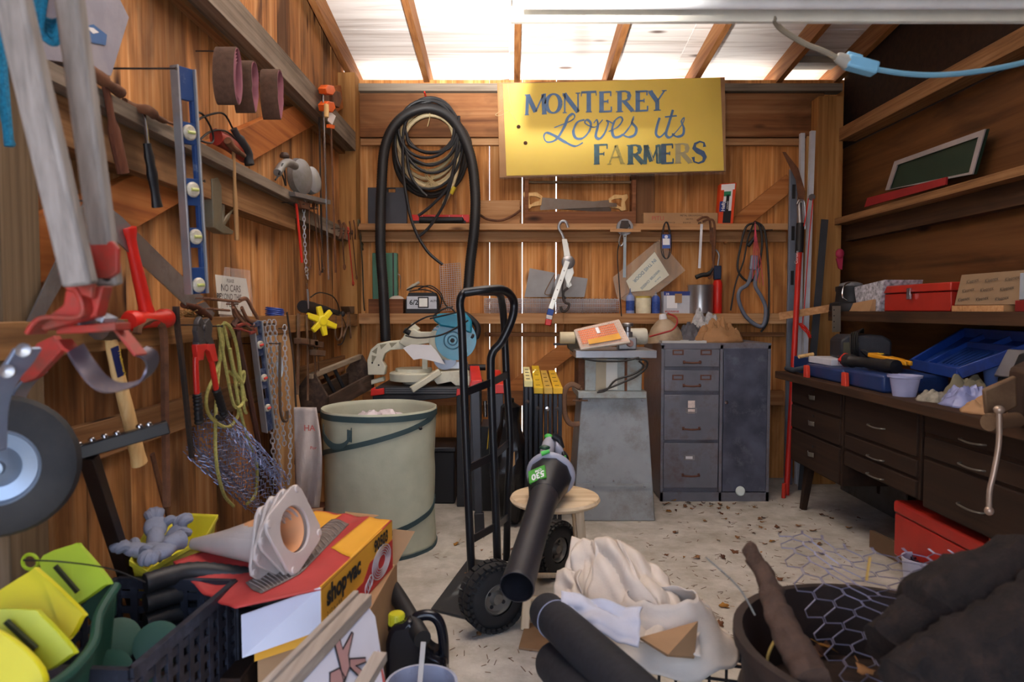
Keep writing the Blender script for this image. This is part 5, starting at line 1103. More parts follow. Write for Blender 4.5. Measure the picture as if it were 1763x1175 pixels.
def heap(name, m_, label, ct, c, rx, ry, h, seed, rot=0, res=40, thick=.0, sharp=1.0, shape=None, e=.9, par=None, edge=.18, fq=1):
    mb = MB(); cc, sn = cos(rot), sin(rot); rings = []
    for i in range(res//2+1):
        f_ = i/(res//2); rg = []
        for k in range(res):
            a = 2*pi*k/res; wob = 1+edge*noise.noise(V((cos(a)*1.7+seed, sin(a)*1.7, seed)))+edge*.6*noise.noise(V((cos(a)*5, sin(a)*5+seed, seed)))
            u, v = cos(a)*f_, sin(a)*f_; x, y = u*rx*wob, v*ry*wob
            z_ = crumple(u, v, rx, ry, h, seed, sharp, e, fq)+(shape(u, v) if shape else 0)
            jx = noise.noise(V((u*4+seed, v*4, 3)))*rx*.12*f_
            rg.append(V((c[0]+(x+jx)*cc-y*sn, c[1]+(x+jx)*sn+y*cc, c[2]+max(z_, 0 if not shape else -9))))
        rings.append(rg)
    mb.quadring(rings[::-1], cap=False)
    if thick: mb.solid = thick
    else:
        pass
    if par: return part(mb, name, m_, par)
    return one(mb, name, m_, label, ct)
NEWS = mat('grey printed paper', 'a8a6a6', .85, var=.25, scale=50)
heap('crumpled_paper', NEWS, 'grey and white crumpled newspaper lying on the cabinet behind the brown bag', 'paper', (P(1222, 0, Y=4.8).x, 4.78, ZT), .19, .12, .18, 3.1, thick=.003)
heap('dark_cloth', mat('dark grey rag', '55545a', .9, var=.2), 'dark grey rag beside the lamp shade on the cabinet', 'cloth', (P(1190, 0, Y=4.7).x, 4.62, ZT), .11, .1, .12, 5.3, thick=.003)
heap('paper_bag', mat('brown paper bag', '9a714a', .8, var=.12, bump=.2), 'crumpled brown paper bag lying on the cabinet top', 'bag', (P(1245, 0, Y=4.55).x, 4.56, ZT), .165, .10, .13, 9.2, thick=.002, sharp=1.5)
t = T('metal_tray', 'shallow white-edged metal tray at the front edge of the cabinet top', 'tray', (P(1183, 0, Y=4.45).x, 4.47, ZT))
c = (P(1183, 0, Y=4.45).x, 4.475, ZT+.01); m = MB().box((c[0], c[1], ZT+.002), (.28, .10, .003)); part(m, 'tray_base', RUST, t)
m = MB(); m.bb(c[0]-.14, c[0]+.14, c[1]-.054, c[1]-.05, ZT, ZT+.016); m.bb(c[0]-.14, c[0]+.14, c[1]+.05, c[1]+.054, ZT, ZT+.016); m.bb(c[0]-.144, c[0]-.14, c[1]-.054, c[1]+.054, ZT, ZT+.016); m.bb(c[0]+.14, c[0]+.144, c[1]-.054, c[1]+.054, ZT, ZT+.016); part(m, 'tray_rim', mat('pale rim', 'b4b4b0', .5), t)
# --- jointer / bench machine on tapered stand
GP = mat('grey-green machine paint', 'a2aaa8', .5, .1, var=.12, dirt='8a7a62', damt=.36, dscale=8)
GP2 = mat('grey stand paint', '989da0', .5, .1, var=.1, dirt='6f675a', damt=.36, dscale=5)
YJ = 4.0
t = T('jointer', 'grey bench planer machine on a tapered sheet metal stand with a flat steel table', 'machine', (P(1058, 0, Y=YJ).x, YJ+.2, 0))
J = lambda px, py, dy=0: P(px, py, Y=YJ+dy)
zf = P(1058, 884, Y=YJ).z
def tap(y0a, y1a, pxs):    # truncated pyramid from front outline
    (bx0, bx1, by), (tx0, tx1, ty) = pxs
    b0, b1, t0_, t1_ = J(bx0, by), J(bx1, by), J(tx0, ty), J(tx1, ty)
    b0.z = b1.z = max(b0.z, 0) if by > 870 else b0.z
    return MB().quadring([[b0, b1, b1+V((0, y1a, 0)), b0+V((0, y1a, 0))], [t0_+V((0, y0a, 0)), t1_+V((0, y0a, 0)), t1_+V((0, y1a-y0a, 0)), t0_+V((0, y1a-y0a, 0))]])
part(tap(.05, .42, ((986, 1128, 902), (1003, 1117, 686))), 'stand', GP2, t, .006)
m = MB(); q_ = [J(998, 860, -.004), J(1108, 860, -.004), J(1104, 712, .028), J(1014, 712, .028)]; 
part(MB().prism([J(992, 833, .0), J(1121, 833, .0), J(1121, 836, .0), J(992, 836, .0)], (0, -.006, 0)), 'panel_seam', GP2, t)
m = MB()
for x, y in ((1016, 828), (1056, 828), (1110, 838), (1022, 838), (1112, 868), (1014, 690), (1106, 690)): m.lathe(J(x, y, .012), YN, [(.007, 0), (.006, .006), (.001, .008)], 10)
part(m, 'screw', STEEL, t)
part(MB().bb(J(998, 0).x, J(1119, 0).x, YJ-.01, YJ+.40, J(0, 686).z, J(0, 674).z), 'stand_flange', GP, t, .004)
part(MB().bb(J(1011, 0).x, J(1112, 0).x, YJ+.02, YJ+.36, J(0, 674).z, J(0, 618).z), 'housing', GP, t, .004)
part(MB().bb(J(1030, 0).x, J(1050, 0).x, YJ+.012, YJ+.02, J(0, 674).z, J(0, 618).z), 'cream_panel', mat('dusty cream paint', 'b0a68e', .6), t)
part(MB().bb(J(1048, 0).x, J(1068, 0).x, YJ+.010, YJ+.018, J(0, 672).z, J(0, 620).z), 'white_label', mat('white label', 'd4d6d0', .6, var=.06), t)
part(MB().bb(J(1081, 0).x, J(1085, 0).x, YJ+.006, YJ+.02, J(0, 674).z, J(0, 616).z), 'rusty_rod', RUST, t)
part(MB().bb(J(1000, 0).x, J(1011, 0).x, YJ+.05, YJ+.3, J(0, 674).z, J(0, 618).z), 'side_casting', RUST, t, .003)
part(MB().bb(J(992, 0).x, J(1133, 0).x, YJ-.06, YJ+.34, J(0, 617, -.06).z, J(0, 604, -.06).z), 'table', mat('pale table steel', '9a9ca2', .35, .6, dirt='7a7064', damt=.3), t, .003)
zt_ = J(0, 604, -.06).z
m = MB()
for p in ([(1003, 618), (1030, 622), (1070, 622), (1100, 616)], [(1095, 618), (1113, 622), (1112, 634), (1096, 648), (1070, 660), (1050, 668), (1030, 674)], [(1100, 622), (1108, 632), (1090, 645), (1060, 655), (1044, 672), (1028, 676)]): m.tube(cat([P(x, y, Y=YJ-.08) for x, y in p], 5), .006, 6)
part(m, 'power_cord', CORD, t)
one(MB().lathe((P(1105, 0, Y=4.15).x, 4.13, zt_+.075), (1, 0, .02), [(.002, -.09), (.045, -.09), (.05, -.08), (.05, .03), (.045, .042), (.002, .045)], 26), 'motor_cylinder', mat('cream motor', 'c4bfae', .45, dirt='94866e', damt=.3), 'cream round motor housing lying on the right end of the steel table', 'motor')
t = T('drill_head', 'small grey machine head with a round knob on the steel table, left of cream motor', 'machine part', (P(1083, 0, Y=4.0).x, 4.02, zt_))
cx = P(1086, 0, Y=4.0).x
part(MB().bb(cx-.06, cx+.05, 3.99, 4.06, zt_, zt_+.075), 'base', STEEL, t, .008)
part(MB().lathe((cx, 4.02, zt_+.075), Z3, [(.03, 0), (.028, .03), (.018, .034), (.018, .06), (.032, .066), (.034, .078), (.03, .084), (.002, .085)], 18), 'column_knob', STEEL, t)
part(MB().lathe((cx+.005, 3.99, zt_+.04), YN, [(.02, 0), (.02, .03), (.017, .04), (.002, .041)], 14), 'knob', mat('pink-brown knob', '8a6860', .5), t)
t = T('orange_grille_guard', 'clear ribbed tray with orange pads and yellow strip tilted on the steel table', 'tray', P(1010, 600, Y=3.9))
a, b, c_, d__ = P(1000, 602, Y=3.88), P(1086, 590, Y=3.92), P(1066, 550, Y=4.02), P(988, 568, Y=3.98)
lift = max(0, zt_+.004-min(a.z, b.z)); 
for q_ in (a, b, c_, d__): q_.z += lift
def og(u, v, e=0): return a.lerp(b, u).lerp(d__.lerp(c_, u), v)+V((0, -.006*e, .004*e))
part(MB().prism([og(0, 0), og(1, 0), og(1, 1), og(0, 1)], (0, .02, -.01)), 'clear_tray', mat('dusty clear plastic', 'cfc4b8', .3), t, .004)
part(MB().prism([og(.06, .22, .4), og(.84, .25, .4), og(.84, .88, .4), og(.06, .86, .4)], (0, -.003, .002)), 'orange_pad', mat('orange pad', 'ec7c44', .7), t)
m = MB()
for k in range(26): u = .03+k*.037; m.tube([og(u, .05, 1.2), og(u, .97, 1.2)], .0016, 4)
for k in range(10): v = .06+k*.1; m.tube([og(.02, v, 1.3), og(.97, v, 1.3)], .0012, 4)
part(m, 'grille_ribs', mat('pale ribs', 'e0b8a0', .4), t)
part(MB().prism([og(.18, .12, 1.7), og(.84, .16, 1.7), og(.84, .40, 1.7), og(.18, .34, 1.7)], (0, -.002, .001)), 'yellow_strip', mat('amber strip', 'd89a24', .4), t)
part(MB().prism([og(.42, .55, 1.7), og(.49, .55, 1.7), og(.49, .82, 1.7), og(.42, .82, 1.7)], (0, -.002, .001)), 'grey_clip', ALU, t)
one(MB().lathe(P(964, 582, Y=4.1), X1, [(.002, 0), (.035, 0), (.036, .004), (.036, .09), (.002, .092)], 22), 'paper_roll', mat('cream roll', 'cbbf9e', .7), 'cream paper roll standing out at the left end of the steel table', 'roll')
t = T('vise_arm', 'dark iron bar and bracket holding the cream roll beside the machine', 'bracket', P(985, 615, Y=4.1))
part(MB().bar(P(953, 593, Y=4.12), P(1000, 592, Y=4.12), .02, .014), 'arm', IRON, t)
part(MB().prism([P(x, y, Y=4.1) for x, y in ((975, 585), (995, 580), (1000, 606), (992, 612), (978, 600))], (0, .06, 0)), 'bracket', mat('old bronze', '4a4030', .6, .4), t, .004)
# --- big C clamp and sawhorses
cclamp('large rusty C-clamp hanging between the black stands and the grey machine', [(998, 668), (985, 662), (974, 670), (971, 690), (973, 715), (982, 730), (998, 730)], ((1000, 668), (1000, 690)), .0, .016, mat('tan rust', '8a6850', .75, .2, dirt='6a4a38', damt=.4), name='c_clamp', place=lambda x, y, o: P(x, y, Y=4.05))
BS = mat('black stand steel', '2a2c32', .35, .5)
YS = mat('yellow stand top', 'd8b428', .5, dirt='b89430', damt=.3)
for i, (xa, xb, yt, y0, yb, Y_, cm, lab) in enumerate((
        (903, 918, 632, 656, 812, 3.85, mat('pale yellow stand top', 'e4dc9c', .5), 'leftmost folded stand, black with a pale yellow slotted top'),
        (920, 937, 630, 668, 800, 3.95, YS, 'second folded stand from the left, set back, bright yellow top'),
        (938, 953, 638, 668, 800, 3.85, mat('gold stand top', 'c8a444', .5), 'third folded stand from the left, with a dull gold top'),
        (954, 971, 638, 668, 800, 3.85, mat('amber stand top', 'dcae1e', .5), 'rightmost folded stand, amber yellow top, next to the C-clamp'))):
    t = T('folding_sawhorse', lab, 'sawhorse', (P((xa+xb)/2, 0, Y=Y_).x, Y_+.2, 0), group='folded sawhorses beside the machine')
    X0, X1_ = P(xa, 0, Y=Y_).x, P(xb, 0, Y=Y_).x; zt0 = P(0, y0, Y=Y_).z
    za = P(0, yt, Y=Y_+.6).z
    part(MB().quadring([[(X0, Y_, zt0-.035), (X1_, Y_, zt0-.035), (X1_, Y_, zt0), (X0, Y_, zt0)], [(X0+.004, Y_+.6, za-.05), (X1_-.004, Y_+.6, za-.05), (X1_-.004, Y_+.6, za), (X0+.004, Y_+.6, za)]]), 'top_rail', cm, t, .002)
    w_ = (X1_-X0)
    for k in (0, 1):
        for yy in (Y_+.004, Y_+.56): part(MB().bb(X0+.003+k*w_*.5, X0-.003+(k+1)*w_*.5, yy, yy+.03, 0, zt0-.036 if yy < Y_+.1 else za-.05), 'leg', BS, t, .002)
    m = MB()
    for k in range(4): f_ = .1+k*.22; y_ = Y_+f_*.6; z__ = zt0+(za-zt0)*f_+.0015; m.bb(X0+w_*.25, X0+w_*.7, y_, y_+.03, z__-.002, z__)
    part(m, 'slot', INK, t)
    part(MB().lathe((X0+w_*.4, Y_+.004, zt0-.12), YN, [(.012, 0), (.012, .006), (.002, .008)], 12), 'pivot', CHROME if i == 2 else IRON, t)
# --- black jacket-like bag behind hand truck
t = T('black_bag', 'black plastic bag with torn kraft label standing behind the hand truck', 'bag', (P(880, 0, Y=3.9).x, 3.9, 0))
def bagf(u, v):
    a = 2*pi*u; r = (.5+.5*sin(pi*min(1, v*1.15+.05))) if v < .95 else .2
    r *= .11*(1+.25*noise.noise(V((cos(a)*2, sin(a)*2, v*6))))
    return V((P(878, 0, Y=3.9).x+cos(a)*r, 3.95+sin(a)*r*1.2, .02+v*.72))
part(MB().sheet(bagf, 28, 30, .002), 'bag_body', mat('black plastic film', '141416', .3, bump=.3), t)
part(MB().prism([P(872, 794, Y=3.8), P(886, 778, Y=3.8), P(887, 800, Y=3.8), P(873, 816, Y=3.8)], (0, .004, 0)), 'kraft_label', mat('kraft label', 'a8845c', .8, var=.2), t)
# --- miter saw stand
YM = 4.28; Mz = lambda py: P(0, py, Y=YM).z; Mx_ = lambda px: P(px, 0, Y=YM).x
t = T('work_stand', 'black folding work stand with red end caps under the mitre saw', 'work stand', (Mx_(735), YM+.25, 0))
BP_ = mat('black plastic', '26272b', .5, dirt='3a3a3c', damt=.3)
ztop = Mz(667)
part(MB().bb(Mx_(640), Mx_(825), YM, YM+.5, ztop-.05, ztop), 'top_panel', BP_, t, .006)
m = MB()
for k in range(3): m.bb(Mx_(658), Mx_(800), YM-.003, YM, ztop-.012-k*.013, ztop-.006-k*.013)
part(m, 'grooves', mat('grey groove', '54565a', .5), t)
part(MB().prism([(Mx_(637), YM-.004, ztop-.05), (Mx_(800), YM-.004, ztop-.05), (Mx_(770), YM-.004, ztop-.07), (Mx_(700), YM-.004, ztop-.09), (Mx_(640), YM-.004, ztop-.10)], (0, .03, 0)), 'front_skirt', BP_, t, .003)
for a, b in ((632, 656), (783, 792)): part(MB().prism([(Mx_(a), YM-.02, ztop-.055), (Mx_(b), YM-.02, ztop-.045), (Mx_(b), YM-.02, ztop-.004), ((Mx_(a)+Mx_(b))/2, YM-.02, ztop-.012), (Mx_(a)+.006, YM-.02, ztop-.008)], (0, .1, 0)), 'red_cap', REDN, t, .004)
for px, yy in ((641, YM+.04), (641, YM+.46), (790, YM+.04), (815, YM+.46)): part(MB().bar((Mx_(px), yy, ztop-.05), (Mx_(px)-.0, yy, 0), .05, .05, up=(0, 1, 0)), 'leg', BP_, t, .004)
# side sawhorses with red tops (behind truck)
for px, pt, lab, Y_ in ((816, 655, 'folded black stand with red top standing left of the grey tube, behind the hand truck', 3.75), (858, 662, 'second folded black stand with red top, seen through the hand truck rails', 3.95)):
    t = T('folding_stand', lab, 'sawhorse', (P(px, 0, Y=Y_).x, Y_+.05, 0), group='red-topped stands behind the hand truck')
    x = P(px, 0, Y=Y_).x; zt1 = P(0, pt, Y=Y_).z
    part(MB().quadring([[(x-.035, Y_, zt1-.055), (x+.035, Y_, zt1-.055), (x+.04, Y_, zt1), (x-.02, Y_, zt1)], [(x-.06, Y_+.5, zt1-.03), (x-.0, Y_+.5, zt1-.03), (x-.0, Y_+.5, zt1+.04), (x-.06, Y_+.5, zt1+.04)]]), 'red_top', REDN, t, .004)
    part(MB().bar((x, Y_+.02, zt1-.055), (x+.02, Y_+.02, .09), .05, .03, up=(0, 1, 0), w2=.04), 'leg', mat('dark leg', '3c3e44', .4, .3), t, .003)
    part(MB().bar((x-.03, Y_+.47, zt1-.03), (x-.03, Y_+.47, .0), .05, .03, up=(0, 1, 0)), 'leg', mat('dark leg', '3c3e44', .4, .3), t, .003)
    part(MB().bar((x+.02, Y_+.02, .12), (x+.025, Y_+.02, 0), .055, .04, up=(0, 1, 0)), 'foot', BP_, t, .004)
t = T('dark_case', 'black and yellow-edged case standing behind the hand truck rails', 'case', (P(835, 0, Y=4.2).x, 4.3, 0))
part(MB().bb(P(826, 0, Y=4.2).x, P(848, 0, Y=4.2).x, 4.2, 4.5, 0, P(0, 735, Y=4.2).z), 'case_body', BLKG, t, .004)
part(MB().prism([P(842, 726, Y=4.15), P(844, 716, Y=4.15), P(840, 772, Y=4.15), P(838, 775, Y=4.15)], (0, .02, 0)), 'yellow_edge', YS, t)
one(MB().tube([P(835, 690, Y=4.1), P(836, 718, Y=4.1)], .012, 12), 'metal_tube', CHROME, 'short silver tube standing on the dark case behind the hand truck', 'tube')
t = T('storage_tote', 'dark storage box on the floor beneath the mitre saw stand', 'box', (Mx_(720), YM+.3, 0))
part(MB().bb(Mx_(665), Mx_(778), YM+.08, YM+.42, 0, .34), 'box_body', mat('dark box', '1c1c20', .6), t, .01); part(MB().bb(Mx_(663), Mx_(780), YM+.07, YM+.43, .341, .37), 'lid', mat('dark lid', '26262b', .5), t, .006)
# --- miter saw (front faces left-back; base round, motor head at the right)
WM = mat('ivory cast metal', 'cfcdb8', .4, dirt='a39a80', damt=.28); TEAL = mat('teal saw plastic', '1e86a4', .4, dirt='4a6c74', damt=.25)
t = T('mitre_saw', 'ivory and teal mitre saw with blade guard standing on the black work stand', 'power saw', (Mx_(720), YM+.2, ztop))
S3 = lambda px, py, dy: P(px, py, Y=YM+dy)
cb = V((Mx_(700), YM+.2, ztop+.022))
part(MB().lathe(cb, Z3, [(.002, 0), (.14, 0), (.155, .004), (.158, .05), (.15, .058), (.12, .06), (.118, .082), (.002, .084)], 44), 'turntable', WM, t)
part(MB().lathe(cb+V((0, 0, -.020)), Z3, [(.002, 0), (.07, 0), (.07, .02), (.002, .021)], 24), 'base_foot', WM, t)
bx0, bx1 = Mx_(742), Mx_(806)
m = MB(); m.prism([(bx0, YM+.06, ztop+.035), (bx0+.02, YM+.06, ztop+.010), (bx1-.12, YM+.06, ztop+.028), (bx1-.09, YM+.06, ztop+.002), (bx1, YM+.06, ztop+.002), (bx1, YM+.06, ztop+.04), (bx1-.01, YM+.06, ztop+.10), (bx0, YM+.06, ztop+.09)], (0, .36, 0)); part(m, 'base_casting', WM, t, .004)
part(MB().bar(S3(757, 640, .04), S3(708, 672, -.04), .035, .04), 'base_arm', WM, t, .006)
part(MB().bar(S3(634, 660, .2), S3(662, 652, .2), .07, .03), 'left_foot', WM, t, .006)
part(MB().bb(Mx_(760)-.0, bx1-.02, YM+.17, YM+.19, ztop+.1, ztop+.15), 'fence', ALU, t, .003)
for px, py in ((718, 618), (747, 608)): part(MB().bb(Mx_(px), Mx_(px)+.035, YM+.13, YM+.15, Mz(640), Mz(py)), 'fence_post', WM, t, .003)
# curved swing arm; its openings are flat triangles in ivory darkened as shade
arm = [(633, 646), (632, 620), (638, 602), (650, 592), (668, 588), (690, 586), (705, 588), (706, 600), (690, 602), (672, 603), (662, 610), (658, 622), (664, 632), (662, 646)]
part(MB().prism([S3(x, y, .14) for x, y in arm], (0, .07, 0)), 'swing_arm', WM, t, .005)
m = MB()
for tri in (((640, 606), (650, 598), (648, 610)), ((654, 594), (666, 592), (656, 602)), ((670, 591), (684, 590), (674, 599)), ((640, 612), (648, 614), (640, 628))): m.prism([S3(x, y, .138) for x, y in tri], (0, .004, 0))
part(m, 'web_recess_shade', mat('shadowed ivory', '8a8670', .6), t)
m = MB()
for x, y in ((641, 625), (652, 629)): m.lathe(S3(x, y, .136), YN, [(.006, 0), (.006, .003), (.001, .003)], 10)
part(m, 'bolt', BLK, t)
part(MB().prism([S3(x, y, .12) for x, y in ((686, 590), (694, 580), (700, 570), (712, 566), (722, 572), (748, 572), (745, 590), (724, 594), (700, 600))], (0, .09, 0)), 'pivot_casting', WM, t, .006)
part(MB().bar(S3(706, 562, .16), S3(718, 572, .16), .05, .06), 'spring_block', WM, t, .005)
c = S3(772, 588, .12)
part(MB().lathe(c, YN, [(.002, -.045), (.118, -.045), (.125, -.038), (.125, .01), (.118, .016), (.09, .018), (.002, .018)], 40), 'blade_guard', WM, t)
ct = S3(785, 585, .10)
part(MB().lathe(ct, YN, [(.002, 0), (.13, 0), (.134, .006), (.132, .02), (.002, .022)], 44), 'clear_guard', mat('translucent teal guard', '3c9cc0', .15, alpha=.72), t)
for k in (0, 1): part(MB().torus(ct+V((-.02+k*0, -.024, -.005)), (.055, .03)[k], .004, YN, 26, 6), 'guard_rim', mat('dark teal', '12607c', .4), t)
part(MB().lathe(ct+V((-.02, -.024, -.005)), YN, [(.002, 0), (.014, 0), (.012, .008), (.002, .01)], 14), 'arbor_bolt', BLK, t)
part(MB().lathe(S3(766, 617, .11), YN, [(.002, 0), (.075, 0), (.075, .003), (.002, .003)], 44), 'saw_blade', mat('blade grey', '6a6e78', .3, .8), t)
part(MB().prism([S3(x, y, .05) for x, y in ((745, 545), (757, 540), (800, 538), (812, 552), (812, 575), (792, 568), (758, 562), (746, 552))], (0, .12, 0)), 'motor_housing', TEAL, t, .012)
part(MB().tube(cat([S3(x, y, .10) for x, y in ((790, 538), (806, 545), (822, 562), (820, 580), (812, 578))], 5), [.02]*18+[.026]*3, 12), 'handle', BLK, t)
part(MB().prism([S3(x, y, .098) for x, y in ((744, 569), (752, 562), (762, 559), (764, 570))], (0, -.003, 0)), 'badge', TEAL, t)
part(MB().text('makita', S3(747, 568, .090), X1, Z3, .022, .001, bold=.02, squash=.8), 'lettering', WHT, t)
part(MB().cone(S3(806, 633, .1), S3(836, 633, .1), .02, .02, 14), 'turntable_knob', BLK, t)
m = MB()
for p in ([(806, 552), (790, 562), (765, 575), (745, 580), (718, 582), (698, 578)], [(695, 572), (715, 556), (735, 546), (752, 543)], [(745, 545), (760, 534), (775, 530), (785, 540)], [(740, 549), (770, 542), (800, 535)]): m.tube(cat([S3(x, y, .02) for x, y in p], 6), .006, 6)
part(m, 'power_cord', CORD, t)
part(MB().tube([S3(696, 569, .05), S3(706, 574, .05)], .018, 12), 'lock_knob', BLK, t)
one(MB().prism([S3(x, y, .04) for x, y in ((694, 600), (708, 594), (742, 595), (752, 606), (766, 628), (745, 622), (724, 618), (712, 620))], (0, .003, .002)), 'paper_sheet', PAPER, 'white instruction sheet draped over the mitre saw table', 'paper')
# --- pop-up bin
t = T('popup_bin', 'tall pale green fabric garden bin with dark green bands and one handle', 'bin', (-.70, 3.62, 0))
FB = mat('pale green fabric', 'b4b6a0', .8, var=.07, bump=.15, scale=12); GB = mat('dark green band', '35494c', .7)
cB = V((-.705, 3.62, 0)); RB = .297; HB = .735
def bin_(u, v):
    a = 2*pi*u; r = RB*(1-.035*sin(pi*v*1.0)+.02*(v-.5))+.006*noise.noise(V((cos(a)*2.5, sin(a)*2.5, v*5)))+.003*noise.noise(V((cos(a)*6, sin(a)*6, v*9)))
    return cB+V((cos(a)*r, sin(a)*r, .004+v*HB))
m = MB().sheet(bin_, 64, 30, .003); m.lathe(cB, Z3, [(.002, .006), (RB*.98, .006)], 32, cap=False); part(m, 'fabric_body', FB, t)
m = MB()
def band(va, vb, a0, a1, w_):
    rg = []
    for k in range(41):
        f_ = k/40; a = a0+(a1-a0)*f_; v = va+(vb-va)*f_; p = bin_(a/(2*pi), v); d = V((cos(a), sin(a), 0)); p += d*.003
        rg.append([p+Z3*w_/2, p-Z3*w_/2, p-Z3*w_/2+d*.004, p+Z3*w_/2+d*.004])
    return MB().quadring(rg)
part(band(.965, .965, -pi, pi, .03), 'rim_band', GB, t)
part(band(.66, .965, -pi*.98, -pi*.02, .026), 'spiral_band', GB, t)
part(band(.66, .25, -pi*.98, -pi*1.9, .026), 'spiral_band', GB, t)
part(band(.02, .32, -pi*.95, pi*.06, .026), 'spiral_band', GB, t)
part(band(.005, .005, -pi, pi, .018), 'base_band', GB, t)
part(MB().strap(cat([P(x, y, Y=yy) for x, y, yy in ((556, 735, 3.42), (558, 752, 3.38), (572, 768, 3.34), (590, 768, 3.31), (602, 755, 3.30), (604, 742, 3.31))], 5), (0.2, 0, 1), .03, .004), 'handle', GB, t)
part(MB().prism([P(598, 740, Y=3.31), P(606, 742, Y=3.31), P(606, 762, Y=3.31), P(598, 760, Y=3.31)], (0, -.008, 0)), 'handle_tab', GB, t)
part(MB().sph(P(724, 738, Y=3.35), .009, 8), 'toggle', BLK, t)
heap('plastic_bag', mat('milky plastic bag', 'cfc4c8', .35, var=.05), 'milky white plastic bag crumpled inside the green bin', 'bag', (-.70, 3.62, .60), .24, .24, .11, 4.4, thick=.002, sharp=.7)
# --- hand truck
HT = mat('black truck tube', '1b1c20', .3, .2)
t = T('hand_truck', 'black two-wheeled hand truck with looped handle and pneumatic tyres', 'hand truck', (.05, 2.9, 0))
YA, YBb, YC_ = 2.72, 2.86, 3.08
A_ = [P(x, y, Y=YA) for x, y in ((812, 990), (806, 850), (800, 700), (795, 560), (792, 525))]+[P(796, 508, Y=YA), P(808, 502, Y=YA+.03), P(835, 503, Y=YA+.12), P(858, 505, Y=YA+.22), P(864, 520, Y=YC_-.06)]+[P(x, y, Y=YC_) for x, y in ((868, 560), (872, 650), (878, 760), (874, 860), (872, 965))]
part(MB().tube(cat(A_, 6), .0165, 12), 'side_rail', HT, t)
B_ = [P(800, 504, Y=YA-.01), P(840, 499, Y=YA), P(868, 500, Y=YA+.05), P(884, 518, Y=YBb), P(882, 548, Y=YBb), P(864, 588, Y=YBb), P(848, 608, Y=YBb), P(845, 640, Y=YBb), P(849, 760, Y=YBb), P(853, 860, Y=YBb), P(857, 985, Y=YBb)]
part(MB().tube(cat(B_, 6), .0175, 12), 'loop_handle', HT, t)
for a, b, c_ in (((801, 676), (848, 658), (874, 645)), ((804, 808), (850, 786), (877, 762)), ((808, 932), (855, 906), (874, 890))):
    m = MB().bar(P(*a, Y=YA), P(*b, Y=YBb), .008, .032); m.bar(P(*b, Y=YBb), P(*c_, Y=YC_), .008, .032); part(m, 'cross_bar', HT, t, .001)
tp = [P(x, y, Z=.012) for x, y in ((742, 1048), (806, 962), (860, 968), (905, 1010), (850, 1075))]
part(MB().prism(tp, (0, 0, -.008)), 'toe_plate', mat('grey-black plate', '3c3d40', .5, .4, dirt='5a544c', damt=.3), t, .001)
wa = V((-.072, 2.62, .135)); wb = V((.19, 3.16, .135)); ax = (wb-wa).normalized()
fx = (V((-.55, -.83, 0))).normalized()
part(MB().cone(wa, wb, .009, n=10), 'axle', IRON, t)
part(MB().tube(cat([P(812, 970, Y=YA), P(822, 1000, Y=YA), P(836, 1008, Y=2.7), wa+ax*.05], 4), .012, 8), 'axle_bracket', HT, t)
RUB = mat('tyre rubber', '1c1c1e', .75, dirt='35322e', damt=.35)
for i, (wc_, axw) in enumerate(((wa, V((.5, -.866, 0)).normalized()), (wb, V((.75, -.66, 0)).normalized()))):
    m = MB().lathe(wc_-axw*.045, axw, [(.062, 0), (.09, .0), (.118, .012), (.130, .032), (.132, .045), (.130, .058), (.118, .078), (.09, .09), (.062, .09)], 40, cap=False)
    sd, u = frame(axw)
    for k in range(30):
        a = 2*pi*k/30; d = sd*cos(a)+u*sin(a)
        for s in (-1, 1): m.box(wc_+d*.1295+axw*.024*s, (.010, .020, .030), Mx((d, d.cross(axw), axw)).transposed())
        m.box(wc_+(sd*cos(a+.1)+u*sin(a+.1))*.119+axw*.043, (.012, .014, .012), Mx((d, d.cross(axw), axw)).transposed())
    ty = part(m, 'tyre', RUB, t)
    rim = part(MB().lathe(wc_-axw*.035, axw, [(.064, 0), (.064, .07), (.056, .076), (.05, .06), (.03, .056), (.022, .066), (.02, .074), (.002, .076)], 30), 'wheel_rim', mat('dull grey rim', '77736c', .5, .5, dirt='4a443c', damt=.4), t)
    for k in range(4):
        a = 2*pi*k/4+.6; d = sd*cos(a)+u*sin(a); part(MB().lathe(wc_+d*.038+axw*.0215, axw, [(.008, 0), (.008, .003), (.001, .0035)], 10), 'rim_hole', INK, rim)
# --- stool
t = T('wooden_stool', 'low round pale wooden stool under the leaf blower', 'stool', (.175, 2.75, 0), local=True)
PW = wood('pale stool wood', 'a88c6c', 'ccb594', 'dcc8aa', 'x', 9, stain='8a6e50', samt=.25, island=.0, knots=False)
PL2 = wood('pale leg wood', 'a88c6c', 'ccb594', 'dcc8aa', 'z', 14, island=.0, knots=False)
hs = .50
part(MB().lathe((0, 0, hs-.032), Z3, [(.002, 0), (.165, 0), (.178, .006), (.184, .016), (.178, .027), (.165, .032), (.002, .032)], 52), 'seat', PW, t)
lg = []
for sx, sy in ((-1, -1), (1, -1), (1, 1), (-1, 1)):
    a, b = V((sx*.09, sy*.09, hs-.032)), V((sx*.125, sy*.125, 0)); lg.append((a, b)); part(MB().bar(a, b, .034, .034, up=(0, 1, 0)), 'leg', PL2, t, .004)
for i in range(4):
    h = .17 if i % 2 else .12; f_ = 1-h/(hs-.03); p = lg[i][0].lerp(lg[i][1], f_); q_ = lg[(i+1) % 4][0].lerp(lg[(i+1) % 4][1], f_); part(MB().cone(p, q_, .011, n=10), 'rung', PL2, t)
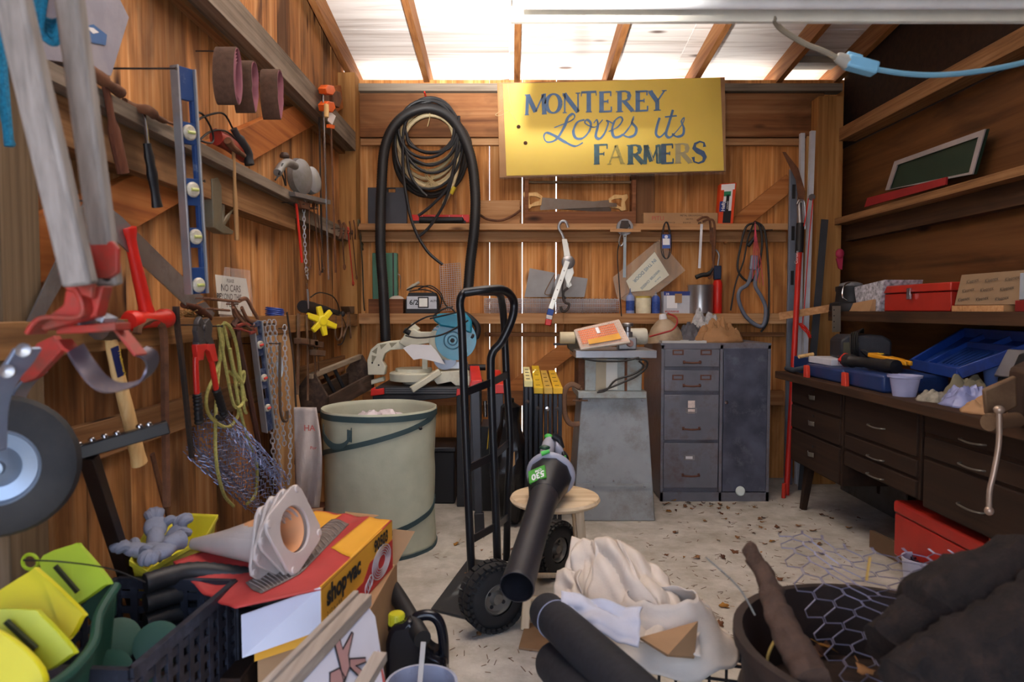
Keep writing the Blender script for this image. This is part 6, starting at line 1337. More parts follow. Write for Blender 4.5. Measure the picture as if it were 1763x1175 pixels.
# --- leaf blower
t = T('leaf_blower', 'black and grey cordless leaf blower with green trim lying on the stool', 'leaf blower', P(935, 870, Y=2.7))
n0 = P(890, 1012, Y=2.02); n1 = P(938, 852, Y=2.56); n2 = P(950, 800, Y=2.78); d = (n1-n0).normalized()
TB = mat('dusty black plastic tube', '24242a', .45, dirt='3c3c40', damt=.3)
Lt = (n1-n0).length
tube = MB(); tube.lathe(n0, d, [(.050, .0), (.053, 0), (.054, .01), (.052, .02), (.05, .14), (.049, .3), (.051, .42), (.056, Lt), (.048, Lt), (.047, .14), (.049, .01)], 36, cap=False)
part(tube, 'blower_tube', TB, t)
part(MB().tube([n1-d*.02, n1+d*.05, n1+d*.12, n1+d*.18, n1+d*.21], [.058, .072, .086, .086, .065], 10), 'fan_housing', mat('black housing', '1c1d22', .4), t, .004)
GG = mat('pale blue-grey plastic', '9a9dac', .45)
part(MB().torus(n1+d*.16, .083, .017, d, 36, 10), 'grey_collar', GG, t)
upv = V((0, 0, 1)); sd_, uu = frame(d)
gc = n1+d*.075+uu*.068
ln = (uu*.86-sd_*.42-d*.0).normalized(); ln = (ln-d*ln.dot(d)).normalized(); la = d.cross(ln).normalized()
pe = (d*.86+ln*.5).normalized(); lc = n1+d*.030+ln*.074; ln = (ln*.86-d*.5).normalized(); d0 = d; d = pe
if la.x > 0: la = -la
for dn_, k_ in ((0, 1),): part(MB().prism([lc-la*.036-d*.026, lc+la*.036-d*.026, lc+la*.036+d*.030, lc-la*.036+d*.030], -ln*.008), 'green_label', mat('label green', '4e9c40', .5), t)
part(MB().text('530', lc-la*.032+d*.006+ln*.0006, la, -d, .026, .0006, bold=.03), 'lettering', PAPER, t)
part(MB().text('CFM', lc-la*.022+d*.020+ln*.0006, la, -d, .010, .0006, bold=.03), 'lettering', PAPER, t); d = d0
h0, h1 = P(936, 815, Y=2.68), P(948, 760, Y=2.92)
part(MB().tube(cat([h0, P(939, 790, Y=2.74), P(944, 770, Y=2.84), h1], 4), [.034, .036, .036, .034, .032, .032, .034, .034, .034, .034, .03, .028, .024], 12, flat=.85), 'handle', GG, t)
part(MB().sph(P(944, 752, Y=2.9), (.018, .02, .012), 8), 'green_trigger_cap', mat('bright green', '46b84c', .4), t)
part(MB().tube([P(932, 782, Y=2.68), P(946, 777, Y=2.68)], [.010, .007], 10), 'green_trigger', mat('bright green', '46b84c', .4), t)
part(MB().sph(P(938, 771, Y=2.71), (.022, .014, .010), 8), 'speed_switch', mat('dark green oval', '1c3c2c', .4), t)
part(MB().prism([P(x, y, Y=2.8) for x, y in ((958, 762), (970, 775), (974, 790), (964, 800), (955, 785))], (0, .07, 0)), 'grey_battery', GG, t, .012)
part(MB().prism([P(x, y, Y=2.78) for x, y in ((968, 778), (980, 788), (980, 802), (972, 815), (966, 800))], (0, .08, 0)), 'battery_pack', BLK, t, .01)
part(MB().prism([P(x, y, Y=2.77) for x, y in ((969, 786), (974, 784), (976, 792), (972, 798))], (0, -.006, 0)), 'green_latch', mat('bright green', '46b84c', .4), t, .002)
part(MB().tube([P(952, 750, Y=2.86), P(962, 756, Y=2.86), P(966, 772, Y=2.86)], .016, 10), 'rear_grip', mat('black housing', '1c1d22', .4), t)
# ================================================================ RIGHT SIDE
DK = wood('dark drawer wood', '1c120c', '2c1c12', '3c2819', 'y', 8, stain='20140c', samt=.4, island=.15, knots=False)
WT = .86
X0 = 1.77
t = T('workbench_top', 'long dark worn wooden worktop along the right wall', 'worktop', (2.05, 2.6, .815), group=None)
part(MB().bb(1.70, XR-.005, .75, 4.40, WT-.045, WT), 'worktop_board', TOPW, t, .004)
def Yx(px, X=X0): return X*F/(px-881.5)
def pull(d_, y, z_, w=.075):
    m = MB(); m.sheet(lambda u, v: V((X0-.012-.016*sin(pi*u)*(1-.25*v), y-w/2+w*u, z_+.014-.026*v)), 12, 5, .002)
    part(m, 'cup_pull', mat('worn cup pull', '726e66', .4, .6), d_)
cols = [(Yx(1452), Yx(1363), .30, (.815, .665, .51, .30), 'narrow three-drawer dark wooden cabinet on splayed leg, farthest under the worktop', 1),
        (Yx(1588), Yx(1455), .42, (.815, .60, .51, .42), 'middle dark wooden cabinet with wide shallow drawers under the worktop', 0),
        (Yx(1800), Yx(1592), .40, (.815, .72, .62, .40), 'third dark wooden cabinet, right of the middle one, with thin metal pulls', 0),
        (1.1, Yx(1803), .40, (.815, .72, .62, .40), 'nearest dark wooden cabinet under the worktop at the right picture edge', 0)]
for y0, y1, zb, zs, lab, cup in cols:
    t = T('drawer_cabinet', lab, 'cabinet', (2.07, (y0+y1)/2, 0), group='drawer cabinets under the worktop')
    part(MB().bb(X0+.012, XR-.02, y0+.003, y1-.003, zb, .813), 'cabinet_body', DK, t, .003)
    for i in range(3):
        d_ = part(MB().bb(X0, X0+.02, y0+.018, y1-.018, zs[i+1]+.008, zs[i]-.008), 'drawer', DK, t, .004)
        zc = (zs[i]+zs[i+1])/2
        if cup: pull(d_, (y0+y1)/2, zc); part(MB().lathe((X0, (y0+y1)/2, zc+.045), (-1, 0, 0), [(.008, 0), (.008, .003), (.002, .003)], 10), 'keyhole', INK, d_)
        else:
            c = (y0+y1)/2; part(MB().tube(cat([(X0, c-.07, zc-.02), (X0-.018, c-.06, zc-.02), (X0-.02, c, zc-.024), (X0-.018, c+.06, zc-.02), (X0, c+.07, zc-.02)], 4), .004, 6), 'handle', mat('worn cup pull', '726e66', .4, .6), d_)
    for yy in ((y1-.08,) if cup else (y0+.08, y1-.08)):
        for xx in ((X0+.1, XR-.1) if cup else (XR-.1,)): part(MB().bar((xx, yy, zb), (xx-(.04 if xx < 2 else 0), yy, 0), .05, .05, up=(0, 1, 0), w2=.035, h2=.035), 'leg', DK, t, .003)
# under the bench
t = T('red_toolbox', 'long low red metal toolbox on the floor under the worktop', 'toolbox', (1.95, 2.6, .03))
yA, yB = Yx(1548, 1.80), 1.95
RB_ = mat('shaded red enamel', 'a8281e', .4, dirt='5a2018', damt=.25)
part(MB().bb(1.80, 2.2, yB, yA, .10, .30), 'box_body', RB_, t, .008)
part(MB().bb(1.795, 2.205, yB-.005, yA+.005, .302, .36), 'lid', RB_, t, .012)
part(MB().tube(cat([(1.795, 2.45, .22), (1.77, 2.45, .21), (1.77, 2.6, .21), (1.795, 2.6, .22)], 4), .005, 6), 'handle', BLK, t)
one(MB().bb(1.78, 2.25, 1.9, 3.0, .035, .098), 'timber_block', DK, 'dark timber block the red toolbox stands on', 'timber')
t = T('floor_board', 'pale edged board lying on the floor in front of the red toolbox', 'board', (1.5, 2.8, 0))
part(MB().bar(P(1500, 928, Z=.05), P(1612, 985, Z=.05), .02, .09), 'board', mat('brown board edge', '6a523c', .8, dirt='8a7a5c', damt=.3), t)
one(MB().bar(P(1606, 982, Z=.1), P(1622, 990, Z=.1), .03, .05), 'yellow_block', mat('pale yellow block', 'b0a070', .8), 'small pale yellow wood block at the near end of the floor board', 'block')
one(MB().prism([P(1447, 806, X=2.3), P(1560, 850, X=2.3), P(1560, 900, X=2.3), P(1447, 880, X=2.3)], (.01, 0, 0)), 'steel_sheet', mat('galvanised panel', '70706e', .4, .6, dirt='4a4238', damt=.4), 'grey metal panel leaning at the wall beneath the middle cabinet', 'panel')
t = T('screw_bucket', 'white plastic bucket full of dark screws on the floor by the bench', 'bucket', P(1585, 1040, Z=0), local=True)
zc_ = 0
part(MB().lathe((0, 0, 0), Z3, [(.002, 0), (.062, 0), (.075, .15), (.078, .155), (.078, .165), (.072, .165), (.06, .006), (.002, .006)], 30), 'bucket_body', mat('blue-white bucket', 'b8bcd0', .4), t)
t.location = (P(1585, 1010, Y=2.95).x, 2.95, 0)
m = MB()
for k in range(70):
    a = rnd.uniform(0, 6.28); r = sqrt(rnd.random())*.055; c = V((r*cos(a), r*sin(a), .135+rnd.uniform(-.004, .016))); d = V((rnd.uniform(-1, 1), rnd.uniform(-1, 1), rnd.uniform(-.5, .5))).normalized()*.014; m.tube([c-d, c+d], .0026, 5)
o_ = one(m, 'screws', mat('dark screws', '3a3c50', .35, .7), 'heap of dark screws filling the white bucket', 'screws'); o_['kind'] = 'stuff'
for v_ in (o_,): v_.location = V((t.location.x, t.location.y, v_.location.z))
m = MB().lathe((0, 0, .006), Z3, [(.06, 0), (.068, .125), (.002, .128)], 24); q = one(m, 'screw_pile', mat('dark screws', '3a3c50', .35, .7), 'dark mass of screws deep in the white bucket', 'screws'); q.location = (t.location.x, t.location.y, .006); q['kind'] = 'stuff'
one(MB().cone(P(1349, 854, Y=4.5), P(1350, 829, Y=4.5), .014, .013, 14), 'red_shell', mat('red tube', 'c03422', .4), 'small red cylinder standing on the floor beyond the cabinet foot', 'cylinder')
bpy.data.objects['red_shell'].location.z = .001
one(MB().sph((1.85, 2.52, .388), (.055, .05, .027), 12), 'orange_scoop', mat('orange plastic', 'e8552a', .4), 'bright orange plastic piece at the right edge beyond the logs', 'lid')
# --- on the worktop
NV = mat('navy case plastic', '1c3262', .4, dirt='16223c', damt=.35); NV2 = mat('navy lid plastic', '1a3a86', .4, dirt='14204a', damt=.35)
ORR = mat('red orange latch', 'c83a24', .4)
def WB_(px, py): return P(px, py, Z=WT)
t = T('tool_case', 'navy blue open tool case base with two red latches near the worktop edge', 'tool case', (1.8, 3.6, WT))
ya, yb = 3.02, 3.92
part(MB().bb(1.745, 2.06, 3.20, 3.58, WT, WT+.085), 'case_body', NV, t, .012)
part(MB().bb(1.75, 2.06, 3.60, 4.06, WT, WT+.075), 'case_body', NV, t, .012)
for y_ in (3.52, 3.98): part(MB().prism([(1.715, y_-.028, WT+.015-.05), (1.715, y_+.028, WT+.015-.05), (1.712, y_+.02, WT+.07), (1.712, y_-.02, WT+.07)], (.022, 0, 0)), 'latch', ORR, t, .004)
part(MB().tube(cat([(1.77, 4.07, WT+.05), (1.74, 4.15, WT+.03), (1.75, 4.24, WT+.02), (1.76, 4.36, WT+.02)], 4), .016, 10), 'handle', mat('slate handle', '3a4450', .5), t)
t = T('tool_case', 'large navy blue moulded tool case lid lying open and tilted on the worktop', 'tool case', (2.0, 3.5, WT))
A, Bp, Cp, Dp = P(1538, 640, X=1.98), P(1600, 655, X=1.82), P(1715, 585, X=2.12), P(1598, 558, X=2.38)
A = V((2.06, 3.50, WT+.10)); Bp = V((1.96, 2.98, WT+.10)); Cp = V((2.28, 2.86, WT+.255)); Dp = V((2.36, 3.55, WT+.26))
def cl(u, v, e=0): return A.lerp(Bp, u).lerp(Dp.lerp(Cp, u), v)+V((-.25*e, -.1*e, e))
part(MB().prism([cl(0, 0), cl(1, 0), cl(1, 1), cl(0, 1)], (0.004, 0, -.012)), 'lid_floor', NV2, t, .004)
m = MB()
for a, b in (((0, 0), (1, 0)), ((1, 0), (1, 1)), ((1, 1), (0, 1)), ((0, 1), (0, 0))): m.bar(cl(*a, .015), cl(*b, .015), .018, .05)
part(m, 'lid_rim', NV2, t, .003)
m = MB(); m.bar(cl(.28, .05, .012), cl(.28, .95, .012), .014, .03); m.bar(cl(.28, .7, .012), cl(.95, .7, .012), .014, .03); m.bar(cl(.6, .72, .012), cl(.6, .95, .012), .014, .03); part(m, 'inner_ribs', NV2, t, .002)
m = MB()
for k in range(7): m.bar(cl(.4+.07*k, .2, .006), cl(.38+.07*k, .6, .006), .004, .006)
part(m, 'moulded_lines', NV, t)
t = T('charger_unit', 'dusty black charger with its cable wound around, on a white box', 'charger', (1.95, 4.1, WT+.13))
zc_ = .985
m = MB(); m.prism([(1.86, 3.86, .976), (2.12, 3.80, .976), (2.12, 3.80, 1.08), (2.08, 3.82, 1.11), (1.90, 3.86, 1.11), (1.86, 3.86, 1.08)], (.06, .26, 0)); part(m, 'case_body', mat('dusty navy black', '22242c', .55, dirt='3c3c40', damt=.35), t, .012)
part(MB().prism([(1.872, 3.853, .995), (1.95, 3.837, .995), (1.95, 3.837, 1.07), (1.872, 3.853, 1.07)], (0, -.004, 0)), 'label_panel', mat('olive label', '4c4a38', .6), t)
m = MB()
for k in range(4): m.tube(cat([(1.91+k*.012, 3.82, .985), (1.895+k*.012, 3.81, 1.04), (1.91+k*.012, 3.84, 1.115), (2.0+k*.01, 3.95, 1.125+.006*k), (2.08, 4.04, 1.12)], 5), .006, 6)
part(m, 'wound_cable', CORD, t)
one(MB().bb(1.80, 2.2, 3.84, 4.14, WT+.078, .974), 'white_box', mat('white carton', 'c8cad4', .6), 'flat white carton under the dusty black charger', 'box', bev=.002)
one(MB().tube([(1.735, 4.12, WT+.11), (1.83, 4.14, WT+.125)], .011, 10), 'wood_dowel', HNDL, 'short orange-brown wood handle beside the red pole at the bench end', 'handle')
one(MB().bb(1.80, 2.1, 4.12, 4.35, WT+.0, WT+.1), 'dark_box', NV, 'dark box behind the slate handle at the far end of the worktop', 'box', bev=.004)
t = T('inspection_lamp', 'black work light with a red ribbed lens lying on the navy case', 'flashlight', (1.85, 3.3, WT+.09))
a, b = V((1.80, 3.66, WT+.123)), V((1.86, 3.24, WT+.118)); d = (b-a).normalized()
part(MB().lathe(a, d, [(.002, .0), (.036, .0), (.036, .05), (.028, .06), (.026, .16), (.03, .2), (.03, .3), (.034, .31), (.034, .38), (.002, .385)], 22), 'lamp_body', BLK, t)
part(MB().lathe(a-d*.03, d, [(.002, 0), (.034, .0), (.04, .006), (.04, .034), (.034, .036)], 4), 'red_lens', mat('red lens', 'c0302c', .25), t, .004)
m = MB()
sdl, ul = frame(d)
for k in range(7): m.bar(a-d*.033+sdl*(-.027+k*.009)-ul*.027, a-d*.033+sdl*(-.027+k*.009)+ul*.027, .002, .003)
part(m, 'lens_ribs', mat('dark red rib', '6a1814', .4), t)
t = T('multimeter', 'yellow clamp multimeter lying on top of the work light', 'multimeter', (1.95, 3.2, WT+.155))
c0 = V((1.915, 3.62, WT+.155)); c1 = V((1.935, 3.38, WT+.135))
m = MB().bar(c0, c1, .062, .026, w2=.05); part(m, 'meter_body', mat('amber yellow plastic', 'd8961c', .4), t, .008)
part(MB().bar(c0.lerp(c1, .42)+Z3*.015, c0.lerp(c1, .58)+Z3*.015, .032, .003), 'display', mat('dark display', '28303c', .2), t)
part(MB().lathe(c0.lerp(c1, .3)+Z3*.014, Z3, [(.015, 0), (.014, .005), (.001, .006)], 16), 'dial', YS, t)
for s in (-1, 1): part(MB().bar(c1+X1*s*.018, c1+(c1-c0).normalized()*.055+X1*s*.012, .014, .022), 'jaw', mat('amber yellow plastic', 'd8961c', .4), t, .004)
part(MB().tube(cat([c0, c0+V((-.02, .05, .02)), c0+V((.0, .12, .01)), c0+V((.06, .14, -.03))], 5), .004, 6), 'test_lead', CORD, t)
t = T('plastic_tub', 'clear round plastic tub holding a small white block at the worktop edge', 'tub', (P(1541, 683, Z=WT).x, P(1541, 683, Z=WT).y, WT), local=True)
t.location = (1.79, 3.10, WT)
part(MB().lathe((0, 0, 0), Z3, [(.002, 0), (.048, 0), (.062, .082), (.072, .086), (.074, .096), (.068, .096), (.060, .088), (.046, .003), (.002, .003)], 32), 'tub_body', mat('frosted tub plastic', 'b4b8dc', .25, alpha=.55), t)
one(MB().box((1.785, 3.08, WT+.022), (.035, .03, .03)), 'white_block', WHT, 'small white block inside the clear tub', 'block', bev=.003)
heap('rag', mat('greenish grey rag', '76705c', .9, var=.2), 'greenish grey rag crumpled behind the clear plastic bag on worktop', 'cloth', (2.0, 2.97, WT), .12, .10, .11, 2.2, thick=.003, fq=.5)
heap('rag', mat('striped grey rag', '8c8678', .9, var=.4, scale=30), 'flat striped rag lying between the clear tub and the plastic bag', 'cloth', (1.82, 2.93, WT), .07, .07, .05, 6.6, thick=.002, fq=.5)
heap('plastic_bag', mat('blue-white plastic film', '98a0d0', .15, alpha=.75, bump=.6, scale=7), 'crinkled bluish clear plastic bag near the worktop edge', 'bag', (1.87, 2.79, WT), .10, .12, .08, 8.1, thick=.001, fq=.55)
t = T('blue_cup', 'pale blue plastic cup behind the rag and clear bag', 'cup', (2.16, 3.02, WT), local=True)
part(MB().lathe((0, 0, 0), Z3, [(.002, 0), (.045, 0), (.062, .16), (.058, .16), (.042, .004), (.002, .004)], 28), 'cup_body', mat('pale blue cup', '6a88cc', .4), t)
t = T('desk_sander', 'grey and black machine with slanted metal cover at the right end of the worktop', 'power tool', (2.12, 2.62, WT))
part(MB().prism([(2.08, 2.92, WT), (2.08, 2.92, WT+.10), (2.12, 2.90, WT+.215), (2.24, 2.86, WT+.22), (2.30, 2.86, WT+.12), (2.30, 2.86, WT)], (0, -.18, 0)), 'machine_body', BLK, t, .01)
part(MB().prism([(2.072, 2.92, WT+.105), (2.115, 2.90, WT+.222), (2.17, 2.70, WT+.222), (2.11, 2.70, WT+.105)], (-.006, 0, .006)), 'metal_cover', mat('grey metal cover', '6c6c72', .4, .5), t, .006)
part(MB().lathe((2.14, 2.72, WT+.10), (-.3, -1, 0), [(.002, 0), (.08, 0), (.085, .02), (.05, .04), (.002, .042)], 24), 'blue_drum', mat('blue drum', '223a80', .4), t)
one(MB().tube(cat([(2.18, 2.76, WT+.235), (2.2, 2.68, WT+.22), (2.2, 2.6, WT+.16)], 5), .006, 6), 'blue_wire', mat('pale blue wire', '5a78b0', .5), 'pale blue wire on the right of the slanted metal cover', 'wire')
t = T('steel_ruler', 'perforated grey steel ruler hanging from the right shelf edge', 'ruler', P(1440, 568, X=2.05))
part(MB().bar(P(1440, 527, Y=4.2), P(1440, 572, Y=4.2), .052, .003, up=YN), 'ruler_body', mat('old ruler steel', '7a7266', .45, .5), t)
m = MB()
for k in range(4): m.lathe(P(1436, 534+k*10, Y=4.195), YN, [(.004, 0), (.004, .001), (.001, .001)], 8)
part(m, 'hole', INK, t)
one(MB().bar(P(1342, 545, Y=4.78), P(1500, 520, Y=4.46), .02, .05), 'wood_strip', WLM, 'long thin wood strip bridging the back shelf and the right shelf', 'wood strip')
heap('cardboard_scrap', CARD, 'torn brown cardboard scrap at the worktop edge by the vise', 'cardboard', (1.80, 2.60, WT), .07, .09, .05, 1.3, thick=.003, fq=.4)
# --- vise
t = T('bench_vise', 'big rusty bench vise with a long pale sliding handle, nearest on the worktop', 'vise', (1.75, 2.2, WT))
part(MB().lathe((1.79, 2.24, WT), Z3, [(.002, 0), (.08, 0), (.08, .02), (.05, .04), (.002, .04)], 24), 'base', mat('brown vise iron', '3c2c22', .6, .3, var=.2, dirt='5c4434', damt=.35), t)
VI = mat('brown vise iron', '3c2c22', .6, .3, var=.2, dirt='5c4434', damt=.35)
m = MB().prism([P(x, y, Y=2.14) for x, y in ((1764, 732), (1762, 700), (1764, 668), (1768, 640), (1800, 625), (1860, 640), (1860, 735), (1780, 735))], (0.06, .16, 0)); part(m, 'vise_body', VI, t, .012)
part(MB().prism([P(x, y, Y=2.12) for x, y in ((1694, 672), (1750, 648), (1752, 700), (1718, 720), (1698, 716))], (0.02, .04, 0)), 'jaw_plate', mat('tan jaw', '5c4430', .7, dirt='7c6448', damt=.4), t, .006)
ph = P(1712, 727, Y=1.86)
part(MB().lathe(P(1702, 728, Y=2.06), (P(1762, 722, Y=2.12)-P(1702, 728, Y=2.06)), [(.002, 0), (.026, 0), (.028, .006), (.028, .03), (.024, .035), (.024, .13), (.002, .13)], 22), 'screw_boss', mat('tan jaw', '5c4430', .7, dirt='7c6448', damt=.4), t)
ptop, pbot = P(1720, 706, Y=2.02), P(1703, 880, Y=2.02)
hd = part(MB().tube(cat([ptop, P(1720, 760, Y=2.02), P(1712, 810, Y=2.02), P(1704, 845, Y=2.02), pbot], 4), .0078, 10), 'handle', mat('worn bright handle', 'b09a88', .35, .5), t)
part(MB().sph(ptop, (.015, .015, .013), 10), 'ball_end', mat('worn bright handle', 'b09a88', .35, .5), hd); part(MB().sph(pbot, (.013, .013, .014), 10), 'ball_end', mat('worn bright handle', 'b09a88', .35, .5), hd)
# --- right shelf items
def SX(px, X=2.10): return X*F/(px-881.5)
zs_ = ZS
t = T('red_tool_chest', 'bright red metal toolbox with a latch on the right shelf', 'toolbox', (2.2, SX(1575), zs_))
ya, yb = SX(1640, 2.14), SX(1515, 2.14)
part(MB().bb(2.14, 2.36, ya+.02, yb-.04, zs_, zs_+.10), 'box_body', RB_, t, .006)
part(MB().quadring([[(2.13, ya+.01, zs_+.102), (2.37, ya+.01, zs_+.102), (2.37, yb-.03, zs_+.102), (2.13, yb-.03, zs_+.102)], [(2.14, ya+.02, zs_+.145), (2.36, ya+.02, zs_+.145), (2.36, yb-.04, zs_+.145), (2.14, yb-.04, zs_+.145)]]), 'lid', RB_, t, .006)
yl = (ya+yb)/2+.02; part(MB().bb(2.12, 2.132, yl-.016, yl+.016, zs_+.065, zs_+.125), 'latch', CHROME, t, .002)
t = T('tissue_carton', 'brown cardboard carton printed Kleenex on the right shelf', 'box', (2.2, SX(1700), zs_))
ya, yb = SX(1752, 2.12), SX(1642, 2.12)
part(MB().quadring([[(2.12, ya, zs_+.03), (2.34, ya, zs_+.03), (2.34, yb, zs_+.03), (2.12, yb, zs_+.03)], [(2.15, ya, zs_+.175), (2.34, ya, zs_+.175), (2.34, yb, zs_+.175), (2.15, yb, zs_+.175)]]), 'carton', mat('dull kraft carton', '8a7258', .85, var=.08), t, .002)
for i in range(3):
    for j in range(3): part(MB().text('Kleenex', V((2.1195+.0062*(j)*1.0+.0035, yb-.02-i*.125-j*.02, zs_+.045+j*.042)), (0, -1, 0.12), (.15, 0, 1), .018, .0008), 'lettering', mat('faded brown ink', '4a4238', .8), t)
one(MB().bb(2.10, 2.34, SX(1735, 2.12), SX(1645, 2.12), zs_, zs_+.028), 'wood_plate', WLM, 'pale wood board under the Kleenex carton', 'board', bev=.001)
one(MB().bb(2.11, 2.33, 2.55, SX(1757, 2.12), zs_+.05, zs_+.16), 'pale_carton', mat('pale blue-grey carton', '9aa2ae', .7), 'pale grey carton at the picture edge on the right shelf', 'box', bev=.002)
one(MB().bb(2.10, 2.33, 2.55, SX(1754, 2.12), zs_, zs_+.048), 'red_book', mat('dark red cover', '7a1c1c', .5), 'flat dark red box under the pale grey carton on the right shelf', 'box', bev=.003)
t = T('paper_wrapped_box', 'box wrapped in white paper with dark red print on the right shelf', 'box', (2.2, SX(1500), zs_))
ya, yb = SX(1512, 2.1), SX(1470, 2.1)
part(MB().quadring([[(2.12, ya+.04, zs_-.0), (2.34, ya+.04, zs_), (2.34, yb, zs_), (2.12, yb, zs_)], [(2.12, ya-.02, zs_+.18), (2.34, ya-.02, zs_+.18), (2.34, yb+.05, zs_+.15), (2.12, yb+.05, zs_+.15)]]), 'carton', mat('printed white wrap', 'a8a8b2', .8, var=.6, scale=55), t, .002)
one(MB().quadring([[(2.08, ya+.06, zs_+.001), (2.115, ya+.06, zs_+.001), (2.115, yb+.02, zs_+.001), (2.08, yb+.02, zs_+.001)], [(2.10, ya+.06, zs_+.07), (2.115, ya+.06, zs_+.07), (2.115, yb+.02, zs_+.05), (2.10, yb+.02, zs_+.05)]]), 'kraft_scrap', CARD, 'kraft paper scrap at the foot of the printed white wrapped box', 'paper')
t = T('lantern', 'black round canister with a white wire handle on the right shelf corner', 'canister', (2.14, 4.32, zs_))
part(MB().lathe((2.14, 4.32, zs_), Z3, [(.002, 0), (.12, 0), (.125, .01), (.12, .05), (.09, .06), (.085, .12), (.09, .13), (.09, .155), (.05, .165), (.002, .168)], 34), 'canister_body', BLK, t)
part(MB().tube(cat([(2.06, 4.20, zs_+.065), (2.03, 4.20, zs_+.09), (2.045, 4.22, zs_+.15), (2.09, 4.26, zs_+.175), (2.14, 4.30, zs_+.178)], 5), .004, 6), 'wire_handle', CHROME, t)
part(MB().lathe((2.14, 4.32, zs_+.155), Z3, [(.05, 0), (.07, .004), (.065, .02), (.03, .03), (.002, .031)], 26), 'lid', mat('grey lid', '6c6c70', .4), t)
one(MB().cone((2.2, 4.15, zs_+.13), (2.3, 4.55, zs_+.13), .014, n=10), 'dowel', WLM, 'pale wood dowel lying behind the black canister', 'dowel')
# --- upper ledge: chalkboard and red folder
def RP(px, py, X=2.36): return P(px, py, X=X)
t = T('chalkboard', 'green chalkboard with a white frame leaning on the upper right ledge', 'chalkboard', RP(1600, 320))
q = [RP(1527, 328), RP(1678, 300), RP(1700, 222), RP(1543, 278)]
zb_ = ZU+.003; ctr = sum(q, V())/4
inn = [p.lerp(ctr, .16) for p in q]
inn = [RP(1534, 326), RP(1672, 297), RP(1688, 236), RP(1548, 284)]
part(MB().prism(q, (.012, 0, 0)), 'green_panel', mat('chalkboard green', '1c3226', .6), t)
part(MB().frameprism([p-X1*.004 for p in q], [p-X1*.004 for p in inn], (-.008, 0, 0)), 'frame', mat('grey white frame', '9c9698', .5), t, .001)
t = T('red_folder', 'dark red folder lying in front of the chalkboard on the upper right ledge', 'folder', RP(1550, 350, 2.30))
part(MB().prism([RP(1488, 357, 2.30), RP(1628, 318, 2.30), RP(1629, 305, 2.30), RP(1493, 341, 2.30)], (.01, 0, 0)), 'cover', mat('dark red card', '8e1f24', .6), t)
# --- overhead fixture and cord
t = T('shop_light', 'long white metal shop light fixture hanging overhead at the upper right', 'light fixture', P(1320, 40, Y=1.62))
WF = mat('dusty white enamel', 'e4e0d4', .45, dirt='b8a888', damt=.22, dscale=12)
fa, fb = P(880, 44, Y=1.86), P(1763, 38, Y=1.86); xa = fa.x; zz = fa.z+.003; xb = xa+1.5
part(MB().bb(xa, xb, 1.60, 1.84, zz+.035, zz+.075), 'housing', WF, t, .004)
part(MB().bb(xa, xb, 1.58, 1.60, zz, zz+.045), 'front_lip', WF, t, .003)
part(MB().bb(xa, xb, 1.84, 1.86, zz, zz+.045), 'rear_lip', WF, t, .003)
part(MB().bb(xa, xb, 1.574, 1.579, zz+.006, zz+.010), 'seam', mat('rust line', '9a7c58', .7), t)
part(MB().bb(xa+.01, xb, 1.66, 1.78, zz+.075, zz+.125), 'ballast_cover', WF, t, .006)
for y_ in (1.66, 1.78): part(MB().cone((xa+.03, y_, zz+.018), (xb-.03, y_, zz+.018), .013, n=14), 'tube', mat('unlit tube', 'e8e8ea', .3), t)
part(MB().bb(xa+.012, xa+.09, 1.659, 1.66, zz+.09, zz+.115), 'label_sticker', mat('pale label', 'd0d0cc', .6, var=.3, scale=60), t)
for x in (xa+.15, xb-.15): part(chain(MB(), [(x, 1.72, zz+.12), (x, 1.72, RZ(1.72)-.0)], .04, .0025), 'hanging_chain', GALV, t)
t = T('light_cord', 'dusty grey cord hanging from the light fixture plugged into a blue extension lead', 'power cord', P(1470, 110, Y=1.9))
part(MB().tube(cat([P(1332, 32, Y=1.84), P(1345, 50, Y=1.88), P(1385, 75, Y=1.9), P(1418, 88, Y=1.9), P(1446, 103, Y=1.9)], 5), .0075, 8), 'grey_cord', mat('dusty grey cord', '8e8474', .8, dirt='b09c7c', damt=.3, dscale=40), t)
a, b = P(1440, 98, Y=1.9), P(1460, 108, Y=1.9); part(MB().tube(cat([a, a.lerp(b, .5), b], 3), [.012, .014, .016, .017, .018, .02, .02], 10), 'plug', mat('grey plug', 'a09c94', .6), t)
a, b = P(1456, 106, Y=1.9), P(1508, 120, Y=1.9)
part(MB().bar(a, b, .04, .034), 'blue_connector', mat('pale blue connector', '7cb6d8', .5), t, .006)
part(MB().bar(a+Z3*.012, a.lerp(b, .5)+Z3*.012, .016, .03), 'connector_tab', mat('pale blue connector', '7cb6d8', .5), t, .003)
one(MB().tube(cat([P(1506, 119, Y=1.9), P(1560, 127, Y=1.9), P(1620, 129, Y=1.9), P(1690, 122, Y=1.9), P(1770, 106, Y=1.9), P(1900, 70, Y=1.9), V((2.1, 1.85, 2.2)), V((XR-.01, 1.8, 2.47))], 6), .0075, 8), 'extension_lead', mat('pale blue cord', '6fa3bd', .6, dirt='8f9c94', damt=.3, dscale=40), 'pale blue extension lead sagging across the upper right from the connector', 'cord')
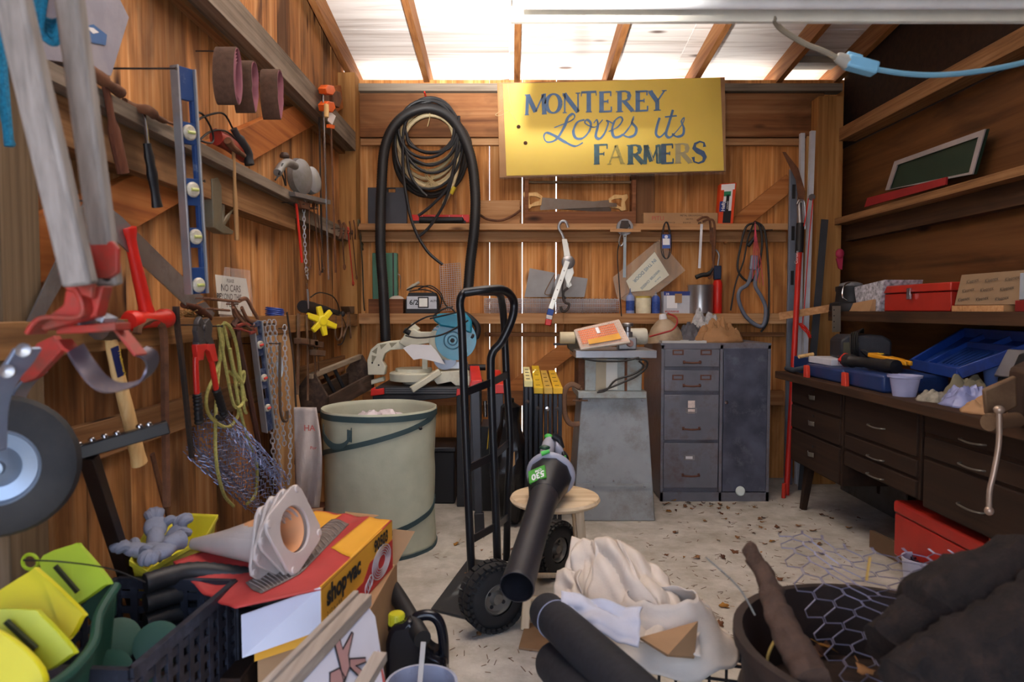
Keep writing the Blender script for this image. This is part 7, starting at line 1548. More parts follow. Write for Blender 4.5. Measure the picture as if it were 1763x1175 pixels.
# ================================================================ FOREGROUND
# --- cloth over the black crate
def crate(t, c, sx, sy, h, rz, m_, cell=.045, th=.006, wd=.004):
    """open plastic crate of lattice sides"""
    M = Mx.Translation(V(c))@Mx.Rotation(rz, 4, 'Z'); p = lambda x, y, z_: M@V((x, y, z_)); Rm = Mx.Rotation(rz, 3, 'Z')
    for (ax_, L_, W_) in (('x', sx, sy), ('x', sx, -sy), ('y', sy, sx), ('y', sy, -sx)):
        mb = MB()
        def q(u, z_): return p(u, W_/2, z_) if ax_ == 'x' else p(W_/2, u, z_)
        def bx(u0, u1, z0, z1, t_=th):
            cc = q((u0+u1)/2, (z0+z1)/2); s = (u1-u0, t_, z1-z0) if ax_ == 'x' else (t_, u1-u0, z1-z0); mb.box(cc, s, Rm)
        bx(-L_/2, L_/2, h-.03, h, .016); bx(-L_/2, L_/2, 0, .025, .012)
        n_ = int(L_/cell)
        for i in range(n_+1): u = -L_/2+L_*i/n_; bx(u-wd, u+wd, .02, h-.02)
        for j in range(1, int(h/cell)): z_ = j*cell; bx(-L_/2, L_/2, z_-wd, z_+wd, .004)
        part(mb, 'side_panel', m_, t)
    mb = MB(); n_ = int(sx/.05)
    for i in range(n_+1): x = -sx/2+sx*i/n_; mb.box(p(x, 0, .006), (.008, sy, .008), Rm)
    for j in range(int(sy/.05)+1): y = -sy/2+sy*j/int(sy/.05); mb.box(p(0, y, .006), (sx, .008, .006), Rm)
    part(mb, 'base_grid', m_, t)
CRB = mat('black crate plastic', '15151a', .5, dirt='2c2e38', damt=.3)
t = T('plastic_crate', 'black lattice plastic crate under the canvas cloth at bottom centre', 'crate', (.45, 1.86, 0))
crate(t, (.44, 1.80, 0), .38, .34, .27, -.25, CRB)
# canvas: folded drop cloth sheets
CV = mat('cream canvas', 'cbbfb2', .9, var=.06, bump=.2, scale=16)
def fold(name, pts, m_, label, ctg, amp=.02, seed=0, n=22, th=.004, par=None, world=None, freq=2.6):
    """a cloth piece spanned by 4 corner points with folds"""
    a, b, c, d = [V(p) for p in pts]; nn = (b-a).cross(d-a).normalized()
    def f(u, v):
        p = a.lerp(b, u).lerp(d.lerp(c, u), v); e = .6+.4*sin(pi*u)
        w = (abs(noise.noise(V((u*freq+v+seed, v*1.6, seed))))*1.9-.4+.22*noise.noise(V((u*freq*2, v*3+seed, 2))))*amp
        q_ = V((noise.noise(V((u*2+seed, v*3, 5))), noise.noise(V((u*2, v*3+seed, 9))), 0))*amp*1.3
        return p+nn*w*e*2+q_
    mb = MB().sheet(f, n, n, th)
    return part(mb, name, m_, par) if par else one(mb, name, m_, label, ctg)
t = T('canvas_cloth', 'cream canvas drop cloth in a peaked heap over the black crate', 'cloth', (.42, 1.95, .28))
Q = lambda px, py, Y: P(px, py, Y=Y)
fold('upper_fold', [Q(1012, 1040, 1.98), Q(1140, 1062, 1.86), Q(1068, 930, 2.10), Q(1026, 930, 2.16)], CV, '', '', 0.0136, 1.1, par=t)
fold('right_fold', [Q(1100, 1040, 1.92), Q(1188, 1075, 1.84), Q(1150, 990, 2.1), Q(1056, 930, 2.2)], CV, '', '', 0.0124, 4.2, par=t)
fold('right_fold', [Q(1092, 1100, 1.78), Q(1204, 1130, 1.74), Q(1206, 1055, 1.92), Q(1120, 1020, 2.0)], CV, '', '', 0.0099, 7.7, par=t)
fold('back_fold', [Q(968, 1035, 2.1), Q(1012, 1045, 2.0), Q(1030, 930, 2.2), Q(985, 925, 2.3)], CV, '', '', 0.0124, 2.9, par=t)
fold('left_fold', [Q(950, 1050, 2.05), Q(1008, 1062, 1.94), Q(1000, 985, 2.1), Q(962, 982, 2.2)], CV, '', '', 0.0136, 8.4, par=t)
CV2 = mat('pale blue-white canvas', 'bfc0ca', .9, var=.05, bump=.2, scale=16)
fold('front_fold', [Q(985, 1085, 1.74), Q(1098, 1112, 1.66), Q(1104, 1052, 1.76), Q(962, 1020, 1.86)], CV2, '', '', .011, 5.5, par=t)
def under(u, v):
    a = 2*pi*u; r = 1-v**1.5; return V((.43+cos(a)*.22*(1-v*.55), 1.93+sin(a)*.17*(1-v*.6), .275+.16*v+.02*noise.noise(V((cos(a)*2, sin(a)*2, v*4)))))
part(MB().sheet(under, 40, 14, .004), 'inner_heap', CV, t)
one(MB().quadring([[P(x, y, Y=yy) for x, y, yy in ((1102, 1098, 1.72), (1202, 1070, 1.82), (1196, 1132, 1.74), (1150, 1128, 1.66))], [P(x, y, Y=yy)+V((0, .01, -.01)) for x, y, yy in ((1102, 1098, 1.72), (1202, 1070, 1.82), (1196, 1132, 1.74), (1150, 1128, 1.66))]]), 'cardboard_piece', CARD, 'torn brown cardboard piece beside the front fold of the canvas', 'cardboard')
one(MB().prism([P(x, y, Z=.01) for x, y in ((893, 1115), (905, 1072), (968, 1082), (975, 1125))], (0, 0, -.008)), 'cardboard_piece', mat('brown card', '8a6a4c', .85), 'small brown cardboard piece on the floor under the blower nozzle', 'cardboard')
# --- black tubes
MT = mat('black mesh fabric roll', '1b1c22', .8, var=.3, scale=60)
for lab, a, b, r, ya, yb in (('upper black rolled fabric tube with a pale stitched ring, pointing to lower right', (940, 1052), (1130, 1230), .052, 1.90, 1.32), ('lower black rolled fabric tube beneath the upper one', (955, 1140), (1060, 1260), .056, 1.80, 1.38)):
    t = T('fabric_roll', lab, 'roll', P(*a, Y=ya), group='black fabric rolls')
    p, q = P(*a, Y=ya), P(*b, Y=yb); d = (q-p).normalized(); Ln = (q-p).length
    part(MB().lathe(p, d, [(.002, .012), (r*.8, .004), (r*.96, 0), (r, .008), (r*1.02, Ln*.5), (r, Ln), (.002, Ln)], 36), 'roll_body', MT, t)
    if r < .055: part(MB().torus(p+d*.075, r*1.01, .0018, d, 40, 6), 'stitch_ring', mat('pale stitch', '8a8ca0', .7), t)
# --- jug and bucket
t = T('oil_jug', 'black plastic jug with a yellow cap and moulded handle on the floor', 'jug', (P(712, 0, Y=2.12).x, 2.12, 0))
JB = mat('glossy black jug', '14151c', .22)
J2 = lambda x, y, dy=0: P(x, y, Y=2.08+dy)
pts = [(663, 1165), (664, 1115), (668, 1092), (676, 1080), (690, 1078), (702, 1066), (722, 1056), (742, 1054), (756, 1062), (764, 1085), (769, 1120), (770, 1165)]
zo = -P(663, 1188, Y=2.08).z
body = [J2(*p) for p in pts]+[J2(770, 1230), J2(663, 1230)]
for p in body:
    if p.z < .004: p.z = .004
inn = [J2(*p) for p in ((735, 1075), (744, 1074), (750, 1085), (755, 1120), (750, 1128), (742, 1110))]
m = MB(); m.prism([J2(663, 1230), J2(663, 1110), J2(668, 1092), J2(676, 1080), J2(692, 1078), J2(704, 1068), J2(716, 1082), J2(738, 1128), J2(752, 1134), J2(768, 1140), J2(770, 1230)], (0, .10, 0))
part(m, 'jug_body', JB, t, .014)
part(MB().tube(cat([J2(706, 1074, .05), J2(720, 1062, .05), J2(742, 1060, .05), J2(756, 1072, .05), J2(763, 1100, .05), J2(764, 1142, .05)], 5), .017, 12), 'handle', JB, t)
part(MB().lathe(J2(683, 1084, .05), (-.03, 0, 1), [(.028, 0), (.028, .018), (.002, .02)], 22), 'neck', JB, t)
c = J2(683, 1076, .05); m = MB().lathe(c, (-.03, 0, 1), [(.025, 0), (.025, .034), (.022, .038), (.002, .038)], 26)
for k in range(18): a = 2*pi*k/18; m.bar(c+V((cos(a)*.0252, sin(a)*.0252, .002)), c+V((cos(a)*.0252, sin(a)*.0252, .034)), .003, .002)
part(m, 'yellow_cap', mat('yellow cap', 'c8c428', .4), t)
for o_ in [t]:
    pass
t = T('paint_bucket', 'grey plastic bucket with a stirring stick at the bottom edge', 'bucket', (P(722, 0, Y=1.86).x, 1.82, 0), local=True)
hB = .235
part(MB().lathe((0, 0, 0), Z3, [(.002, 0), (.078, 0), (.094, hB-.012), (.099, hB-.01), (.099, hB), (.091, hB), (.076, .006), (.002, .006)], 40), 'bucket_body', mat('blue-grey bucket', '9ea2b4', .5, dirt='6e7080', damt=.3, dscale=14), t)
part(MB().lathe((0, 0, .008), Z3, [(.076, 0), (.086, hB*.6), (.002, hB*.6)], 30), 'paint_residue', mat('grey residue', '5c606c', .6, var=.4, scale=30), t)
one(MB().bar(V((t.location.x-.01, 1.80, .15)), P(729, 1106, Y=1.85), .014, .006, up=(0, 1, 0)), 'stir_stick', mat('pale stick', 'b8b0a8', .7), 'pale stirring stick standing in the grey bucket', 'stick', bev=.001)
# --- lower carton and shop vac box
t = T('cardboard_carton', 'plain brown carton under the red and yellow hose box', 'box', (-.55, 2.1, 0))
part(MB().quadring([[(-.68, 1.78, 0), (-.42, 1.80, 0), (-.40, 2.34, 0), (-.68, 2.34, 0)], [(-.68, 1.78, .378), (-.42, 1.80, .378), (-.40, 2.34, .378), (-.68, 2.34, .378)]]), 'carton', CARD, t, .003)
t = T('hose_box', 'torn open red and yellow shop-vac carton marked 90503 with the cones on top', 'box', (-.65, 2.1, .3))
zT = .54
a_, b_ = P(553, 1010, Z=zT), P(675, 897, Z=zT)
TL, TR, FL = P(298, 968, Z=zT), P(545, 880, Z=zT), P(405, 1034, Z=zT)
RBX = mat('printed red card', 'b03a38', .6, var=.12, dirt='8a5048', damt=.25); YBX = mat('printed yellow card', 'e0a22e', .6, var=.04)
dn = V((0, 0, -.16)); n_ = (b_-a_).cross(dn).normalized()
if n_.x < 0: n_ = -n_
def sp2(u, v): return a_.lerp(b_, u)+dn*v
part(MB().prism([sp2(0, 0), sp2(1, 0), sp2(1, 1), sp2(0, 1)], -n_*.004), 'side_panel', YBX, t)
def spf(name, pl_, m_, e=.001): part(MB().prism([sp2(*p)+n_*.0003 for p in pl_], n_*e), name, m_, t)
spf('red_area', [(0, .80), (.38, .66), (.52, .66), (.62, .42), (1, .40), (1, 1), (0, 1)], mat('printed red', 'c02c2c', .5))
ru = (b_-a_).normalized(); up2 = V((0, 0, 1))
part(MB().text('shop\u00b7vac', sp2(.05, .40)+n_*.0018, ru, up2, .050, .001, bold=.045, squash=.95), 'lettering', INK, t)
part(MB().text('90503', sp2(.68, .30)+n_*.0018, ru, up2, .036, .001, bold=.04, squash=1.0), 'lettering', INK, t)
part(MB().text('2 1/2 in. x 8 ft.', sp2(.05, .58)+n_*.0018, ru, up2, .012, .001, bold=.01), 'lettering', INK, t)
part(MB().text('Premium Hose, Diameter', sp2(.05, .68)+n_*.0018, ru, up2, .012, .001, bold=.01), 'lettering', INK, t)
gc = sp2(.80, .62)+n_*.0028; m = MB()
for k in range(5): m.tube([gc+ru*cos(q_)*(.085-.012*k)+up2*sin(q_)*(.050-.007*k) for q_ in [2*pi*j/30 for j in range(30)]], .0016, 5, closed=True)
for k in range(3): m.torus(gc-ru*(.10+.014*k)+up2*(-.024-.006*k), .018, .0016, n_, 16, 5)
part(m, 'hose_picture', mat('pale grey print', 'b8b4b8', .5), t)
def topf(u, v):
    fe = FL.lerp(a_, u/.55) if u < .55 else a_.lerp(b_, (u-.55)/.45)
    p = TL.lerp(TR, u).lerp(fe, v); p.z += -.03*sin(pi*v)*(1-u)*.8+.004*sin(v*22+u*5)*sin(pi*v)-.02*(1-u)*v; return p
part(MB().sheet(topf, 40, 24, .003), 'top_flap', RBX, t)
for u0, u1, v0, v1 in ((.62, .98, .02, .38), (.72, .995, .72, .985)): part(MB().sheet(lambda u, v: topf(u0+(u1-u0)*u, v0+(v1-v0)*v)+Z3*.003, 10, 10, .001), 'yellow_area', YBX, t)
part(MB().sheet(lambda u, v: topf(.22+.70*u, .62+.24*v-.28*u)+Z3*.0035, 20, 8, .001), 'grey_hose_print', mat('grey ribbed print', '6e625c', .6, var=.3, scale=40), t)
m = MB()
for k in range(24):
    u = .24+.028*k; v0 = .62-.28*(u-.22)/.7; m.tube(cat([topf(u, v0+.02)+Z3*.005, topf(u+.02, v0+.12)+Z3*.006, topf(u+.01, v0+.22)+Z3*.005], 3), .0015, 4)
part(m, 'rib_print', mat('pale rib print', 'a09690', .5), t)
part(MB().text('vac', topf(.70, .28)+Z3*.008, (topf(.92, .2)-topf(.70, .28)), V((-.3, 1, 0)), .04, .001, bold=.04), 'lettering', mat('brown ink', '5c4020', .6), t)
part(MB().prism([TL, TR, TR+dn, TL+dn], (0, .003, 0)), 'back_panel', CARD, t)
part(MB().prism([TR, b_, b_+dn, TR+dn], (0, .003, 0)), 'back_panel', CARD, t)
wf = mat('white card inside', 'd0d2e0', .7, var=.03)
part(MB().prism([P(415, 1060, Y=1.72), P(552, 1012, Y=a_.y), P(553, 1086, Y=a_.y), P(417, 1134, Y=1.66)], (0, .004, 0)), 'white_flap', wf, t)
part(MB().prism([P(438, 1126, Y=1.75), P(553, 1086, Y=1.77), P(560, 1100, Y=1.77), P(438, 1140, Y=1.75)], (0, .003, 0)), 'yellow_inner', YBX, t)
for q in ([(508, 880, 2.5), (556, 875, 2.5), (558, 905, 2.48), (510, 905, 2.48)], [(594, 882, 2.46), (652, 888, 2.42), (600, 910, 2.4), (594, 905, 2.4)]): part(MB().prism([P(x, y, Y=yy) for x, y, yy in q], (0, .004, .0)), 'card_flap', CARD, t)
one(MB().prism([P(676, 912, Y=2.34), P(714, 916, Y=2.36), P(676, 985, Y=2.3)], (0, .004, 0)), 'loose_flap', CARD, 'loose triangular cardboard flap sticking out right of the hose box', 'cardboard')
# hose inside
m = MB()
for k in range(4):
    y0 = 985+k*34; p = dense([P(250, y0+20, Y=1.78), P(330, y0, Y=1.86), P(420, y0+8, Y=1.90), P(520, y0+22, Y=1.9)], .010)
    m.tube(p, [.026*(1+.08*(i % 2)) for i in range(len(p))], 12)
one(m, 'vacuum_hose', HOSE, 'black ribbed vacuum hose coiled inside the torn shop-vac box', 'hose')
one(MB().tube(dense([P(585, 935, Y=2.05)+V((.25, 0, -.3)), P(672, 1010, Y=2.35), P(668, 1040, Y=2.4)], .012), .028, 12), 'hose_end', HOSE, 'black hose end showing right behind the hose box corner', 'hose')
# --- traffic cones
CO = mat('bleached cone plastic', 'bdb2ac', .45, var=.1); CI = mat('pale orange cone inside', 'e6a878', .5, var=.12)
ca = (P(487, 928, Y=1.90)-P(330, 940, Y=1.99)).normalized()
tip = P(330, 937, Y=1.99)
for k in range(4):
    ofs = [0, .022, .045, .07][k]; L_ = .285
    lab = ('first of four nested bleached traffic cones, its pale cone body fully showing', 'second nested traffic cone from the tip, only its twisted base showing', 'third nested traffic cone from the tip, base behind the open one', 'outermost nested traffic cone with pale orange hollow facing the camera')[k]
    t = T('traffic_cone', lab, 'traffic cone', tip+ca*(L_+ofs)-Z3*.1, group='nested traffic cones on the hose box')
    o = tip+ca*ofs; axk = (ca+V((0, 0, .04*k-.05))).normalized()
    part(MB().lathe(o, axk, [(.012, 0), (.016, .004), (.066, L_-.01), (.062, L_-.008), (.012, .01)], 32, cap=False), 'cone_body', CI if k == 3 else CO, t)
    sd, u = frame(axk); rot = .35+.28*k; c_ = o+axk*L_; m = MB(); hs_ = .098
    def cp(a, r): return c_+(sd*cos(a)+u*sin(a))*r
    nn_ = 32; ou, inn = [], []
    for i in range(nn_):
        a = 2*pi*i/nn_; ca_ = abs(cos(a)); sa = abs(sin(a)); r = min(hs_/max(ca_, sa), hs_*1.28); ou.append(cp(a+rot, r)); inn.append(cp(a+rot, .064))
    part(MB().frameprism(ou, inn, axk*.009), 'cone_base', CO, t, .002)
    for a in (.785, 2.356, 3.927, 5.498): part(MB().lathe(cp(a+rot, .112)+axk*.008, axk, [(.012, 0), (.009, .004), (.001, .005)], 10), 'base_stud', CO, t)
# --- yellow tub with gloves
YT = mat('yellow-green tub plastic', 'cfc83a', .45, dirt='8a8a2c', damt=.2)
t = T('yellow_tub', 'yellow rectangular plastic tub tilted behind the cones, holding grey gloves', 'tub', (-.95, 2.3, .3))
def yb(px, py, z_): return P(px, py, Z=z_)
rim = [P(320, 884, Z=.52), P(376, 890, Z=.50), P(352, 935, Z=.46), P(246, 1000, Z=.40), P(228, 960, Z=.44), P(222, 935, Z=.47)]
rim = [P(318, 885, Y=2.35), P(376, 888, Y=2.30), P(355, 925, Y=2.1), P(252, 985, Y=1.82), P(222, 968, Y=1.86), P(250, 915, Y=2.1)]
cen = sum(rim, V())/6
bot = [r_.lerp(cen, .22)+V((0, 0, -.13)) for r_ in rim]; ri = [r_.lerp(cen, .05) for r_ in rim]; bi = [b.lerp(cen, .06)+V((0, 0, .02)) for b in bot]
part(MB().quadring([bi, ri, [r_+V((0, 0, .004)) for r_ in rim], [r_+V((0, 0, -.012)) for r_ in rim], [r_.lerp(cen, .05)+V((0, 0, -.012)) for r_ in rim], bot], cap=True), 'tub_body', YT, t, .003)
GL = mat('blue-grey leather', '7d8293', .85, var=.15, bump=.3, dirt='5c6070', damt=.3, dscale=14)
def glove(label, c, dr, k):
    """a limp work glove: palm with five fingers"""
    t = T('work_glove', label, 'glove', c, group='grey work gloves in the yellow tub')
    dr = V(dr).normalized(); sd, u = frame(dr)
    m = MB()
    part(MB().sph(c, (.034, .044, .021), 12, Mx((sd, dr, u)).transposed()), 'palm', GL, t)
    for i in range(5):
        a = -.42+.22*i if i < 4 else 1.25; d2 = (dr*cos(a)+sd*sin(a)).normalized(); b = c+d2*.025; ln = (.036, .045, .046, .04, .034)[i]
        part(MB().tube(cat([b, b+d2*ln*.5+u*.010, b+d2*ln+u*(-.006)], 4), [.014]*6+[.013, .011, .006], 9), 'finger', GL, t)
    part(MB().tube(cat([c-dr*.02, c-dr*.045+u*.004, c-dr*.07], 4), [.022, .024, .024, .025, .025, .026, .027, .028, .029], 12, flat=1), 'cuff', GL, t)
glove('highest blue-grey work glove lying in the yellow tub', P(268, 908, Y=2.05), (-.3, .6, .5), 0)
glove('right blue-grey glove with fingers up, against the tub wall', P(302, 922, Y=2.05), (.3, .5, .6), 1)
glove('left blue-grey glove hanging over the near end of the tub', P(238, 948, Y=1.92), (-.6, -.3, .2), 2)
glove('lowest blue-grey glove beneath the others in the tub', P(278, 950, Y=1.90), (-.2, -.6, -.1), 3)
t = T('wooden_crate', 'rough wooden crate the yellow tub and milk crate stand on, mostly hidden', 'crate', (-.98, 1.8, 0))
part(MB().bb(-.955, -.70, 1.72, 2.30, .0, .30), 'crate_body', DK, t, .004)
# --- milk crate
t = T('milk_crate', 'black lattice milk crate with green lids inside at the lower left', 'crate', (-.8, 1.5, .22))
CR2 = mat('dusty black crate', '20222c', .5, dirt='4a4e5e', damt=.35, dscale=12)
Pz = P(372, 1022, Z=.52); Pn = P(196, 1175, Z=.52); Pb = P(205, 1018, Z=.52)
ang = atan2(Pn.y-Pz.y, Pn.x-Pz.x)
cc_ = (Pz+Pn)/2+(Pb-Pz)*.5; cc_.z = .22
crate(t, (-.93, 1.60, .22), .33, .46, .30, -.06, CR2, .042, .008, .010)
t2 = T('carton_block', 'dark carton under the milk crate at the lower left', 'box', (-.93, 1.6, 0)); part(MB().bb(-1.1, -.78, 1.36, 1.70, 0, .218), 'carton', CARD, t2, .003)
for i, (c, ax_, r) in enumerate((((-.86, 1.62, .44), (.3, -.6, .5), .05), ((-.92, 1.52, .42), (.2, -.7, .6), .05), ((-.98, 1.66, .43), (.4, -.5, .5), .05), ((-.82, 1.50, .38), (.1, -.7, .5), .045))):
    one(MB().lathe(c, ax_, [(.002, -.1), (r*.9, -.1), (r, 0), (r*1.05, .004), (r*1.05, .014), (r*.8, .016), (.002, .016)], 26), 'green_pot', mat('dark green plastic', '1f4a3c', .5), ('dark green plastic pot in the milk crate, nearest the cartons', 'dark green plastic pot in the milk crate, second, in front', 'dark green plastic pot in the milk crate, at the back left', 'lowest dark green pot in the milk crate')[i], 'pot', group='green pots in the milk crate')
# --- green basket and yellow paddles
t = T('green_basket', 'dark green plastic basket rim curving below the yellow plates', 'basket', (-1.0, 1.3, .3))
m = MB().tube(cat([P(200, 1010, Y=1.56), P(170, 1060, Y=1.45), P(160, 1110, Y=1.36), P(120, 1160, Y=1.25), P(60, 1200, Y=1.15)], 6), .011, 8); part(m, 'rim', mat('dark green plastic', '1f4a3c', .5), t)
part(MB().sheet(lambda u, v: cat([P(200, 1012, Y=1.57), P(170, 1062, Y=1.46), P(160, 1112, Y=1.37), P(120, 1162, Y=1.26), P(60, 1202, Y=1.16)], 6)[int(u*24)]+V((-.03*v, 0, -.25*v)), 24, 4, .004), 'basket_wall', mat('dark green plastic', '1f4a3c', .5), t)
part(MB().prism([P(x, y, Y=1.6) for x, y in ((140, 1045), (188, 1000), (200, 1018), (198, 1060), (170, 1090))], (0, .004, 0)), 'green_flap', mat('dark green plastic', '1f4a3c', .5), t)
def plate(label, pts, Y_, col, tab=None, slot=None):
    t = T('plastic_plate', label, 'plate', P(pts[0][0], pts[0][1], Y=Y_), group='yellow plastic plates at lower left')
    q = cat([P(x, y, Y=Y_+dy) for x, y, dy in pts], 4, closed=True); part(MB().prism(q, (.004, .010, -.004)), 'plate_body', col, t, .003)
    if tab: part(MB().torus(P(*tab, Y=Y_), .017, .004, YN, 20, 6), 'hang_loop', col, t)
    if slot: part(MB().bar(P(*slot[0], Y=Y_-.008), P(*slot[1], Y=Y_-.004), .008, .008), 'slot', mat('dark slot', '2a3018', .7), t)
LM = mat('lime plastic', '9cb626', .45, var=.06); YL = mat('lemon plastic', 'ccbf14', .45, var=.06); YG = mat('olive lemon plastic', 'b8bc20', .45, var=.06)
plate('lime green rounded plastic plate with a hanging loop, highest at lower left', [(66, 968, 0), (125, 938, .05), (138, 942, .06), (186, 1000, .05), (176, 1010, .03), (130, 1042, 0), (118, 1040, -.01)], 1.50, LM, (52, 968), ((95, 975), (134, 1020)))
plate('bright yellow rounded plastic plate below the lime one', [(-30, 1040, 0), (50, 985, .02), (66, 984, .02), (138, 1052, .04), (138, 1065, .03), (115, 1102, 0), (90, 1098, -.02), (0, 1060, -.03)], 1.36, YL, None, ((10, 1040), (40, 1060)))
plate('olive yellow plate with a dark slot, in front of the bright yellow one', [(-40, 1055, 0), (50, 1050, .02), (70, 1060, .02), (124, 1118, .03), (118, 1130, .02), (80, 1155, 0), (60, 1150, 0), (-40, 1110, -.02)], 1.26, YG, None, ((10, 1070), (62, 1118)))
plate('yellow plate cut off at the bottom left corner', [(-60, 1090, 0), (0, 1088, .02), (70, 1150, .02), (60, 1200, 0), (-60, 1230, -.02)], 1.18, YL)
one(MB().tube(cat([P(40, 965, Y=1.45), P(110, 968, Y=1.45), P(190, 980, Y=1.55), P(250, 1003, Y=1.6)], 6), .0018, 5), 'dark_string', CORD, 'dark string crossing from the lime plate towards the milk crate', 'string')
# --- framed sign
t = T('framed_sign', 'white painted panel with pink-brown lettering in a raw wood frame, leaning at bottom', 'sign', (-.35, 1.6, 0))
a, b = P(630, 1032, Y=1.70), P(446, 1228, Y=1.22)
GRW = wood('raw grey lath', '8a7e72', 'a89a8c', 'c4b8aa', 'y', 12, island=.05, knots=False)
part(MB().bar(a, b, .032, .03), 'frame_strip', GRW, t, .002)
part(MB().bar(a+V((-.024, 0, .004)), b+V((-.024, 0, .004)), .014, .038), 'frame_strip', GRW, t, .002)
c = P(672, 1205, Y=1.60)
q = [a+V((.01, 0, -.01)), b+V((.01, 0, -.01)), c]
tmp = [q[0], q[1], P(668, 1200, Y=1.56)]; nn = (tmp[1]-tmp[0]).cross(tmp[2]-tmp[0]).normalized()
if nn.y > 0: nn = -nn
pd = tmp[0].dot(nn)
def onp(px, py, e=.002): d = ray(px, py); o = V((0, 0, CH)); return o+d*((pd-o.dot(nn))/d.dot(nn))+nn*e
part(MB().prism([onp(628, 1036, 0), onp(452, 1230, 0), onp(672, 1230, 0), onp(646, 1062, 0)], nn*-.008), 'white_panel', mat('white board paint', 'cfcfda', .6, var=.03), t)
PK = mat('pink-brown paint', 'a8807c', .6); 
for pl_, in (([(572, 1098), (580, 1092), (588, 1120), (604, 1090), (606, 1092), (598, 1130), (600, 1150), (590, 1180), (584, 1150), (576, 1118)],), ([(600, 1136), (627, 1134), (628, 1142), (610, 1148), (626, 1160), (620, 1170), (600, 1150)],), ([(566, 1160), (582, 1152), (592, 1168), (586, 1185), (566, 1185)],)):
    part(MB().prism([onp(x, y) for x, y in pl_], nn*.0015), 'painted_stroke', PK, t)
    part(MB().tube([onp(x, y, .003) for x, y in pl_], .002, 5, closed=True), 'stroke_outline', INK, t)
part(MB().prism([onp(650, 1120, .001), onp(668, 1200, .001), onp(662, 1200, .001)], nn*.001), 'red_edge', RI, t)
one(MB().bar(P(655, 1130, Y=1.50), P(612, 1200, Y=1.36), .03, .02), 'wood_lath', GRW, 'short grey wood lath standing in front of the painted panel', 'lath')
# --- half barrel planter with leaves, wire, branch, logs
t = T('barrel_planter', 'rusty brown round tub filled with dry leaves at the lower right', 'planter', (.80, 1.42, 0), local=True)
RBR = mat('brown barrel', '2e2019', .7, var=.2, dirt='4a362a', damt=.3)
part(MB().lathe((0, 0, 0), Z3, [(.002, 0), (.22, 0), (.27, .25), (.30, .50), (.315, .52), (.315, .545), (.295, .545), (.28, .50), (.2, .02), (.002, .02)], 56), 'tub_body', RBR, t)
part(MB().torus((0, 0, .40), .292, .012, Z3, 48, 8), 'hoop', RBR, t)
part(MB().lathe((0, 0, .30), Z3, [(.255, 0), (.27, .08), (.15, .12), (.002, .14)], 36), 'soil', mat('dark leaf litter', '2c1c12', .95, var=.5, scale=30, bump=.8), t)
lm = [mat('dry leaf brown', '6a4226', .8, var=.3), mat('dry leaf tan', '8a6038', .8, var=.3), mat('dry leaf dark', '4c2c1c', .8, var=.3), mat('dry leaf ochre', '9a6a28', .8, var=.3)]
def leafmb(sz, seed):
    r_ = random.Random(seed); mb = MB(); n_ = 14; pts = []
    for k in range(n_):
        a = 2*pi*k/n_; r = sz*(.55+.45*abs(cos(a*2.5)))*(1+r_.uniform(-.15, .15)); pts.append(V((cos(a)*r, sin(a)*r*.7, .25*sz*(cos(a*2+seed)*.6+r_.uniform(0, .6)))))
    c = mb.bm.verts.new((0, 0, .05*sz)); vs = [mb.bm.verts.new(p) for p in pts]
    for k in range(n_): mb.bm.faces.new((c, vs[k], vs[(k+1) % n_]))
    mb.tube([(-sz, 0, .1*sz), (-sz*1.7, sz*.1, .2*sz)], sz*.03, 4); mb.solid = .0006
    return mb
protos = [mesh_ob(leafmb(.022, s), 'dry_leaf', lm[s % 4]) for s in range(6)]
lp = []
for k in range(40):
    a = rnd.uniform(0, 6.28); r = sqrt(rnd.random())*.24; lp.append(((.80+r*cos(a), 1.42+r*sin(a), .41+.05*(1-r/.24)+rnd.uniform(0, .015)), 1, 'dry brown leaf lying on the litter in the barrel planter', 'dry leaves in the planter'))
for k in range(70):
    px, py = rnd.choice(((rnd.uniform(1140, 1350), rnd.uniform(862, 960)), (rnd.uniform(1120, 1420), rnd.uniform(870, 1100)), (rnd.uniform(1150, 1330), rnd.uniform(865, 900)), (rnd.uniform(760, 900), rnd.uniform(900, 1100)), (rnd.uniform(1300, 1480), rnd.uniform(880, 960))))
    p = P(px, py, Z=.006); lp.append(((p.x, p.y, .006), 0, 'small dry brown leaf lying on the concrete floor', 'dry leaves on the floor'))
for px, py in ((1185, 866), (1225, 872), (1240, 868), (1270, 885), (1180, 872), (1310, 908), (1285, 850), (1160, 862), (1195, 872), (1200, 960), (1145, 868), (1375, 905), (1290, 905)):
    p = P(px, py, Z=.008); lp.append(((p.x, p.y, .008), 0, 'small dry brown leaf lying on the concrete floor', 'dry leaves on the floor'))
for i, (loc, w_, lab, g) in enumerate(lp):
    s = protos[i % 6]; o_ = s if i < 6 else dup(s); o_.location = loc; o_.rotation_euler = (rnd.uniform(-.3, .3), rnd.uniform(-.3, .3), rnd.uniform(0, 6.28)); k = rnd.uniform(.6, 1.5) if w_ else rnd.uniform(.35, 1.15); o_.scale = (k, k, k); tag(o_, lab, 'leaf', g)
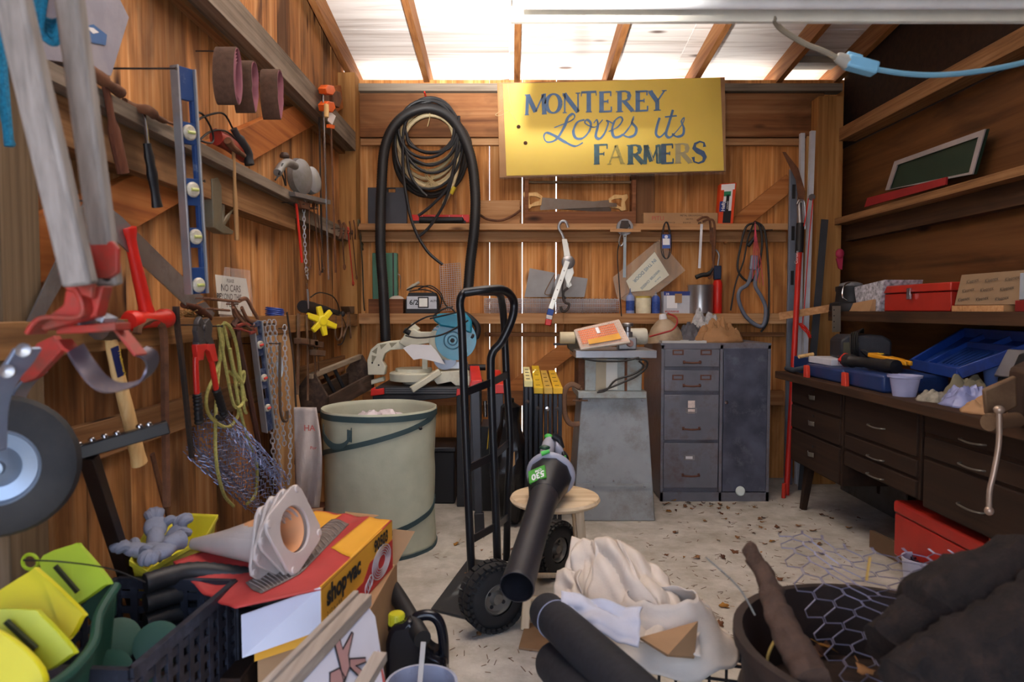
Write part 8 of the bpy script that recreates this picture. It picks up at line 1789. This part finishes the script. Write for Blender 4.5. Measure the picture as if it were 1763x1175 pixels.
# straw and litter bits
m = MB()
for k in range(420):
    px, py = rnd.uniform(1080, 1480), rnd.uniform(862, 1150)
    if rnd.random() < .25: px, py = rnd.uniform(750, 930), rnd.uniform(880, 1160)
    p = P(px, py, Z=.003); a = rnd.uniform(0, 6.28); l_ = rnd.uniform(.004, .02); m.bar(p-V((cos(a), sin(a), 0))*l_, p+V((cos(a), sin(a), .0))*l_, .002, .0012)
o_ = one(m, 'floor_litter', mat('brown litter', '6c4c34', .9, var=.4), 'scattered straw bits and crumbs on the concrete floor', 'litter'); o_['kind'] = 'stuff'
BK = mat('dark bark', '1d1410', .95, var=.5, scale=24, bump=1.0, dirt='3a2a20', damt=.35, dscale=14)
def branch(nm, label, pts, rr, ct='branch', m_=BK, nz_=.25):
    p = cat(pts, 12); n_ = len(p); rs = [rr[0]+(rr[-1]-rr[0])*i/(n_-1) for i in range(n_)] if len(rr) == 2 else [rr[min(int(i*len(rr)/n_), len(rr)-1)] for i in range(n_)]
    mb = MB().tube(p, rs, 22)
    for v in mb.bm.verts: v.co += V((noise.noise(v.co*40), noise.noise(v.co*40+V((5, 0, 0))), noise.noise(v.co*40+V((0, 7, 0)))))*min(rs)*nz_*2
    return one(mb, nm, m_, label, ct)
branch('weathered_branch', 'weathered grey-brown stick rising out of the barrel planter to the upper left', [P(1288, 945, Y=1.62), P(1320, 1000, Y=1.52), P(1345, 1070, Y=1.42), P(1400, 1175, Y=1.28)], (.016, .036), m_=mat('grey-brown driftwood', '4c382c', .95, var=.3, scale=20, bump=.8))
branch('firewood_log', 'large dark rough log lying across the lower right corner, uppermost', [P(1530, 1130, Y=1.25), P(1640, 1050, Y=1.28), P(1790, 980, Y=1.30)], (.06, .085, .075), 'log', nz_=.11)
branch('firewood_log', 'second dark log below the first at the lower right corner', [P(1560, 1195, Y=1.12), P(1680, 1130, Y=1.15), P(1830, 1060, Y=1.18)], (.06, .08), 'log', nz_=.11)
branch('firewood_log', 'short dark branch stub standing up from the upper log', [P(1660, 1010, Y=1.32), P(1668, 985, Y=1.33), P(1680, 968, Y=1.34)], (.03, .018), 'log')
# chicken wire draped over the planter
m = MB(); GW = mat('lavender grey wire', '8c8aa0', .5, .5)
def hexnet(o, ux, uy, nx, ny, cell, r, amp, seed):
    mb = MB()
    def pt(i, j):
        u, v = i*cell*.87, j*cell*.5; p = o+ux*u+uy*v
        return p+V((noise.noise(V((u*5+seed, v*5, 0))), noise.noise(V((u*5, v*5+seed, 4))), noise.noise(V((u*4, v*4, seed)))*1.2))*amp
    for i in range(nx):
        pts = []
        for k in range(ny):
            for e in (-.28, .28): pts.append(pt(i+((k+i) % 2)-(.06 if (k+i) % 2 else -.06), (k+e)*1.35))
        mb.tube(pts, r, 4)
    return mb
o0 = P(1330, 925, Y=1.80)
net = hexnet(o0, V((1, .1, -.08)).normalized(), V((.05, -.85, -.5)).normalized(), 15, 21, .042, .0017, .05, 3.3)
one(net, 'chicken_wire', GW, 'crumpled grey chicken wire spilling over the barrel planter', 'wire netting')
for lab, p in (('thin ochre straw stalk standing in the planter beside the logs', [(1580, 1010), (1588, 1040)]), ('pale ochre straw stalk leaning at the front of the planter', [(1498, 960), (1492, 1000)]), ('long bent straw in the front left of the planter', [(1318, 1175), (1322, 1130), (1335, 1100)])):
    one(MB().tube(cat([P(x, y, Y=1.4) for x, y in p], 4), .003, 5), 'straw_stalk', mat('ochre straw', 'b08a44', .8), lab, 'straw', 'straw stalks in the planter')
one(MB().tube(cat([P(1215, 960, Y=1.5), P(1270, 1010, Y=1.48), P(1300, 1060, Y=1.45)], 5), .002, 5), 'thin_twig', mat('grey twig', '77746c', .8), 'thin pale twig reaching left from the planter rim', 'twig')
# ================================================================ NAILS AND HOOKS things hang from
def nail(where, label, a, b, g=None):
    m = MB().tube([a, b], .0028, 6); m.tube([b, b+(b-a).normalized()*.002], .0055, 8)
    one(m, 'nail', IRON, label, 'nail', g)
for x, y, o, w_ in ((386, 88, .11, 'largest sanding belt'), (416, 112, .11, 'middle sanding belt'), (462, 124, .11, 'farthest sanding belt'), (303, 118, .26, 'long blue-faced level'), (438, 562, .19, 'second level by the chains'),
                    (172, 346, .15, 'framing square behind the wooden handles'), (352, 312, .11, 'grey staple gun'), (344, 560, .19, 'bolt cutter jaws'), (382, 562, .20, 'pale yellow rope'),
                    (508, 349, .15, 'red wrench on the batten'), (524, 352, .15, 'short dull chain'), (533, 356, .14, 'slim rusty wrench'), (541, 358, .14, 'dark box wrench'), (547, 360, .14, 'chrome wrench'), (589, 394, .14, 'rusty snips'), (600, 398, .14, 'red pliers'), (607, 402, .14, 'dark spanner by the post'),
                    (456, 560, .15, 'leftmost silver chain'), (464, 558, .15, 'second silver chain'), (472, 558, .15, 'third silver chain'), (490, 566, .15, 'rightmost silver chain'), (482, 592, .18, 'rusty hay hook')):
    p = L(x, y, o); nail(x, 'small iron nail holding up the '+w_, V((XL, p.y, p.z)), p, 'nails and pegs on the left wall')
for x, y, o, w_ in ((1147, 384, .22, 'black drive belt'), (1076, 407, .235, 'narrow metal strip under the pulley'), (1299, 384, .24, 'black cable coil and pink strands'), (1206, 384, .21, 'black-handled hacksaw'), (1440, 530, .0, '')):
    if w_: p = B(x, y, o); nail(x, 'small iron nail holding up the '+w_, V((p.x, YB-.10, p.z)), p, 'nails on the back shelf edge')
for o_ in [o for o in bpy.data.objects if o.parent is None and o.type in ('MESH', 'EMPTY') and 'kind' not in o and 'label' not in o]: print('UNLABELLED', o_.name)
